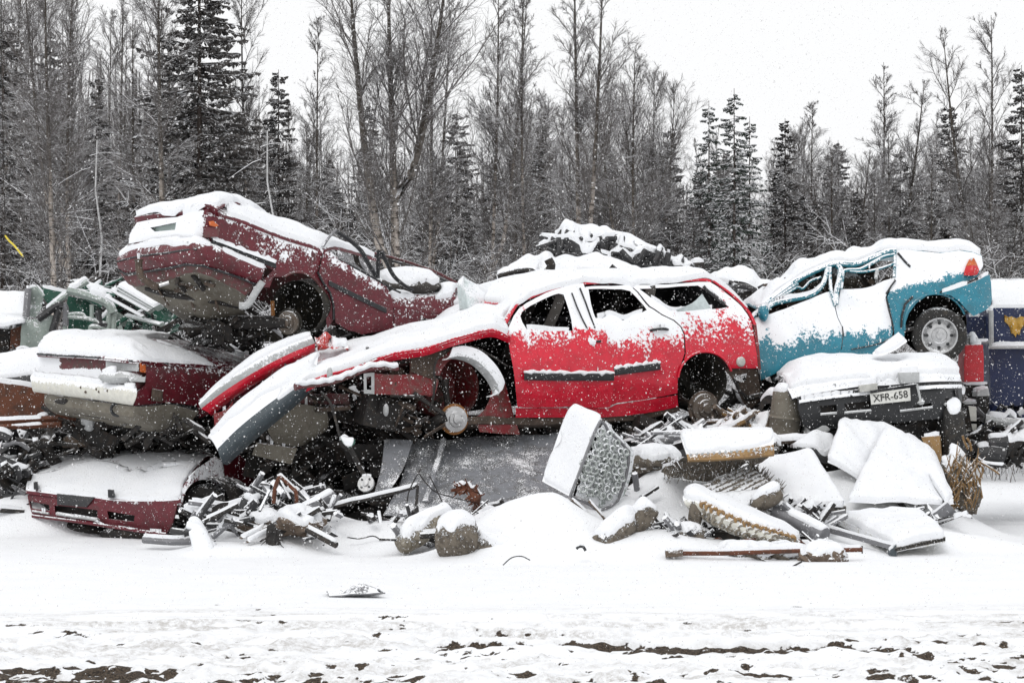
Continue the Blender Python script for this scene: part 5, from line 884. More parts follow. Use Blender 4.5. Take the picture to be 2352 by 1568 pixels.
# ================================================================ BOTTOM MAROON CAR (left)
def YC(px): return float(np.interp(px, [60, 400, 440, 600], [23.75, 22.95, 22.95, 24.1]))
def bottom():
    c = thing('wrecked_car', 'maroon car on the ground at the bottom of the left stack, bonnet snowed over', 'car', P(300, 1240, 23.2))
    f = lambda px, py, dy=0.: P(px, py, YC(px)+dy); g = lambda pts, dy=0.: [f(x, y, dy) for x, y in ZL(pts)]
    lip = g([(168, 1112), (300, 1128), (450, 1148), (600, 1158), (750, 1178), (950, 1182), (1080, 1180), (1180, 1172)], -.04); h1 = g([(180, 1050), (310, 1055), (460, 1070), (620, 1085), (780, 1095), (960, 1100), (1090, 1090), (1200, 1070)], .12); h2 = g([(225, 960), (340, 940), (480, 930), (640, 925), (800, 925), (980, 930), (1140, 930), (1300, 935)], .6); h3 = g([(300, 905), (420, 880), (560, 865), (720, 855), (880, 850), (1060, 850), (1240, 860), (1400, 875)], 1.3); 
    mb = MB(); mb.patch([lip, h1, h2, h3, [p+Vector((.4, .9, .02)) for p in h3]], 4, 5, thick=(0, 0, -.03), dust=lambda x, y: .25 if not (370 < x < 425 and 1085 < y < 1115) else -.25); mb.build('bonnet', 'maroon', c)
    pmesh('bumper', ZL([(172, 1108), (400, 1132), (600, 1152), (900, 1180), (1160, 1188), (1145, 1260), (1120, 1340), (1085, 1395), (880, 1368), (700, 1345), (560, 1315), (400, 1300), (212, 1272), (190, 1200)]), lambda x, y: f(x, y, -.05*math.sin(math.pi*max(0, min(1, (y-1130)/90)))), 'maroon', c, [ZL([(355, 1208), (500, 1222), (636, 1240), (636, 1292), (500, 1272), (360, 1255)]), ZL([(700, 1245), (880, 1275), (875, 1315), (710, 1298)]), ZL([(190, 1180), (320, 1205), (325, 1245), (205, 1228)])], (0, .08, 0), 8, -.05)
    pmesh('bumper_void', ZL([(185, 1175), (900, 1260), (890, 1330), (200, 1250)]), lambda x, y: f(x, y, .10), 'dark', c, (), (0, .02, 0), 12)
    mb = MB(); mb.prism([f(x, y, -.06) for x, y in ZL([(372, 1132), (620, 1155), (565, 1222), (372, 1205)])], (0, .05, 0)); mb.build('grille', 'dgrey', c, .006)
    mb = MB(); mb.tube(g([(375, 1262), (500, 1282), (640, 1302)], -.06), .03, 8, flat=.6); mb.build('bumper_ledge', 'pale_grey', c); mb = MB(); mb.tube(g([(215, 1245), (320, 1262)], -.06), .018, 8, flat=.6); mb.build('bumper_ledge', 'pale_grey', c)
    mb = MB(); mb.tube([f(x, y, -.08) for x, y in ZL([(212, 1278), (560, 1322), (880, 1372), (1085, 1398)])], .016, 6); mb.build('lower_lip', 'maroon', c)
    for pts in ([(703, 1105), (740, 1108), (745, 1160), (705, 1158)], [(218, 1052), (242, 1055), (245, 1108), (220, 1104)]): mb = MB(); mb.prism([f(x, y, -.09) for x, y in ZL(pts)], (0, .06, 0)); mb.build('bonnet_stop', 'black', c, .006)
    pmesh('headlamp', ZL([(760, 1162), (1160, 1152), (1178, 1172), (1150, 1188), (900, 1184)]), lambda x, y: f(x, y, -.02), 'dgrey', c, (), (0, .06, 0), 8)
    fw = ZL([(1160, 1190), (1180, 1150), (1200, 1070), (1300, 960), (1400, 890), (1450, 930), (1465, 1020), (1468, 1110), (1450, 1110)]+arc(1330, 1210, 140, 170, 35, 175, 12)+[(1170, 1230)])
    pmesh('front_wing', fw, lambda x, y: f(x, y, .02), 'maroon', c, (), (0, .05, 0), 7, lambda x, y: .62 if not (375 < x < 425 and 1088 < y < 1112) else -.1)
    well(c, f(*ZL([(1330, 1225)])[0], .05), (.45, .9, 0), .30, .5, 'dark'); mb = MB(); mb.lathe(f(*ZL([(1345, 1250)])[0], .18), (-.5, -.85, 0), [(.001, .08), (.15, .08), (.16, .09), (.24, .08), (.27, .04), (.27, -.08), (.001, -.08)], 30); mb.build('tyre', 'rubber', c)
    pmesh('door', ZL([(1462, 930), (1560, 880), (1640, 950), (1668, 1080), (1640, 1170), (1550, 1230), (1470, 1240)]), lambda x, y: f(x, y, .05), 'maroon', c, (), (0, .05, 0), 9)
    G = [g([(230, 1290), (560, 1330), (1085, 1395), (1500, 1330)], .15), [p+Vector((.3, 1.3, 0)) for p in g([(230, 1290), (560, 1330), (1085, 1395), (1500, 1330)], .15)]]; mb = MB(); mb.patch(G, 3, 3, thick=(0, 0, .04)); mb.build('floor_pan', 'dark', c)
    mb = MB(); mb.box(f(*ZL([(720, 1370)])[0], .1), (.05, .1, .22)); mb.blob(f(*ZL([(560, 1370)])[0], .35), (.3, .2, .12), .2, 3, 3); mb.blob(f(*ZL([(950, 1390)])[0], .3), (.4, .2, .12), .2, 3, 3, seed=4); mb.build('engine_undertray', 'dark', c)
    fs = [p+Vector((.35, .9, 0)) for p in h3]; mb = MB(); mb.patch([fs, [p+Vector((0, 0, -.7)) for p in fs]], 3, 3, thick=(0, .03, 0)); mb.build('far_side', 'maroon_dirty', c)
bottom()
# ================================================================ LOW SCRAP IN FRONT OF AND UNDER THE WRECKS
def one(name, label, cat, mat, mb, bevel=0, wob=0, group=None):
    o = mb.build(name, mat, None, bevel, wob=wob); tag(o, label, cat, group); return o
def rod(name, label, cat, pts, r, mat, Zf=None, n=8, k=4, flat=1.0, group=None):
    if Zf: pts = [(x, y)+tuple(q) for (x, y), q in zip(Zf([p[:2] for p in pts]), [p[2:] for p in pts])]
    mb = MB(); mb.tube(smooth(lineP(pts), k), r, n, flat=flat); return one(name, label, cat, mat, mb, group=group)
def zp(Zf, pts, Y): return [P(x, y, (Y if isinstance(Y, (int, float)) else Y[i])) for i, (x, y) in enumerate(Zf(pts))]
def debris_left():
    rod('bent_pipe', 'long bent pipe arching up from the snow beside the bottom maroon car', 'pipe', [(50, 1255, 21.9), (110, 1190, 21.9), (190, 1140, 21.9), (330, 1100, 22), (480, 1060, 22.1), (655, 1030, 22.2)], .038, 'dgrey', ZE)
    rod('bent_bar', 'thin bar bent into a hook, topmost of the pipe tangle', 'bar', [(480, 1110, 21.8), (492, 1010, 21.8), (520, 940, 21.8), (548, 955, 21.8), (600, 1005, 21.8), (628, 1040, 21.8), (632, 1125, 21.8)], .020, 'rust', ZE)
    rod('pipe', 'fat straight pipe end pointing up right out of the pipe tangle', 'pipe', [(670, 1165, 21.7), (865, 1052, 21.9)], .058, 'grey', ZE, 12, 1)
    rod('bent_rod', 'long thin black rod with a right-angled end in front of the grey sheet', 'rod', [(720, 1192, 21.7), (880, 1125, 21.7), (1120, 1072, 21.7), (1300, 1030, 21.7), (1425, 992, 21.7)], .020, 'dark', ZE, 6, 2)
    rod('thin_stick', 'upright black stick under the end of the bent rod', 'stick', [(1422, 995, 21.68), (1410, 1130, 21.6), (1365, 1262, 21.5)], .014, 'dark', ZE, 6, 2)
    rod('pipe', 'dark pipe sloping down right into the snow from the tangle', 'pipe', [(700, 1280, 21.2), (890, 1382, 21.0)], .030, 'dark', ZE, 8, 1)
    rod('board', 'upper of two thin boards stuck in the snow left of the dark pipe', 'board', [(270, 1335, 21.1), (430, 1255, 21.3)], .032, 'wood', ZE, 4, 1, .4); rod('board', 'lower of two thin boards stuck in the snow', 'board', [(310, 1360, 21.0), (445, 1290, 21.2)], .026, 'wood', ZE, 4, 1, .4)
    mb = MB(); mb.box(P(*ZE([(312, 1142)])[0], 21.7), (.13, .13, .16), (.2, .3, .5)); one('metal_box', 'small black box perched on the bent pipe tangle', 'box', 'black', mb, .01)
    mb = MB(); mb.blob(P(*ZE([(640, 1240)])[0], 21.5), (.24, .25, .11), .4, 3.5, 4); one('rubble_lump', 'largest snow-capped lump in the middle of the pipe tangle', 'rubble', 'wood', mb)
    mb = MB(); mb.blob(P(*ZE([(400, 1240)])[0], 21.7), (.2, .2, .08), .4, 3.5, 4, seed=4); one('rubble_lump', 'low snow-capped lump left of the biggest one in the pipe tangle', 'rubble', 'wood', mb)
    mb = MB(); c0 = P(*ZE([(480, 1350)])[0], 21.1); mb.blob(c0, (.06, .06, .14), .5, 3, 4, seed=8)
    rr = random.Random(5)
    for i in range(26): a = rr.uniform(0, 6.28); b = c0+Vector((.05*math.cos(a), -.05, rr.uniform(-.14, .12))); mb.tube([b, b+Vector((.06*math.cos(a), -.03, -.05))], [.006, .002], 4)
    one('root_stump', 'shaggy dark tuft of rooty scrap hanging in front of the tangle', 'stump', 'dark', mb)
    mb = MB(); mb.tube(smooth([P(*ZE([(5, 1400)])[0], 21.0)+Vector(q) for q in ((.03, 0, -.05), (.0, 0, .06), (-.03, 0, .14), (-.05, 0, .19), (-.12, 0, .20))], 3), [.10, .095, .09, .085, .08, .078, .075, .07, .065, .06, .05, .045, .03], 12); mb.d = {i: .75 for i in range(len(mb.v))}; one('post_stub', 'snow-hooded post stub standing left of the pipe tangle', 'post', 'pale_grey', mb)
    mb = MB(); mb.prism(zp(ZE, [(-40, 1380), (60, 1370), (100, 1400), (95, 1425), (-20, 1432)], 21.0), (0, .2, 0)); one('flat_plate', 'flat dark plate at the foot of the post stub', 'plate', 'dark', mb, .006)
    rod('pipe', 'low pipe lying flat in the snow in front of the bottom maroon car', 'pipe', [(330, 1238, 21.6), (400, 1243, 21.5), (470, 1240, 21.6)], .035, 'grey', None, 8, 3)
    rod('hose', 'snow-covered curved hose ending under the maroon car wheel', 'hose', [(395, 1218, 21.9), (430, 1222, 21.8), (455, 1215, 21.9), (468, 1200, 22.0)], .030, 'dgrey')
    for i, (pts, lab) in enumerate((([(385, 1438), (380, 1380), (410, 1345), (440, 1345)], 'thin wire loop standing in the snow below the boards'), ([(960, 1330), (1040, 1340), (1130, 1322), (1180, 1345), (1215, 1340)], 'curled wire on the snow below the bent rod'), ([(1420, 900), (1480, 980), (1550, 1040), (1700, 1080), (1770, 1100)], 'long thin wire crossing the grey sheet'), ([(1350, 1130), (1370, 1020), (1450, 870)], 'straight thin wire leaning against the grey sheet'), ([(1500, 930), (1540, 1010), (1590, 1120), (1580, 1150)], 'drooping wire in the middle of the grey sheet'), ([(130, 1290), (230, 1260), (330, 1205), (430, 1215)], 'thin wire over the left lump of the tangle'))):
        rod('wire', lab, 'wire', [p+(21.3 if i < 2 else 21.6,) for p in pts], .006, 'dark', ZE, 5, 4, group='wires sticking out of the snow')
    # loops beside the tangle and strut with flange
    mb = MB(); mb.tube(smooth(zp(ZE, [(925, 690), (985, 760), (1030, 850), (1075, 930)], 22.2)), [.05, .05, .05, .04]+[.024]*8+[.03], 8); s_ = thing('suspension_strut', 'dark strut with pale round flange hanging from under the red car bonnet', 'strut', P(*ZE([(1085, 980)])[0], 22.1))
    mb.build('strut_tube', 'dark', s_); mb = MB(); q = P(*ZE([(1085, 980)])[0], 22.1); ax = Vector((-.3, -.9, .35)).normalized(); mb.lathe(q, ax, [(.001, -.015), (.078, -.015), (.08, 0), (.078, .012), (.03, .012), (.028, .03), (.001, .032)], 24); fl = mb.build('flange', 'chrome', s_)
    u = ax.orthogonal().normalized(); v = ax.cross(u)
    for i in range(4): a = i*1.57; mb = MB(); mb.lathe(q+(u*math.cos(a)+v*math.sin(a))*.052+ax*.012, ax, [(.011, 0), (.011, .006), (.001, .006)], 8); mb.build('bolt_hole', 'black', fl)
    mb = MB(); mb.patch([zp(ZE, [(910, 675), (960, 700), (1015, 690)], 22.05), zp(ZE, [(925, 700), (970, 745), (1010, 720)], 22.0)], 3, 3, thick=(0, .02, 0)); mb.build('mounting_plate', 'green', s_)
    rod('cable', 'black cable dangling from the red car front rail to the strut', 'cable', [(790, 380, 22.3), (850, 450, 22.2), (885, 560, 22.2), (912, 670, 22.1)], .012, 'dark', ZE)
    # big sheets below the red car
    mb = MB(); mb.patch([zp(ZE, [(1205, 700), (1390, 705)], 23.1), zp(ZE, [(1185, 870), (1330, 880)], 22.7), zp(ZE, [(1140, 1040), (1235, 1040)], 22.3)], 4, 4, thick=(0, .03, .01), wob=.04, dust=-.12); one('steel_strip', 'narrow frosted grey strip leaning left of the big grey sheet', 'sheet', 'frost', mb)
    mb = MB(); mb.patch([[P(x, y, Y) for x, y, Y in r] for r in ([(948, 1016, 23.4), (1080, 1008, 23.5), (1200, 1002, 23.6), (1310, 1000, 23.7)], [(935, 1060, 23.1), (1070, 1055, 23.15), (1200, 1055, 23.2), (1320, 1055, 23.3)], [(915, 1120, 22.6), (1050, 1125, 22.6), (1190, 1130, 22.6), (1320, 1120, 22.7)], [(880, 1180, 22.2), (1040, 1195, 22.1), (1180, 1195, 22.1), (1310, 1180, 22.2)])], 6, 5, thick=(0, .04, .01), wob=.10, dust=lambda x, y: -.16+.3*max(0, (y-1140)/60)); sh = one('car_roof_panel', 'big frosted grey car panel lying under the red car', 'panel', 'frost', mb)
    mb = MB(); mb.tube(smooth(zp(ZE, [(1590, 690), (1565, 800), (1530, 900), (1510, 980), (1470, 1100)], [23.3, 23.0, 22.7, 22.5, 22.2])), .03, 8, flat=.5); o = mb.build('ridge', 'frost', sh)
    rod('sheet_edge', 'dark lower edge strip under the big grey panel', 'strip', [(830, 1178, 22.0), (930, 1200, 21.9), (1040, 1190, 21.9), (1150, 1180, 21.9)], .03, 'dark', None, 6, 3, .5)
    # curled rusty piece
    mb = MB(); pts = smooth(zp(ZE, [(1690, 1020), (1740, 1010), (1800, 1070), (1830, 1150), (1880, 1200)], [21.9, 21.8, 21.8, 21.9, 22])); mb.tube(pts, [.03+.03*math.sin(i) for i in range(len(pts))], 7)
    for i in range(len(pts)-1):
        for k in range(4): a = random.uniform(0, 6.28); mb.tube([pts[i], pts[i]+Vector((.09*math.cos(a), -.04, .09*math.sin(a)))], [.022, .004], 4)
    one('rusty_coil', 'rusty brown curled bundle standing up beside the mattress end', 'coil', 'rust', mb)
    rod('bracket', 'black hooked bracket behind the rusty bundle', 'bracket', [(1875, 1130, 22.2), (1960, 1120, 22.2), (1990, 1140, 22.2), (1965, 1085, 22.2)], .02, 'dark', ZE)
def pad(name, label, cat, A, r, mat, capr=None, amp=.18, flat=1.0, seed=0, group=None):
    """soft roll / torn pad along a line, rough skinned"""
    pts = smooth(A, 6); n = len(pts); mb = MB(); rs = [r*(.8+.2*math.sin(math.pi*min(1, .15+i/(n-1)*.85))) for i in range(n)]; rs[0] *= .75; rs[-1] *= .8
    mb.tube(pts, rs, 14, flat=flat)
    for i, v in enumerate(mb.v): w = float(fbm(v.x*9+seed, v.z*9+v.y*5, 3, 3))-.5; c = pts[min(n-1, i//14)]; mb.v[i] = v+(v-c)*w*2*amp*1.4
    rr = random.Random(seed)
    for i in range(int(40*r/.1)):
        j = rr.randrange(n*14); v = mb.v[j]; c = pts[min(n-1, j//14)]; d = (v-c).normalized(); mb.tube([v-d*.01, v+d*rr.uniform(.01, .035)+Vector((0, 0, -.01))], [.006, .0015], 3)
    return one(name, label, cat, mat, mb, group=group)
def debris_mid():
    pad('rolled_padding', 'long padding roll sloping up right, leftmost of the padding pieces', 'padding', zp(ZE, [(1300, 1385), (1430, 1300), (1540, 1240), (1640, 1190)], [20.9, 21.0, 21.1, 21.2]), .105, 'foam', seed=1)
    pad('upholstery_bale', 'round snow-capped bale of torn upholstery at the front foot of the heap', 'bale', zp(ZE, [(1585, 1345), (1680, 1340), (1770, 1350)], [20.5, 20.45, 20.5]), .20, 'cloth', seed=2, amp=.1)
    pad('padded_bar', 'flat padded bar running right from the round bale', 'padding', zp(ZE, [(1790, 1360), (1900, 1400), (2000, 1425), (2080, 1440)], 20.45), .085, 'cloth', seed=3)
    pad('rolled_padding', 'torn tan padding sticking out of the mound below the mattress', 'padding', zp(ZM, [(1080, 920), (1130, 885), (1170, 850)], 21.1), .075, 'foam', seed=6)
    pad('carpet_roll', 'thick brownish carpet roll, left lobe, between mound and dark beam', 'carpet', zp(ZM, [(1400, 1180), (1480, 1090), (1560, 1010), (1660, 950)], [20.4, 20.5, 20.6, 20.8]), .125, 'cloth', seed=7)
    pad('carpet_roll', 'brownish carpet roll, right lobe with blunt upright end', 'carpet', zp(ZM, [(1620, 1030), (1700, 960), (1760, 900), (1800, 850)], 20.7), .11, 'cloth', seed=8)
    rod('steel_beam', 'red-brown beam half buried right of the carpet rolls', 'beam', [(1430, 1190, 20.6), (1700, 1140, 20.8), (1980, 1095, 21)], .065, 'rust', ZM, 4, 1, .8)
    rod('hook', 'small black hook poking out of the snow mound', 'hook', [(1200, 1190, 20.0), (1225, 1172, 20.0), (1255, 1175, 20.0), (1275, 1205, 20.0)], .012, 'black', ZM)
    rod('twig', 'thin arched twig on the open snow in front of the bale', 'twig', [(612, 1320, 19.7), (680, 1262, 19.75), (760, 1250, 19.8), (828, 1280, 19.75)], .005, 'dark', ZM, 5)
    # spring mattress standing on end
    c = thing('spring_mattress', 'torn snow-frosted spring mattress standing on end in the middle foreground', 'mattress', P(*ZM([(1200, 760)])[0], 21.3))
    fl = zp(ZM, [(1190, 75), (1110, 125), (1040, 275), (920, 640), (1150, 760), (1215, 600), (1290, 400), (1340, 270), (1392, 165)], [21.75, 21.75, 21.7, 21.5, 21.15, 21.2, 21.3, 21.35, 21.45])
    mb = MB(); mb.patch([zp(ZM, [(1190, 72), (1392, 160)], [21.8, 21.4]), zp(ZM, [(1115, 130), (1335, 290)], [21.75, 21.3]), zp(ZM, [(1010, 400), (1265, 480)], [21.65, 21.2]), zp(ZM, [(925, 650), (1150, 770)], [21.5, 21.1])], 6, 5, thick=(.02, .05, .0), dust=.55, wob=.03); mb.build('cover', 'foam', c)
    def spf(x, y):  # spring face plane
        return P(x, y, 21.30+(x-1380)*.0042+(y-1050)*.0005)
    fo = ZM([(1392, 165), (1430, 195), (1455, 245), (1540, 320), (1622, 410), (1618, 500), (1600, 600), (1565, 720), (1530, 805), (1470, 850), (1380, 885), (1300, 830), (1150, 765), (1215, 600), (1290, 400), (1340, 270)])
    pmesh('inner_lining', fo, lambda x, y: spf(x, y)+Vector((.05, .10, 0)), 'palegreen', c, (), (0, .03, 0), 9, .42)
    mb = MB(); mb.tube([spf(*p)-Vector((0, .01, 0)) for p in fo+fo[:1]], .014, 6); mb.build('border_wire', 'grey', c)
    k = 0
    for j in range(11):
        for i in range(8):
            x = 1398+(i-3.2)*15.5-(j-4.5)*2.2+(j % 2)*7; y = 1000+(j-1)*15.2+(i-3)*4.0
            def ins(x, y):
                r_ = False; m_ = len(fo); jj = m_-1
                for ii in range(m_):
                    if (fo[ii][1] > y) != (fo[jj][1] > y) and x < (fo[jj][0]-fo[ii][0])*(y-fo[ii][1])/(fo[jj][1]-fo[ii][1])+fo[ii][0]: r_ = not r_
                    jj = ii
                return r_
            if not ins(x-7, y) or not ins(x+7, y) or not ins(x, y-7) or not ins(x, y+7): continue
            x += random.uniform(-2.4, 2.4); y += random.uniform(-2.4, 2.4)
            if random.random() < .05: continue
            b = spf(x, y); nn = Vector((.35, -.9, .0)).normalized(); u = Vector((0, 0, 1)); v = nn.cross(u); pts = []
            for t_ in range(15): a = t_*.85+i; pts.append(b+(u*math.cos(a)+v*math.sin(a))*(.034-.0006*t_)+nn*(-.04+.006*t_))
            mb = MB(); mb.tube(pts, .010, 5, dust=None) if False else mb.tube(pts, .010, 5); mb.build('coil_spring', 'spring_wire', c)
    for pts, lab in (([(1160, 795), (1230, 850), (1310, 930), (1370, 1000)], 'dark slat crossing below the spring mattress, left one'), ([(1300, 805), (1360, 870), (1420, 940), (1440, 985)], 'dark slat bent round below the spring mattress, right one')):
        rod('bed_slat', lab, 'slat', [p+(20.95,) for p in pts], .022, 'wood', ZM, 6, 3, .6)
def slab(name, label, cat, Zf, quad, Ys, thick, mat, edge=None, bevel=.02, dust=.2, wob=.02):
    c = thing(name, label, cat, zp(Zf, quad[:1], Ys[:1])[0]); q = zp(Zf, quad, Ys); T = Vector(thick)
    mb = MB(); mb.patch([[q[0], q[1]], [q[3], q[2]]], 8, 8, thick=T, dust=dust, wob=wob); mb.build('panel', mat, c)
    if edge:
        mb = MB(); mb.prism([q[3]+Vector((0, -.012, -.01)), q[2]+Vector((0, -.012, -.01)), q[2]+T+Vector((0, -.012, .01)), q[3]+T+Vector((0, -.012, .01))], (0, .02, 0)); mb.build('edge_strip', edge, c)
        nn = int((q[2]-q[3]).length/.035)
        for i in range(min(40, nn)):
            p = q[3].lerp(q[2], (i+.5)/nn)+T*.5+Vector((0, -.03, 0)); mb = MB(); mb.box(p, (.016, .015, abs(T.z)*.5)); mb.build('vent_slot', 'dark', c)
    return c
def debris_right():
    # seat box spring with tan webbing
    c = thing('box_seat', 'seat base with white top, tan webbing edge and ragged dark underside, highest of the seats', 'seat', P(*ZQ([(550, 420)])[0], 21.8))
    q = zp(ZQ, [(250, 225), (530, 215), (815, 200)], [21.6, 21.6, 21.6]); r_ = zp(ZQ, [(285, 330), (540, 315), (818, 272)], [21.45, 21.45, 21.45]); bk = zp(ZQ, [(250, 205), (530, 198), (800, 186)], [22.1, 22.1, 22.1]); s_ = zp(ZQ, [(292, 366), (545, 356), (822, 330)], [21.42, 21.42, 21.42])
    mb = MB(); mb.patch([bk, q, r_], 6, 5, thick=(0, .04, -.01), dust=.5); mb.build('cushion', 'white_paint', c)
    mb = MB(); mb.patch([r_, [p+Vector((0, -.02, 0)) for p in s_], [p+Vector((0, .05, -.02)) for p in s_]], 6, 3, thick=(0, .03, 0)); mb.build('webbing', 'tan', c)
    for i in range(15): p = s_[0].lerp(s_[2], (i+.5)/15)+Vector((0, -.035, .05)); mb = MB(); mb.blob(p, (.014, .012, .018), .1, 2, 1); mb.build('stitch_tuft', 'pale_grey', c)
    mb = MB(); mb.patch([zp(ZQ, [(270, 350), (540, 345), (815, 318)], 21.5), zp(ZQ, [(190, 400), (450, 410), (690, 370)], 21.7), zp(ZQ, [(130, 430), (350, 500), (600, 400)], 22.0)], 8, 8, thick=(0, .05, 0), wob=.2); rr = random.Random(3)
    for i in range(160):
        p = zp(ZQ, [(rr.uniform(150, 700), rr.uniform(350, 470))], rr.uniform(21.5, 21.8))[0]; mb.tube([p, p+Vector((rr.uniform(-.05, .05), -.03, -rr.uniform(.03, .09)))], [.007, .002], 4)
    mb.build('ragged_underside', 'cloth', c)
    # ribbed seat back
    c = thing('seat_cushion', 'ribbed grey seat back with frayed right edge leaning under the seat base', 'seat', P(*ZQ([(600, 690)])[0], 21.3))
    a, b, d, e = zp(ZQ, [(320, 545), (660, 395), (860, 560), (640, 690)], [21.5, 21.8, 21.4, 21.2])
    mb = MB(); n = 60; m_ = 10; vs = []; 
    for i in range(n+1):
        for j in range(m_+1):
            u_ = i/n; v_ = j/m_; p = a.lerp(e, u_).lerp(b.lerp(d, u_), v_); p = p+Vector((0, -1, .4)).normalized()*(.02*abs(math.sin(u_*math.pi*9))+.01*float(nz2(u_*9, v_*9, 3))); vs.append(p)
    mb.add(vs, [(i*(m_+1)+j, i*(m_+1)+j+1, (i+1)*(m_+1)+j+1, (i+1)*(m_+1)+j) for i in range(n) for j in range(m_)]); mb.patch([[a+Vector((0, .06, -.03)), b+Vector((0, .06, -.03))], [e+Vector((0, .06, -.03)), d+Vector((0, .06, -.03))]], 3, 3); mb.build('ribbed_cover', 'cloth', c)
    mb = MB(); rr = random.Random(8)
    for i in range(110): u_ = rr.random(); p = b.lerp(d, u_); mb.tube([p, p+Vector((rr.uniform(0, .06), -.02, rr.uniform(-.03, .09)))], [.007, .002], 4)
    for i in range(60): u_ = rr.random(); p = e.lerp(d, u_); mb.tube([p, p+Vector((rr.uniform(-.02, .03), -.03, rr.uniform(-.08, 0)))], [.007, .002], 4)
    mb.build('frayed_edge', 'cloth', c)
    pad('bolster', 'fuzzy bolster end right of the ribbed seat back', 'padding', zp(ZQ, [(690, 660), (780, 600), (855, 570)], [21.2, 21.2, 21.25]), .085, 'cloth', seed=12)
    # long pad with sprung front
    c = thing('sprung_pad', 'long white sprung pad with rows of coil bumps slanting down to the right in front', 'mattress', P(*ZQ([(700, 860)])[0], 20.7))
    t0 = zp(ZQ, [(262, 590), (320, 545), (450, 590), (650, 670), (850, 750), (975, 830)], [20.9, 21.2, 21.2, 21.1, 21.0, 20.9]); t1 = zp(ZQ, [(265, 610), (345, 600), (460, 660), (650, 740), (840, 800), (982, 862)], [20.8, 20.75, 20.65, 20.6, 20.6, 20.7]); t2 = zp(ZQ, [(290, 660), (370, 700), (470, 770), (650, 845), (830, 885), (960, 890)], [20.8, 20.75, 20.65, 20.6, 20.6, 20.7]); t3 = zp(ZQ, [(330, 700), (400, 740), (490, 800), (650, 865), (820, 905), (940, 905)], [21.1, 21.1, 21.0, 21.0, 21.0, 20.95])
    mb = MB(); mb.patch([t0, t1, t2, t3], 5, 5, thick=(0, .03, 0), dust=.12); mb.build('cover', 'white_paint', c)
    for j in range(3):
        for i in range(13):
            u_ = (i+.5+(j % 2)*.4)/13.4*.74+.24; v_ = (j+.6)/3.2; k_ = u_*5; ii = min(4, int(k_)); fr = k_-ii; p = t1[ii].lerp(t1[ii+1], fr).lerp(t2[ii].lerp(t2[ii+1], fr), v_)+Vector((0, -.045, .0)); mb = MB(); mb.lathe(p, (0.1, -.9, -.35), [(.008, .0), (.022, .014), (.036, .008), (.040, -.01), (.034, -.04)], 10); mb.build('coil_bump', 'tan' if (i*3+j) % 3 == 0 else 'foam', c)
    mb = MB(); mb.blob(P(*ZQ([(340, 700)])[0], 20.75), (.06, .05, .13), .2, 3, 3); mb.build('torn_end', 'cloth', c)
    pad('padding_lump', 'snow-dusted lump of padding under the left end of the sprung pad', 'padding', zp(ZQ, [(170, 880), (280, 850), (400, 830)], 20.7), .11, 'cloth', seed=15)
    # white panels
    slab('white_board', 'white panel with a perforated lower edge behind the ribbed seat', 'panel', ZQ, [(700, 400), (1050, 320), (1262, 640), (870, 640)], [22.7, 22.7, 21.7, 21.7], (0, .02, -.085), 'white_paint', 'under', dust=.6)
    slab('white_board', 'flat white panel with slotted edges lying lowest at the right foot of the heap', 'panel', ZQ, [(1190, 710), (1700, 680), (1870, 830), (1560, 895)], [21.9, 22.2, 21.0, 20.6], (0, .02, -.055), 'white_paint', 'under', dust=.6)
    mb = MB(); q = zp(ZQ, [(1110, 765), (1560, 893), (1560, 920), (1110, 800)], [21.3, 20.62, 20.62, 21.3]); mb.prism(q, (.02, .03, 0)); one('aluminium_channel', 'grey grooved channel along the left edge of the lowest white panel', 'channel', 'grey', mb, .004)
    slab('tall_sheet', 'largest white sheet standing on edge in front of the black bumper, its peak highest', 'panel', ZQ, [(1245, 100), (1640, 235), (1780, 730), (1150, 395)], [23.3, 23.3, 22.2, 22.6], (0, .05, 0), 'white_paint', dust=.7, wob=.12)
    slab('tall_sheet', 'white sheet with a long crease leaning over the right side of the biggest sheet', 'panel', ZQ, [(1500, 190), (1800, 330), (1925, 640), (1280, 620)], [23.15, 23.2, 22.2, 21.9], (0, .05, 0), 'white_paint', dust=.7, wob=.10)
    slab('folded_sheet', 'white sheet folded along the slope right of the creased one', 'panel', ZQ, [(1620, 240), (1700, 235), (1920, 590), (1880, 640)], [23.3, 23.5, 22.4, 22.1], (0, .05, 0), 'white_paint', dust=.7)
    mb = MB(); mb.prism(zp(ZQ, [(1760, 722), (1885, 625), (1955, 700), (1810, 745)], [22.0, 22.1, 22.3, 22.2]), (0, .04, 0)); one('metal_tray', 'grey tray edge at the right foot of the creased sheet', 'tray', 'grey', mb, .01)
    mb = MB(); mb.prism(zp(ZQ, [(940, 292), (1080, 205), (1195, 235), (1190, 330), (1135, 392), (1060, 310)], [23.0, 23.2, 23.2, 23.1, 23.0, 23.0]), (0, .5, 0)); one('dark_case', 'dark grey case with snowy top between the white panel and the tall sheet', 'box', 'dgrey', mb, .02)
    mb = MB(); mb.prism(zp(ZQ, [(1030, 125), (1110, 125), (1175, 180), (1120, 215), (1010, 260)], 23.3), (0, .4, 0)); one('snowy_case', 'small snow-covered case below the black bumper left end', 'box', 'pale_grey', mb, .03)
    rod('pipe', 'thick pipe sloping down right under the perforated panel', 'pipe', [(820, 680, 21.3), (960, 745, 21.2), (1130, 830, 21.0)], .075, 'grey', ZQ, 12, 2)
    rod('iron_rod', 'long straight rusty rod lying level across the front of the right heap', 'rod', [(160, 935, 20.2), (500, 935, 20.2), (900, 922, 20.2), (1360, 912, 20.2)], .022, 'rust', ZQ, 8, 1)
    rod('wooden_handle', 'short brown wooden end lying at the left tip of the long rod', 'handle', [(155, 938, 20.15), (262, 930, 20.15)], .034, 'wood', ZQ, 8, 1)
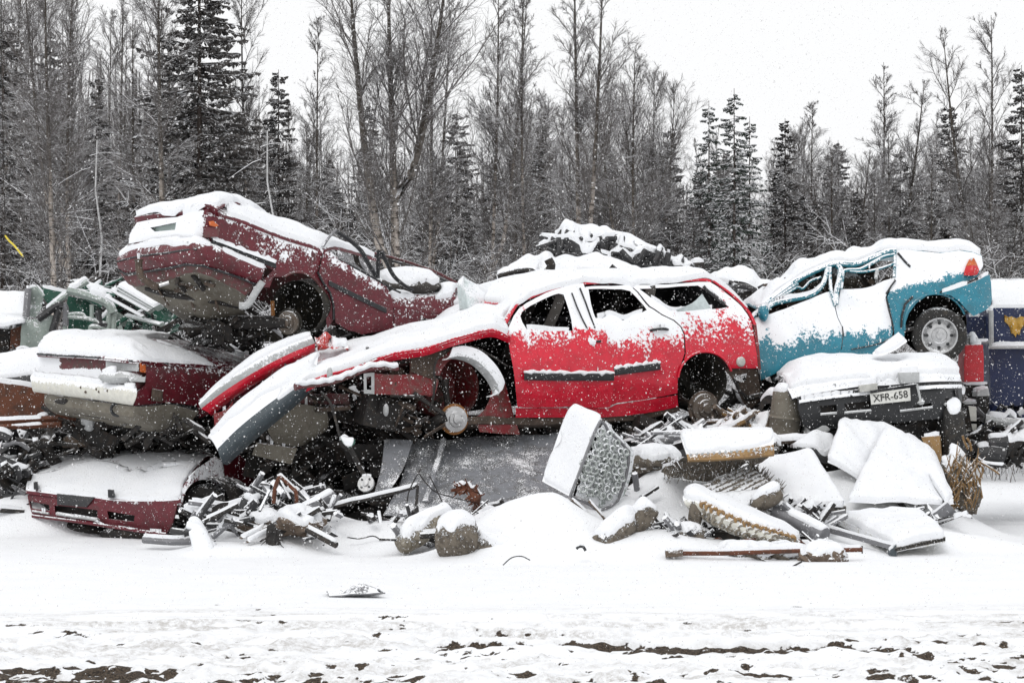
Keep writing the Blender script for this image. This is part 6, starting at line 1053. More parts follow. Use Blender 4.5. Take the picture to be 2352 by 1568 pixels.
    rod('nail', 'thin upright pin at the right tip of the long rod', 'pin', [(1360, 890, 20.2), (1361, 938, 20.2)], .006, 'dark', ZQ, 5, 1)
    mb = MB(); clutter(mb, *[v for p in ZQ([(470, 810), (940, 1010)]) for v in p], 20.5, 21.2, 90, .25, 2, .4, 21); o = mb.build('scrap_heap', ['scrap', 'rust'], None); o['kind'] = 'stuff'; o['label'] = 'dark tangle of broken scrap under the sprung pad'
    mb = MB(); mb.blob(P(*ZQ([(1130, 955)])[0], 20.2), (.20, .14, .10), .3, 3, 4, seed=3); one('stone', 'rough brown stone at the right end of the rod', 'stone', 'wood', mb)
    mb = MB(); mb.blob(P(*ZQ([(760, 975)])[0], 20.45), (.42, .2, .11), .5, 5, 4, seed=13); one('rubble_lump', 'dark rough rubble under the long rod', 'rubble', 'cloth', mb)
    rod('twig', 'thin dark twig stuck in the snow at the very front of the heap', 'twig', [(880, 1055, 19.6), (940, 1015, 19.65), (990, 988, 19.7)], .008, 'dark', ZQ, 5)
    mb = MB(); mb.prism(zp(ZQ, [(1525, 930), (1570, 880), (1575, 955), (1530, 955)], 20.6), (0, .1, 0)); one('plastic_corner', 'small grey corner piece in the snow before the lowest white panel', 'plastic piece', 'slate', mb, .006)
    # post and reed bundle at the right
    mb = MB(); mb.prism(zp(ZQ, [(1720, 225), (1835, 215), (1845, 420), (1790, 380)], 23.4), (.1, .4, 0)); one('rusty_crate', 'tan rusty plate standing behind the right-hand sheets', 'plate', 'tan', mb, .01)
    c = thing('reed_bundle', 'snow-capped bundle of dry reeds and rags at the far right of the heap', 'bundle', P(*ZQ([(1980, 680)])[0], 22.9)); mb = MB(); mb.blob(P(*ZQ([(1930, 480)])[0], 23.0), (.15, .2, .26), .35, 2.5, 4, seed=5); mb.blob(P(*ZQ([(2000, 560)])[0], 23.0), (.13, .15, .22), .35, 2.5, 4, seed=6); mb.build('core', 'cloth', c)
    rr = random.Random(4); mb = MB()
    for i in range(70):
        x = rr.uniform(1880, 2070); y = rr.uniform(330, 640); p = zp(ZQ, [(x, y)], 22.85-.1*math.sin((x-1870)/200*3.14))[0]; d = Vector((rr.uniform(-.5, .5), -.1, rr.choice([-1, 1])*rr.uniform(.4, 1))).normalized(); L = rr.uniform(.08, .28); mb.tube([p-d*L/2, p+Vector((0, -.03, 0)), p+d*L/2], [.004, .009, .003], 4)
    ob = mb.build('reed', 'straw', c); ob['kind'] = 'stuff'
    for i, pts in enumerate(([(2060, 350), (2120, 385), (2235, 398)], [(2070, 370), (2140, 410), (2200, 450)], [(2010, 300), (1985, 250), (1975, 215)], [(2030, 310), (2020, 260), (2000, 230)], [(2095, 600), (2080, 500), (2100, 420), (2070, 380)])): rod('dead_branch', ['long dead branch reaching right from the reed bundle', 'short branch drooping below the long one at the reed bundle', 'left upright stalk on top of the reed bundle', 'right upright stalk on top of the reed bundle', 'thin stalk curling down the right side of the reed bundle'][i], 'branch', [p+(22.9,) for p in pts], [.018]*4+[.014]*9 if i == 0 and False else .012, 'straw' if i else 'dark', ZQ, 5, 4)
    for pts in ([(1800, 770), (1930, 720), (2010, 690)], [(1860, 720), (1960, 700), (2035, 718)]): rod('slat', 'thin dark slat under the tray at the right foot of the heap' if pts[0][0] == 1800 else 'second thin slat crossing the first under the tray', 'slat', [p+(22.2,) for p in pts], .018, 'dark', ZQ, 4, 1, .5)
    # plank stub left of white panel and things under the red car tail
    mb = MB(); clutter(mb, 1640, 965, 1770, 1000, 23.6, 24.6, 60, .3, 2, .85, 31); o = mb.build('brushwood', ['wood', 'straw'], None); o['kind'] = 'stuff'; o['label'] = 'snowy twigs and straw under the red car tail'
    rod('fallen_pole', 'snow-covered pale pole behind the seat base', 'pole', [(1480, 1018, 22.9), (1560, 1012, 22.9), (1640, 1008, 22.9)], .07, 'grey', None, 12, 1)
    rod('plank', 'snowy plank lying behind the white panels under the black-nosed car', 'plank', [(1770, 1012, 23.2), (1860, 1010, 23.2)], .05, 'wood', None, 4, 1, .6)
    for (px, py, Y, rx, rz, lab, sd_) in ((1495, 1062, 22.4, .26, .12, 'frosted lumpy bundle right of the spring mattress', 2), (1760, 1022, 23.0, .13, .09, 'pale ball of rags beside the dirty tank', 5)):
        mb = MB(); mb.blob(P(px, py, Y), (rx, .25, rz), .35, 4, 4, seed=sd_); one('rag_bundle', lab, 'bundle', 'cloth', mb)
def loose():
    """snowed-in litter between the bigger pieces"""
    mb = MB()
    for k, (x0, y0, x1, y1, Y0, Y1, n, sz) in enumerate(((440, 1150, 780, 1245, 21.2, 22.2, 85, .16), (560, 1110, 720, 1160, 21.8, 22.4, 26, .16), (850, 1170, 1130, 1230, 21.4, 22.0, 40, .14), (900, 1225, 1030, 1250, 20.8, 21.2, 18, .12), (1260, 1170, 1340, 1225, 21.0, 21.4, 22, .10), (1380, 1120, 1620, 1180, 21.8, 22.6, 46, .18), (1440, 1200, 1620, 1250, 20.6, 21.2, 46, .15), (1780, 1160, 1900, 1220, 21.2, 21.8, 40, .15), (1850, 1240, 1950, 1262, 20.6, 21, 14, .1), (2050, 1160, 2180, 1200, 22.0, 22.8, 22, .14), (30, 1170, 90, 1215, 23.6, 24.2, 20, .15), (1480, 985, 1620, 1040, 22.6, 23.4, 50, .2))):
        clutter(mb, x0, y0, x1, y1, Y0, Y1, n, sz*1.15, 3, .84, 80+k)
    mb.d = {i: .42 for i in range(len(mb.v))}; o = mb.build('scrap_heap', ['dgrey', 'dark', 'grey'], None); o['kind'] = 'stuff'; o['label'] = 'snowed-in small scrap littering the foot of the heap'
def cavity():
    """jumbled scrap that carries the wrecks, near-black to put shade into the gaps"""
    mb = MB(); clutter(mb, 600, 930, 900, 1200, 23.2, 24.8, 340, .34, 2, .45, 51); clutter(mb, 440, 900, 620, 1150, 24.5, 25.2, 130, .34, 2, .45, 51); clutter(mb, 860, 975, 1760, 1150, 23.8, 25.6, 620, .36, 2, .4, 52); clutter(mb, 90, 960, 480, 1040, 23.9, 24.8, 120, .3, 2, .5, 53); clutter(mb, 1750, 985, 2200, 1090, 24.0, 25.2, 220, .3, 2, .4, 54)
    clutter(mb, 700, 760, 1180, 830, 24.6, 25.2, 70, .3, 2, .4, 55); clutter(mb, 1700, 870, 2200, 960, 24.8, 25.6, 120, .3, 2, .4, 56); clutter(mb, 440, 780, 700, 950, 24.6, 25.3, 130, .36, 2, .4, 57)
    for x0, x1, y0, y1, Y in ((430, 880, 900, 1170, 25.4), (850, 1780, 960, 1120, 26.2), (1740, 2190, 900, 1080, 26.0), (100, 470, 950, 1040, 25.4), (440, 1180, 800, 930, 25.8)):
        G = [[P(x0+(x1-x0)*i/9, y0+(y1-y0)*j/5, Y+random.uniform(-.3, .3)) for i in range(10)] for j in range(6)]; mb.patch(G, 3, 3, thick=(0, .05, 0))  # dark backing sheets paint shade into the gaps behind the wrecks
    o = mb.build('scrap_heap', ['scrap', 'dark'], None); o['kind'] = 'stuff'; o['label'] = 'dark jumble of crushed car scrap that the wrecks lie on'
debris_left(); debris_mid(); debris_right(); loose(); cavity()
# ================================================================ BEHIND THE WRECKS: MIDDLE, LEFT, RIGHT
def behind_mid():
    c = thing('wire_bale', 'tall snow-caked bale of tangled wire behind the red car roof', 'bale', P(*ZR([(1000, 360)])[0], 27.5))
    mb = MB(); sil = [(552, 60), (600, 22), (700, 16), (900, 52), (1040, 90), (1180, 132), (1280, 172), (1360, 212), (1420, 270), (1440, 330)]
    A = zp(ZR, sil, 27.8); B = [p+Vector((.0, -.45, -.16)) for p in A]; C_ = zp(ZR, [(545, 180), (600, 170), (700, 200), (860, 230), (1000, 240), (1120, 250), (1230, 270), (1300, 290), (1370, 310), (1440, 345)], 27.2); D_ = zp(ZR, [(560, 300), (620, 300), (720, 330), (860, 350), (1000, 350), (1120, 355), (1230, 355), (1300, 350), (1370, 352), (1440, 352)], 27.4)
    mb.patch([[p+Vector((0, 1.0, -.3)) for p in A], A, B, C_, D_], 4, 6, thick=(0, .05, -.02), wob=.35); mb.build('core', 'scrap', c)
    rr = random.Random(2); n = 0
    for i in range(95):
        k = rr.uniform(0, 8.9); ii = int(k); fr = k-ii; v = rr.random()**.8; top = B[ii].lerp(B[ii+1], fr); bot = C_[ii].lerp(C_[ii+1], fr); p = top.lerp(bot, v)+Vector((0, -.12, 0)); a = rr.uniform(0, 6.28); L = rr.uniform(.10, .28); d = Vector((math.cos(a), -.2, math.sin(a)*.7))*L; b_ = Vector((rr.uniform(-1, 1), -.5, rr.uniform(-1, 1)))*.09
        mb = MB(); mb.tube(smooth([p-d, p+b_, p+d], 4), rr.uniform(.020, .042), 6); mb.build('bent_tube', 'dgrey', c)
    # crushed cars flanking it
    def wreck(lab, pts_top, pts_mid, pts_bot, Y, mat='grey', seed=1):
        c = thing('crushed_car', lab, 'car', P(pts_bot[0][0], pts_bot[0][1], Y)); A = lineP([p+(Y+.2,) for p in pts_top]); B = lineP([p+(Y-.25,) for p in pts_mid]); D = lineP([p+(Y-.3,) for p in pts_bot])
        mb = MB(); mb.patch([[p+Vector((0, 1.2, -.05)) for p in A], A, B, D], 5, 5, thick=(0, .04, -.01), wob=.25, dust=.35); mb.build('body_shell', mat, c); return c, A, B, D
    c, A, B, D = wreck('flattened snow-covered car left of the wire bale, its nose pointing left', ZR([(120, 375), (240, 330), (400, 270), (520, 225), (560, 275), (760, 262), (900, 275), (1010, 325), (1180, 365)]), ZR([(130, 410), (240, 400), (400, 390), (500, 330), (570, 330), (760, 350), (900, 350), (1010, 365), (1180, 390)]), ZR([(150, 450), (240, 480), (400, 430), (520, 430), (600, 420), (760, 420), (900, 410), (1010, 400), (1180, 420)]), 26.6)
    for pts, r in (([(130, 370), (220, 340), (380, 325), (420, 400)], .03), ([(500, 240), (520, 300), (440, 390)], .05), ([(150, 470), (240, 510)], .03), ([(960, 290), (1040, 350), (1110, 360)], .03), ([(120, 430), (200, 440), (260, 500)], .03)):
        mb = MB(); mb.tube(smooth(zp(ZR, pts, 26.2)), r, 7); mb.build('bent_frame', 'dark', c)
    c, A, B, D = wreck('crushed white car shell with empty window behind the red car tail', ZR([(1680, 400), (1800, 348), (1920, 335), (2020, 365), (2080, 420), (2160, 450), (2260, 480)]), ZR([(1700, 440), (1800, 400), (1900, 395), (1990, 420), (2040, 470), (2130, 500), (2200, 520)]), ZR([(1760, 500), (1830, 470), (1880, 480), (1950, 500), (1990, 540), (2060, 570), (2120, 590)]), 26.8)
    mb = MB(); mb.patch([zp(ZR, [(1880, 490), (1990, 470), (2060, 500)], 26.35), zp(ZR, [(1900, 550), (1960, 580), (2050, 570)], 26.35)], 4, 4, thick=(0, .03, 0)); mb.build('dark_window_sheet', 'dark', c); mb = MB(); mb.patch([zp(ZR, [(1860, 395), (1950, 410), (2040, 455)], 26.3), zp(ZR, [(1870, 412), (1950, 432), (2010, 465)], 26.3)], 4, 4, thick=(0, .03, 0)); mb.build('dark_gap_sheet', 'dark', c)  # dark sheets on the shell paint the shade of its holes
    for pts, r in (([(1830, 405), (1860, 415)], .03), ([(2060, 430), (2080, 480), (2030, 560)], .04), ([(1870, 490), (1880, 440), (1990, 450), (2050, 500)], .03)): mb = MB(); mb.tube(smooth(zp(ZR, pts, 26.25)), r, 7); mb.build('bent_frame', 'dgrey', c)
    mb = MB(); mb.prism(zp(ZR, [(1556, 262), (1648, 258), (1662, 330), (1560, 335)], 28.5), (0, .4, 0)); one('machine_box', 'small dark box with snow cap peeping over the wreck heap right of the wire bale', 'box', 'dark', mb, .02)
def behind_left():
    # green scrapped machine
    c = thing('scrapped_cab', 'crushed dark green cab with frosted frames behind the middle maroon car', 'vehicle', P(190, 860, 27.5))
    Y = 27.3
    for nm, pts, m, dy in (('side_panel', [(265, 45), (440, 78), (452, 100), (330, 180), (275, 100)], 'green', 0), ('back_panel', [(450, 95), (560, 120), (660, 180), (650, 300), (590, 340), (450, 330), (430, 200)], 'green', .4), ('door_panel', [(178, 60), (205, 48), (240, 45), (275, 110), (270, 180), (235, 240), (180, 235)], 'palegreen', -.1), ('front_panel', [(150, 260), (240, 250), (370, 215), (350, 300), (300, 400), (250, 500), (130, 520), (130, 400)], 'palegreen', -.2), ('grille_panel', [(735, 215), (870, 235), (871, 290), (800, 300), (735, 290)], 'palegreen', .1), ('lower_box', [(640, 290), (871, 290), (871, 345), (700, 340)], 'rust', .3)):
        pmesh(nm, ZG(pts), lambda x, y: P(x, y, Y+dy+(x-150)*.001), m, c, (), (0, .05, 0), 9, .02, wob=.12)
    for pts, r, m in (([(185, 55), (178, 150), (170, 240)], .05, 'grey'), ([(240, 45), (285, 105)], .03, 'palegreen'), ([(330, 180), (440, 90), (450, 75)], .045, 'palegreen'), ([(250, 255), (330, 195), (385, 160), (410, 175)], .065, 'dgrey'), ([(385, 175), (370, 240), (340, 340)], .05, 'dgrey'), ([(415, 160), (430, 190), (430, 300)], .05, 'grey'), ([(445, 65), (560, 95), (700, 150), (740, 215)], .075, 'palegreen'), ([(440, 75), (650, 80), (750, 100)], .035, 'green'), ([(600, 160), (600, 250)], .03, 'palegreen'), ([(425, 235), (425, 330)], .03, 'palegreen'), ([(430, 240), (560, 250), (640, 270), (700, 290)], .035, 'palegreen'), ([(440, 225), (530, 220), (560, 250)], .03, 'palegreen'), ([(590, 330), (600, 300), (700, 310)], .03, 'palegreen'), ([(640, 195), (655, 280), (700, 300)], .045, 'dgrey'), ([(715, 215), (705, 320)], .04, 'palegreen'), ([(745, 215), (740, 320)], .04, 'palegreen'), ([(150, 420), (170, 330), (200, 320), (225, 360)], .03, 'palegreen'), ([(160, 500), (165, 380), (185, 340)], .03, 'palegreen'), ([(500, 50), (575, 5)], .05, 'palegreen'), ([(780, 300), (795, 340)], .035, 'palegreen')):
        mb = MB(); mb.tube(smooth(zp(ZG, pts, Y-.25)), r, 7, flat=.7); mb.build('frame_tube', m, c)
    # long frosted beams
    for i, (a, b, r) in enumerate((((742, 70), (985, 205), .055), ((770, 55), (1010, 190), .05), ((800, 40), (1040, 180), .09), ((700, 110), (940, 240), .04), ((830, 230), (1060, 290), .05))):
        rod('steel_beam', ['frosted beam in the bundle between the green cab and the tipped car, second from left', 'frosted beam in the middle of the bundle beside the tipped car', 'widest beam at the upper right of the bundle under the tipped car tail', 'leftmost thin beam of the frosted bundle', 'lowest flat beam running right under the tipped car tail'][i], 'beam', [a+(26.5,), b+(26.2,)], r, 'palegreen', ZG, 4, 1, .5, 'frosted beams')
    mb = MB(); clutter(mb, 190, 655, 420, 760, 27.4, 28.3, 150, .3, 2, .75, 61); o = mb.build('scrap_heap', ['green', 'scrap'], None); o['kind'] = 'stuff'; o['label'] = 'tangle of green scrap behind the left stack of cars'; mb = MB(); clutter(mb, 0, 820, 90, 900, 25.8, 26.6, 60, .3, 2, .7, 62); clutter(mb, 0, 990, 170, 1150, 24.6, 25.8, 170, .35, 2, .55, 63); clutter(mb, 0, 1060, 75, 1150, 23.8, 24.5, 60, .3, 2, .5, 64); o = mb.build('scrap_heap', ['dgrey', 'scrap'], None); o['kind'] = 'stuff'; o['label'] = 'tangle of scrap behind the left stack of cars'
    # far-left white roof and rust-brown containers
    c = thing('covered_vehicle', 'snow-roofed rust-brown vehicle cut by the left edge', 'vehicle', P(30, 800, 27.5)); q = zp(ZG, [(-120, 110), (60, 112), (178, 125)], 28); r_ = zp(ZG, [(-120, 235), (60, 245), (172, 240)], 27.4)
    mb = MB(); mb.patch([[p+Vector((0, 1, .0)) for p in q], q, r_], 4, 4, thick=(0, .04, -.02), dust=.8); mb.build('roof', 'white_paint', c); mb = MB(); mb.patch([zp(ZG, [(-120, 260), (60, 262), (180, 262)], 27.2), zp(ZG, [(-120, 300), (60, 290), (160, 280)], 26.9)], 4, 4, thick=(0, .04, 0), wob=.1); mb.build('eave', 'frost', c)
    mb = MB(); mb.prism(zp(ZG, [(70, 320), (160, 290), (150, 420), (60, 500)], 27.2), (0, .6, 0)); mb.build('side_panel', 'rust', c, .01); mb = MB(); mb.prism(zp(ZG, [(-120, 310), (66, 320), (56, 500), (-120, 520)], 27.3), (0, .6, 0)); mb.build('door_opening', 'scrap', c, .01)
    for i, (cx_, cy_, rr_) in enumerate(((50, 560, 78), (150, 500, 60))): rod('wire_hoop', ['low snow-lined wire hoop by the left edge', 'taller wire hoop beside the tank'][i], 'hoop', [(cx_+rr_*math.cos(a), cy_-rr_*.8*math.sin(a), 26.0) for a in np.linspace(.15, 3.0, 9)], .022, 'dgrey', ZG, 6, 2)
    # big dark tank
    c = thing('round_tank', 'big dark round tank with frosted top left of the middle maroon car', 'tank', P(60, 930, 25.6)); mb = MB(); a0 = P(-60, 930, 25.9); a1 = P(170, 905, 25.5); d = (a1-a0).normalized(); L = (a1-a0).length
    mb.lathe(a0, d, [(.001, -.05), (.35, 0), (.47, .1), (.48, L*.5), (.485, L*.52), (.48, L*.54), (.47, L-.1), (.35, L), (.001, L+.05)], 40); mb.build('shell', 'dgrey', c)
    mb = MB(); mb.patch([zp(ZG, [(-100, 640), (100, 680), (300, 740), (420, 790)], 25.0), zp(ZG, [(-100, 900), (100, 900), (300, 890), (420, 890)], 25.0)], 4, 4, thick=(0, .08, 0), wob=.1); mb.build('rusty_shield', 'rust', c)
    # rails
    for i, (a, b, lab) in enumerate((((-60, 922), (590, 892), 'upper of two long level rails with snow on top at the left'), ((-60, 960), (400, 942), 'lower of two long level rails at the left'), ((440, 940), (800, 925), 'short rail continuing under the cream bumper'))): rod('rail', lab, 'rail', [a+(24.3,), b+(24.1,)], .030, 'rust', ZG, 4, 1)
    mb = MB(); mb.blob(P(*ZG([(582, 908)])[0], 24.0), (.085, .08, .12), .1, 2, 3); one('snowy_knob', 'snow-balled knob at the end of the upper rail', 'knob', 'pale_grey', mb)
    mb = MB(); mb.prism(zp(ZG, [(-100, 968), (390, 950), (400, 1110), (250, 1140), (-100, 1160)], 25.2), (0, .8, 0)); one('rusty_container', 'dark rusty box under the level rails at the left', 'container', 'rust', mb, .02, .05)
    for i, (pts, r, lab) in enumerate((([(-20, 1000), (30, 1010), (70, 1035)], .05, 'frosted bar at the left edge below the rails'), ([(20, 1080), (120, 1060), (195, 1110)], .025, 'bent bar over the rusty box corner'), ([(120, 1150), (200, 1160), (270, 1130)], .035, 'snowy strip behind the bottom maroon car bonnet'), ([(0, 1340), (80, 1360), (170, 1400)], .04, 'white pipe left of the bottom maroon bumper, upper one'), ([(0, 1390), (90, 1420), (170, 1430)], .045, 'white pipe left of the bottom maroon bumper, middle one'), ([(0, 1480), (90, 1475), (190, 1480)], .04, 'white pipe left of the bottom maroon bumper, lowest one'), ([(0, 1200), (60, 1230), (10, 1290)], .02, 'looped wire at the left edge'), ([(640, 1010), (660, 970), (740, 960), (790, 975)], .018, 'thin hoop under the cream bumper'), ([(670, 1040), (840, 975)], .045, 'short pipe lying on the bottom car bonnet edge'), ([(740, 1055), (871, 1005)], .035, 'second short pipe on the bonnet edge'))):
        rod('scrap_bar', lab, 'bar', [p+(24.2 if i < 3 or i > 6 else 23.9,) for p in pts], r, 'grey' if i % 2 else 'dgrey', ZG, 7)
    for i, (x, y, r, Y_) in enumerate(((480, 1050, .10, 24.2), (540, 1040, .11, 24.2), (40, 1320, .14, 24.3), (60, 1450, .13, 24.0))): mb = MB(); mb.blob(P(*ZG([(x, y)])[0], Y_), (r*1.3, r, r*.7), .35, 3, 3, seed=i); one('rubble_lump', ['left snow lump behind the bottom car bonnet', 'right snow lump behind the bottom car bonnet', 'blue-grey lump left of the bottom car', 'white lump low at the left edge'][i], 'rubble', 'wood', mb)
    rod('strap', 'yellow strap hanging in the air at the far left', 'strap', [(12, 541, 30), (20, 552, 30), (32, 563, 30), (42, 575, 30), (54, 590, 30)], [.03, .032, .035]+[.035]*13+[.01], 'yellow', None, 6, 4, .35)
    # the thin line it hangs from
    rod('hanging_rope', 'thin dark rope holding the yellow strap', 'rope', [(12, 541, 30), (6, 300, 30), (2, -40, 30)], .006, 'dark', None, 5, 2)
def behind_right():
    c = thing('blue_vehicle', 'navy blue van with snowy white top and gold emblem at the right edge', 'van', P(2300, 1000, 27)); Y = 26.3; f = lambda x, y: P(x, y, Y+(2352-x)*.001)
    X1 = 1300
    pmesh('upper_panel', ZV([(628, 400), (X1, 400), (X1, 664), (628, 664)]), f, 'navy', c, (), (0, .05, 0), 14, lambda x, y: .35*max(0, (726-y)/16)); pmesh('side_strip', ZV([(478, 460), (606, 458), (606, 655), (520, 655), (470, 560)]), lambda x, y: f(x, y)+Vector((0, .25, 0)), 'navy', c, (), (0, .05, 0), 10)
    pmesh('lower_panel', ZV([(606, 702), (X1, 702), (X1, 1118), (620, 1118)]), f, 'navy', c, (), (0, .05, 0), 14)
    mb = MB(); mb.prism([f(x, y)-Vector((0, .08, 0)) for x, y in ZV([(604, 420), (628, 420), (630, 690), (606, 690)])], (0, .1, 0)); mb.build('corner_post', 'pale_grey', c, .008)
    mb = MB(); mb.prism([f(x, y)-Vector((0, .14, 0)) for x, y in ZV([(600, 680), (X1, 672), (X1, 700), (600, 702)])], (0, .16, 0)); mb.build('ledge', 'pale_grey', c, .01)
    A = [f(x, y) for x, y in ZV([(590, 415), (700, 425), (900, 420), (X1, 410)])]; B = [f(x, y)+Vector((0, .3, 0)) for x, y in ZV([(600, 300), (700, 300), (900, 300), (X1, 300)])]; D = [f(x, y)+Vector((0, .8, 0)) for x, y in ZV([(612, 205), (700, 205), (900, 205), (X1, 205)])]
    mb = MB(); mb.patch([A, B, D, [p+Vector((0, 1.2, 0)) for p in D]], 5, 5, thick=(0, .02, -.03), dust=.9); mb.build('roof', 'white_paint', c); mb = MB(); mb.tube([p+Vector((0, -.02, .04)) for p in D], .018, 6); mb.build('roof_rail', 'dark', c)
    em = ZV([(715, 452), (745, 470), (768, 462), (800, 478), (835, 462), (862, 470), (890, 452), (893, 500), (862, 515), (850, 545), (832, 560), (824, 600), (805, 588), (798, 615), (782, 590), (765, 588), (757, 545), (740, 520), (716, 500)]); mb = MB(); mb.panel(em, lambda x, y: f(x, y)-Vector((0, .03+.02*math.sin(x*.9)*math.sin(y*.8), 0)), (), 5, (0, .02, 0)); mb.build('emblem', 'gold', c)
    mb = MB(); mb.patch([[f(x, y)+Vector((0, 1.5, 0)) for x, y in ZV([(610, 300), (X1, 300)])], [f(x, y)+Vector((0, 1.5, 0)) for x, y in ZV([(610, 1118), (X1, 1118)])]], 3, 3, thick=(0, .03, 0)); mb.build('far_wall', 'navy', c)
    mb = MB(); mb.patch([[f(x, y)+Vector((0, dy, 0)) for x, y in ZV([(606, 300), (612, 700), (620, 1118)])] for dy in (.03, 1.5)], 3, 3, thick=(.03, 0, 0)); mb.build('end_wall', 'navy', c)
    mb = MB(); clutter(mb, *[v for p in ZV([(520, 1125), (1000, 1400)]) for v in p], 26.3, 27.4, 130, .3, 2, .4, 71); mb.build('chassis', ['dark', 'navy'], c)
    for pts, r, m in (([(575, 1215), (700, 1235), (X1, 1275)], .055, 'pale_grey'), ([(740, 1160), (780, 1190)], .03, 'pale_grey'), ([(820, 1180), (860, 1150)], .03, 'pale_grey'), ([(815, 1310), (860, 1360)], .05, 'pale_grey'), ([(500, 1150), (560, 1200), (540, 1230)], .05, 'dgrey')): mb = MB(); mb.tube(zp(ZV, pts, 26.1), r, 8); mb.build('frame_bar', m, c)
    t_ = thing('red_canister', 'upright red metal box between the teal car wheel and the blue van', 'canister', P(2235, 880, 25.8)); mb = MB(); mb.prism(zp(ZV, [(428, 672), (562, 668), (568, 760), (568, 942), (422, 945), (420, 800)], 25.7), (0, .35, 0)); mb.build('body', 'redplastic', t_, .015); mb = MB(); mb.lathe(zp(ZV, [(482, 672)], 25.85)[0], (0, 0, 1), [(.06, -.02), (.06, .07), (.035, .1), (.001, .11)], 16); mb.build('cap', 'pale_grey', t_)
    rod('rail', 'thin snowy rail between the red canister and the blue van', 'rail', [(510, 650, 26.0), (604, 650, 26.0)], .022, 'grey', ZV, 6, 1)
    for i, (pts, lab, m) in enumerate((([(398, 1112), (512, 1125), (515, 1232), (402, 1228)], 'upper white block right of the black-nosed car', 'white_paint'), ([(400, 1248), (515, 1252), (515, 1318), (402, 1316)], 'lower white block right of the black-nosed car', 'white_paint'), ([(515, 1010), (600, 985), (612, 1045), (520, 1050)], 'small white bracket plate under the red canister', 'pale_grey'), ([(400, 1085), (515, 1085), (515, 1105), (400, 1110)], 'thin white bar under the red canister', 'pale_grey'))):
        mb = MB(); mb.prism(zp(ZV, pts, 25.9+i*.05), (0, .3, 0)); o = one(('white_block', 'white_block', 'bracket_plate', 'metal_bar')[i], lab, ('block', 'block', 'bracket', 'bar')[i], m, mb, .008)
    pmesh_ = MB(); pmesh_.patch([zp(ZV, [(400, 960), (600, 960)], 26.3), zp(ZV, [(400, 1400), (620, 1400)], 26.3)], 3, 3, thick=(0, .1, 0)); one('dark_back_sheet', 'dark sheet behind the white blocks at the right', 'frame', 'dark', pmesh_)  # plain dark sheet set behind the blocks
    for i, (pts, r) in enumerate((([(520, 1470), (620, 1460), (720, 1480)], .09), ([(600, 1390), (740, 1380)], .07), ([(520, 1510), (600, 1540), (725, 1555)], .02))): rod('scrap_bar', ['fat snow-covered bar low beside the black-nosed car', 'shorter snowy bar just above the fat one at the right', 'thin dark bar under the fat snowy bar'][i], 'bar', [p+(25.0,) for p in pts], r, 'dgrey', ZV, 8, 2)
    mb = MB(); clutter(mb, *[v for p in ZV([(400, 1330), (862, 1490)]) for v in p], 25.6, 26.6, 110, .28, 2, .4, 72); o = mb.build('scrap_heap', ['scrap', 'dark'], None); o['kind'] = 'stuff'; o['label'] = 'low dark scrap under the blue van'
behind_mid(); behind_left(); behind_right()
def plastic_sheet():
    mb = MB(); mb.patch([[P(x, y, GY(1372)+dy)+Vector((0, 0, .02)) for x, y in r] for dy, r in ((.35, [(750, 1366), (790, 1364), (830, 1362), (880, 1364)]), (.15, [(752, 1368), (800, 1360), (833, 1350), (866, 1366)]), (0, [(756, 1374), (800, 1370), (835, 1367), (885, 1370)]))], 6, 6, thick=(0, 0, .01), wob=.09); one('plastic_scrap', 'crumpled grey scrap of sheeting lying alone on the open snow', 'sheeting', 'grey', mb)
plastic_sheet()
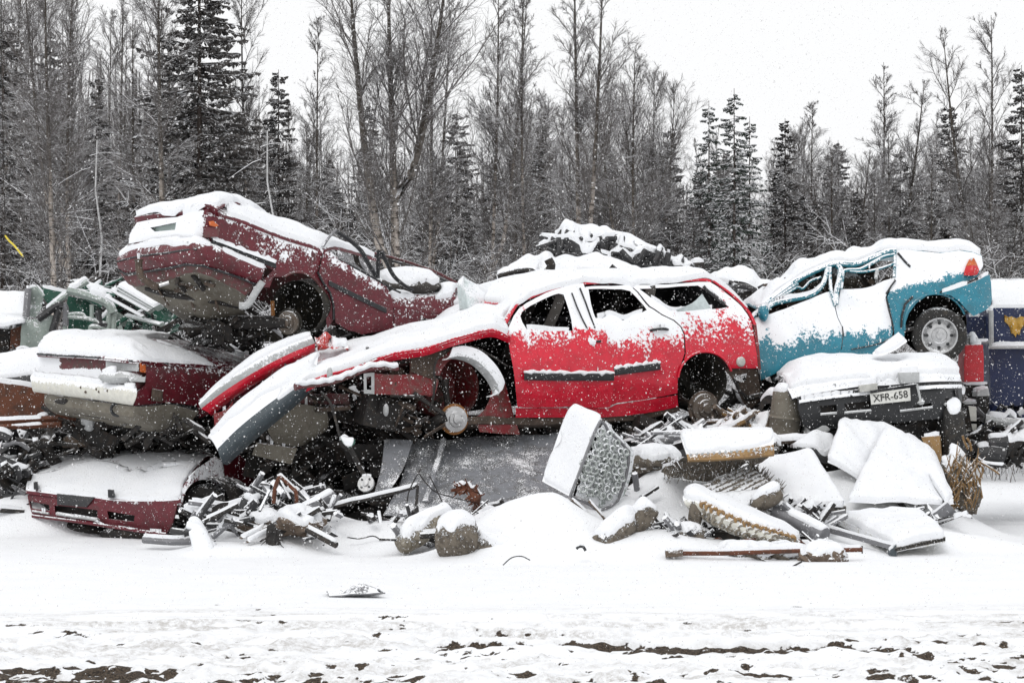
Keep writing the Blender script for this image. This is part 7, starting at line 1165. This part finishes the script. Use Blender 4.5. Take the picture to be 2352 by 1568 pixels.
# ================================================================ SNOW LYING ON EVERYTHING
def descend(o):
    out = [o] if o.type == 'MESH' else []
    for c in o.children: out += descend(c)
    return out
def tris_of(objs):
    vs = []; fs = []
    for o in objs:
        off = len(vs); org = Vector(); q = o
        while q is not None: org += q.location; q = q.parent
        vs += [v.co+org for v in o.data.vertices]; fs += [tuple(i+off for i in p.vertices) for p in o.data.polygons]
    return vs, fs
def snow_cover(root, objs, T, cell, cover, nmin=.35, seed=0, maxn=90000, minisl=6):
    vs, fs = tris_of(objs)
    if not vs: return None
    bvh = BVHTree.FromPolygons(vs, fs); xs = [v.x for v in vs]; ys = [v.y for v in vs]; zt = max(v.z for v in vs)+1
    x0, x1, y0, y1 = min(xs)-cell, max(xs)+cell, min(ys)-cell, max(ys)+cell; nx, ny = int((x1-x0)/cell)+2, int((y1-y0)/cell)+2
    while nx*ny > maxn: cell *= 1.15; nx, ny = int((x1-x0)/cell)+2, int((y1-y0)/cell)+2
    H = np.full((ny, nx), -99.); O = np.ones((ny, nx)); dn = Vector((0, 0, -1)); up = Vector((0, 0, 1))
    for j in range(ny):
        for i in range(nx):
            loc, nn, _, _ = bvh.ray_cast(Vector((x0+i*cell, y0+j*cell, zt)), dn)
            if loc is None or abs(nn.z) < nmin or loc.z < .02: continue
            l2, _, _, dist = cover.ray_cast(loc+Vector((0, 0, .03)), up)
            if l2 is not None and dist < 3.5:
                if dist > .25 and abs(nn.z) > .5:                     # blown in a little way under an overhang
                    l3, *_ = cover.ray_cast(loc+Vector((0, 0, .05)), Vector((0, -.8, .6)))
                    if l3 is None: H[j, i] = loc.z; O[j, i] = .35
                continue
            H[j, i] = loc.z; O[j, i] = .22+.78*min(1, max(0, (abs(nn.z)-nmin)/.40))
    M_ = H > -90
    if M_.sum() < minisl: return None
    # distance to an edge, an edge being a missing cell or a step in height
    R_ = max(1.5, T*1.0/cell); D = np.where(M_, 99., 0.); step = max(.035, cell*1.5)
    Hp = np.pad(H, 1, constant_values=-99.); Mp = np.pad(M_, 1)
    for dj, di in ((0, 1), (1, 0), (0, -1), (-1, 0)):
        nb = Hp[1+dj:1+dj+ny, 1+di:1+di+nx]; mb_ = Mp[1+dj:1+dj+ny, 1+di:1+di+nx]
        D[M_ & ~(mb_ & (nb > H-step*1.2))] = 0.5
    for _ in range(int(R_)+2):
        Dp = np.pad(D, 1, constant_values=0.)
        for dj in (-1, 0, 1):
            for di in (-1, 0, 1):
                if dj or di: D = np.where(M_, np.minimum(D, np.where(np.pad(M_, 1)[1+dj:1+dj+ny, 1+di:1+di+nx], Dp[1+dj:1+dj+ny, 1+di:1+di+nx]+math.hypot(dj, di), D)), D)
    u = np.clip(D/R_, 0, 1); prof = np.sqrt(np.clip(1-(1-u)**2, 0, 1))
    gx_, gy_ = np.meshgrid(x0+np.arange(nx)*cell, y0+np.arange(ny)*cell)
    Tn = T*(.35+.9*fbm(gx_*2.2+seed, gy_*2.2, 3, seed+3)+.45*fbm(gx_*9+seed, gy_*9, 2, seed+9))*O; t = Tn*prof
    top = H+t
    for _ in range(2):                                                # settle
        tp = np.pad(top, 1, mode='edge'); mp = np.pad(M_, 1); hp = np.pad(H, 1, mode='edge'); s_ = top.copy(); w = np.ones_like(top)
        for dj, di in ((0, 1), (1, 0), (0, -1), (-1, 0)):
            a = tp[1+dj:1+dj+ny, 1+di:1+di+nx]; ok = mp[1+dj:1+dj+ny, 1+di:1+di+nx] & (np.abs(hp[1+dj:1+dj+ny, 1+di:1+di+nx]-H) < step*2); s_ += np.where(ok, a, 0); w += ok
        top = np.where(M_, np.maximum(s_/w, H+.004+.5*(top-H)), top)
    ids = np.full((ny, nx), -1); V = []; HB = []; OUTW = []
    def conn(a, b): return M_[a] and M_[b] and abs(H[a]-H[b]) < step*2.2
    # pull the outline off the sampling grid: a border vertex leans out over its edge
    for j in range(ny):
        for i in range(nx):
            if M_[j, i]:
                ids[j, i] = len(V); ox = oy = 0.
                if u[j, i] < .999:
                    for dj in (-1, 0, 1):
                        for di in (-1, 0, 1):
                            jj, ii = j+dj, i+di
                            if not (0 <= jj < ny and 0 <= ii < nx) or not M_[jj, ii] or H[jj, ii] < H[j, i]-step*1.5: ox += di; oy += dj
                    L = math.hypot(ox, oy); k = .45*cell*(1-u[j, i])
                    if L: ox, oy = ox/L*k, oy/L*k
                V.append([x0+i*cell+ox, y0+j*cell+oy, top[j, i]]); HB.append(H[j, i]); OUTW.append((ox, oy))
    F = []; use = {}
    for j in range(ny-1):
        for i in range(nx-1):
            a, b, c_, d = (j, i), (j, i+1), (j+1, i+1), (j+1, i); k = [q for q in (a, b, c_, d) if M_[q]]
            if len(k) < 3: continue
            hs = [H[q] for q in k]
            if max(hs)-min(hs) > step*2.2: 
                continue
            f = tuple(int(ids[q]) for q in k); F.append(f)
            for e in zip(f, f[1:]+f[:1]): use[e] = use.get(e, 0)+1
    if len(F) < minisl: return None
    bd = {}
    for (a, b) in use:
        if (b, a) not in use: bd.setdefault(a, []).append(b); bd.setdefault(b, []).append(a)
    VA = np.array(V); HBa = np.array(HB)
    for it in range(5):                                               # smooth the outline of the patch
        nv = VA.copy(); nh = HBa.copy()
        for v, l in bd.items(): nv[v] = VA[v]*.4+.6*VA[l].mean(0); nh[v] = HBa[v]*.4+.6*HBa[l].mean()
        VA = nv; HBa = nh
    V = [tuple(p) for p in VA]; low = {}
    for (a, b) in list(use):
        if (b, a) in use: continue
        for v in (a, b):
            if v not in low:
                low[v] = len(V); x, y, z = V[v]; ox, oy = OUTW[v]; V.append((x-ox*.7, y-oy*.7, min(z-.006, max(HBa[v]-.008, z-T*.6-.012))))
        F.append((b, a, low[a], low[b]))
    me = bpy.data.meshes.new('snow_cover'); org = root.location
    me.from_pydata([(x-org.x, y-org.y, z-org.z) for x, y, z in V], [], F); me.materials.append(MS); me.polygons.foreach_set('use_smooth', [True]*len(F)); me.update()
    o = bpy.data.objects.new('snow_cover', me); COL.objects.link(o); o.parent = root; return o
def snow_all():
    cand = [t_ for t_ in THINGS if t_['category'] not in ('birch', 'spruce', 'dead tree', 'wire', 'twig', 'cable', 'rope', 'strap', 'pin', 'stick', 'sheeting')]
    stuff = [o for o in COL.objects if o.get('kind') == 'stuff' and o.name.startswith(('scrap_heap', 'brushwood'))]
    av, af = [], []
    for t_ in cand+stuff:
        if t_.name.startswith('reed'): continue
        v, f = tris_of(descend(t_)); o = len(av); av += v; af += [tuple(i+o for i in q) for q in f]
    cover = BVHTree.FromPolygons(av, af)
    for k, t_ in enumerate(cand+stuff):
        if t_.name.startswith(('steel_strip', 'car_roof_panel', 'sheet_edge')): continue
        cat = t_.get('category', 'heap'); 
        T, cell = (.068, .022) if cat == 'car' else (.04, .016)
        if cat in ('bale', 'vehicle', 'van', 'panel', 'seat', 'mattress', 'padding', 'carpet', 'bundle', 'rubble', 'tank', 'container', 'box', 'block'): T, cell = .055, .018
        if cat in ('panel',): T = .075
        if cat == 'seat': T = .04
        if cat == 'heap': T, cell = (.05, .035) if len(t_.data.vertices) > 30000 or t_.name == 'x' else (.035, .018)
        if cat in ('bumper',): T, cell = .035, .018
        if cat in ('pipe', 'bar', 'rail', 'beam', 'rod', 'board', 'slat', 'hoop', 'branch', 'hook', 'bracket', 'hose', 'coil', 'handle'): T, cell = .026, .010
        objs = [o for o in descend(t_) if not o.name.startswith(('coil_spring', 'coil_bump', 'roof_rail', 'window_frame', 'crushed_pillar', 'cabin_floor', 'slam_panel', 'webbing', 'stitch', 'fender_rim', 'moulding', 'snow_ridge', 'wheel_well', 'brake_drum', 'backing_plate', 'bent_frame', 'hose', 'wheel_bolt', 'reed'))] if cat != 'heap' else [t_]
        root = t_; s_ = snow_cover(root, objs, T, cell, cover, nmin=.5 if cat == 'car' else .42, seed=k)
snow_all()
# ================================================================ FALLING SNOW
def flakes():
    n_ = 190000; Y = 6+(34-6)*rng.uniform(0, 1, n_)**.6; X_ = rng.uniform(-.32, .32, n_)*Y; zlo = CH-(1568-HY)/FPX*Y-.1; zhi = CH+HY/FPX*Y+.1; Z = rng.uniform(0, 1, n_)*(zhi-zlo)+zlo
    ok = Z > .03; C = np.stack([X_, Y, Z], -1)[ok]; n_ = len(C); r = (.0011+.0026*rng.uniform(0, 1, n_)**3)*(.75+.25*(C[:, 1]/20)); 
    tet = np.array([[1, 1, 1], [1, -1, -1], [-1, 1, -1], [-1, -1, 1]])/1.2; ax = rng.uniform(-1, 1, (n_, 3)); 
    V = C[:, None]+tet[None]*r[:, None, None]*(1+.5*ax[:, None]); o = np.arange(n_)[:, None]*4
    F = np.concatenate([o+np.array([[0, 1, 2]]), o+np.array([[0, 3, 1]]), o+np.array([[0, 2, 3]]), o+np.array([[1, 3, 2]])])
    me = bpy.data.meshes.new('falling_snow'); me.vertices.add(n_*4); me.vertices.foreach_set('co', V.astype(np.float32).ravel()); fill_faces(me, F)
    m, t, b = newmat('snowflake'); b.inputs['Base Color'].default_value = (.95, .95, .95, 1); b.inputs['Roughness'].default_value = 1; tr_ = N(t, 'ShaderNodeBsdfTranslucent'); tr_.inputs[0].default_value = (.95, .95, .95, 1); ms = N(t, 'ShaderNodeMixShader'); ms.inputs[0].default_value = .65; t.links.new(b.outputs[0], ms.inputs[1]); t.links.new(tr_.outputs[0], ms.inputs[2]); tp_ = N(t, 'ShaderNodeBsdfTransparent'); m2 = N(t, 'ShaderNodeMixShader'); m2.inputs[0].default_value = .38; t.links.new(ms.outputs[0], m2.inputs[1]); t.links.new(tp_.outputs[0], m2.inputs[2]); t.links.new(m2.outputs[0], t.nodes['Material Output'].inputs[0]); me.materials.append(m)
    o = bpy.data.objects.new('falling_snow', me); COL.objects.link(o); o['kind'] = 'stuff'; o['label'] = 'snowflakes falling through the air'
flakes()
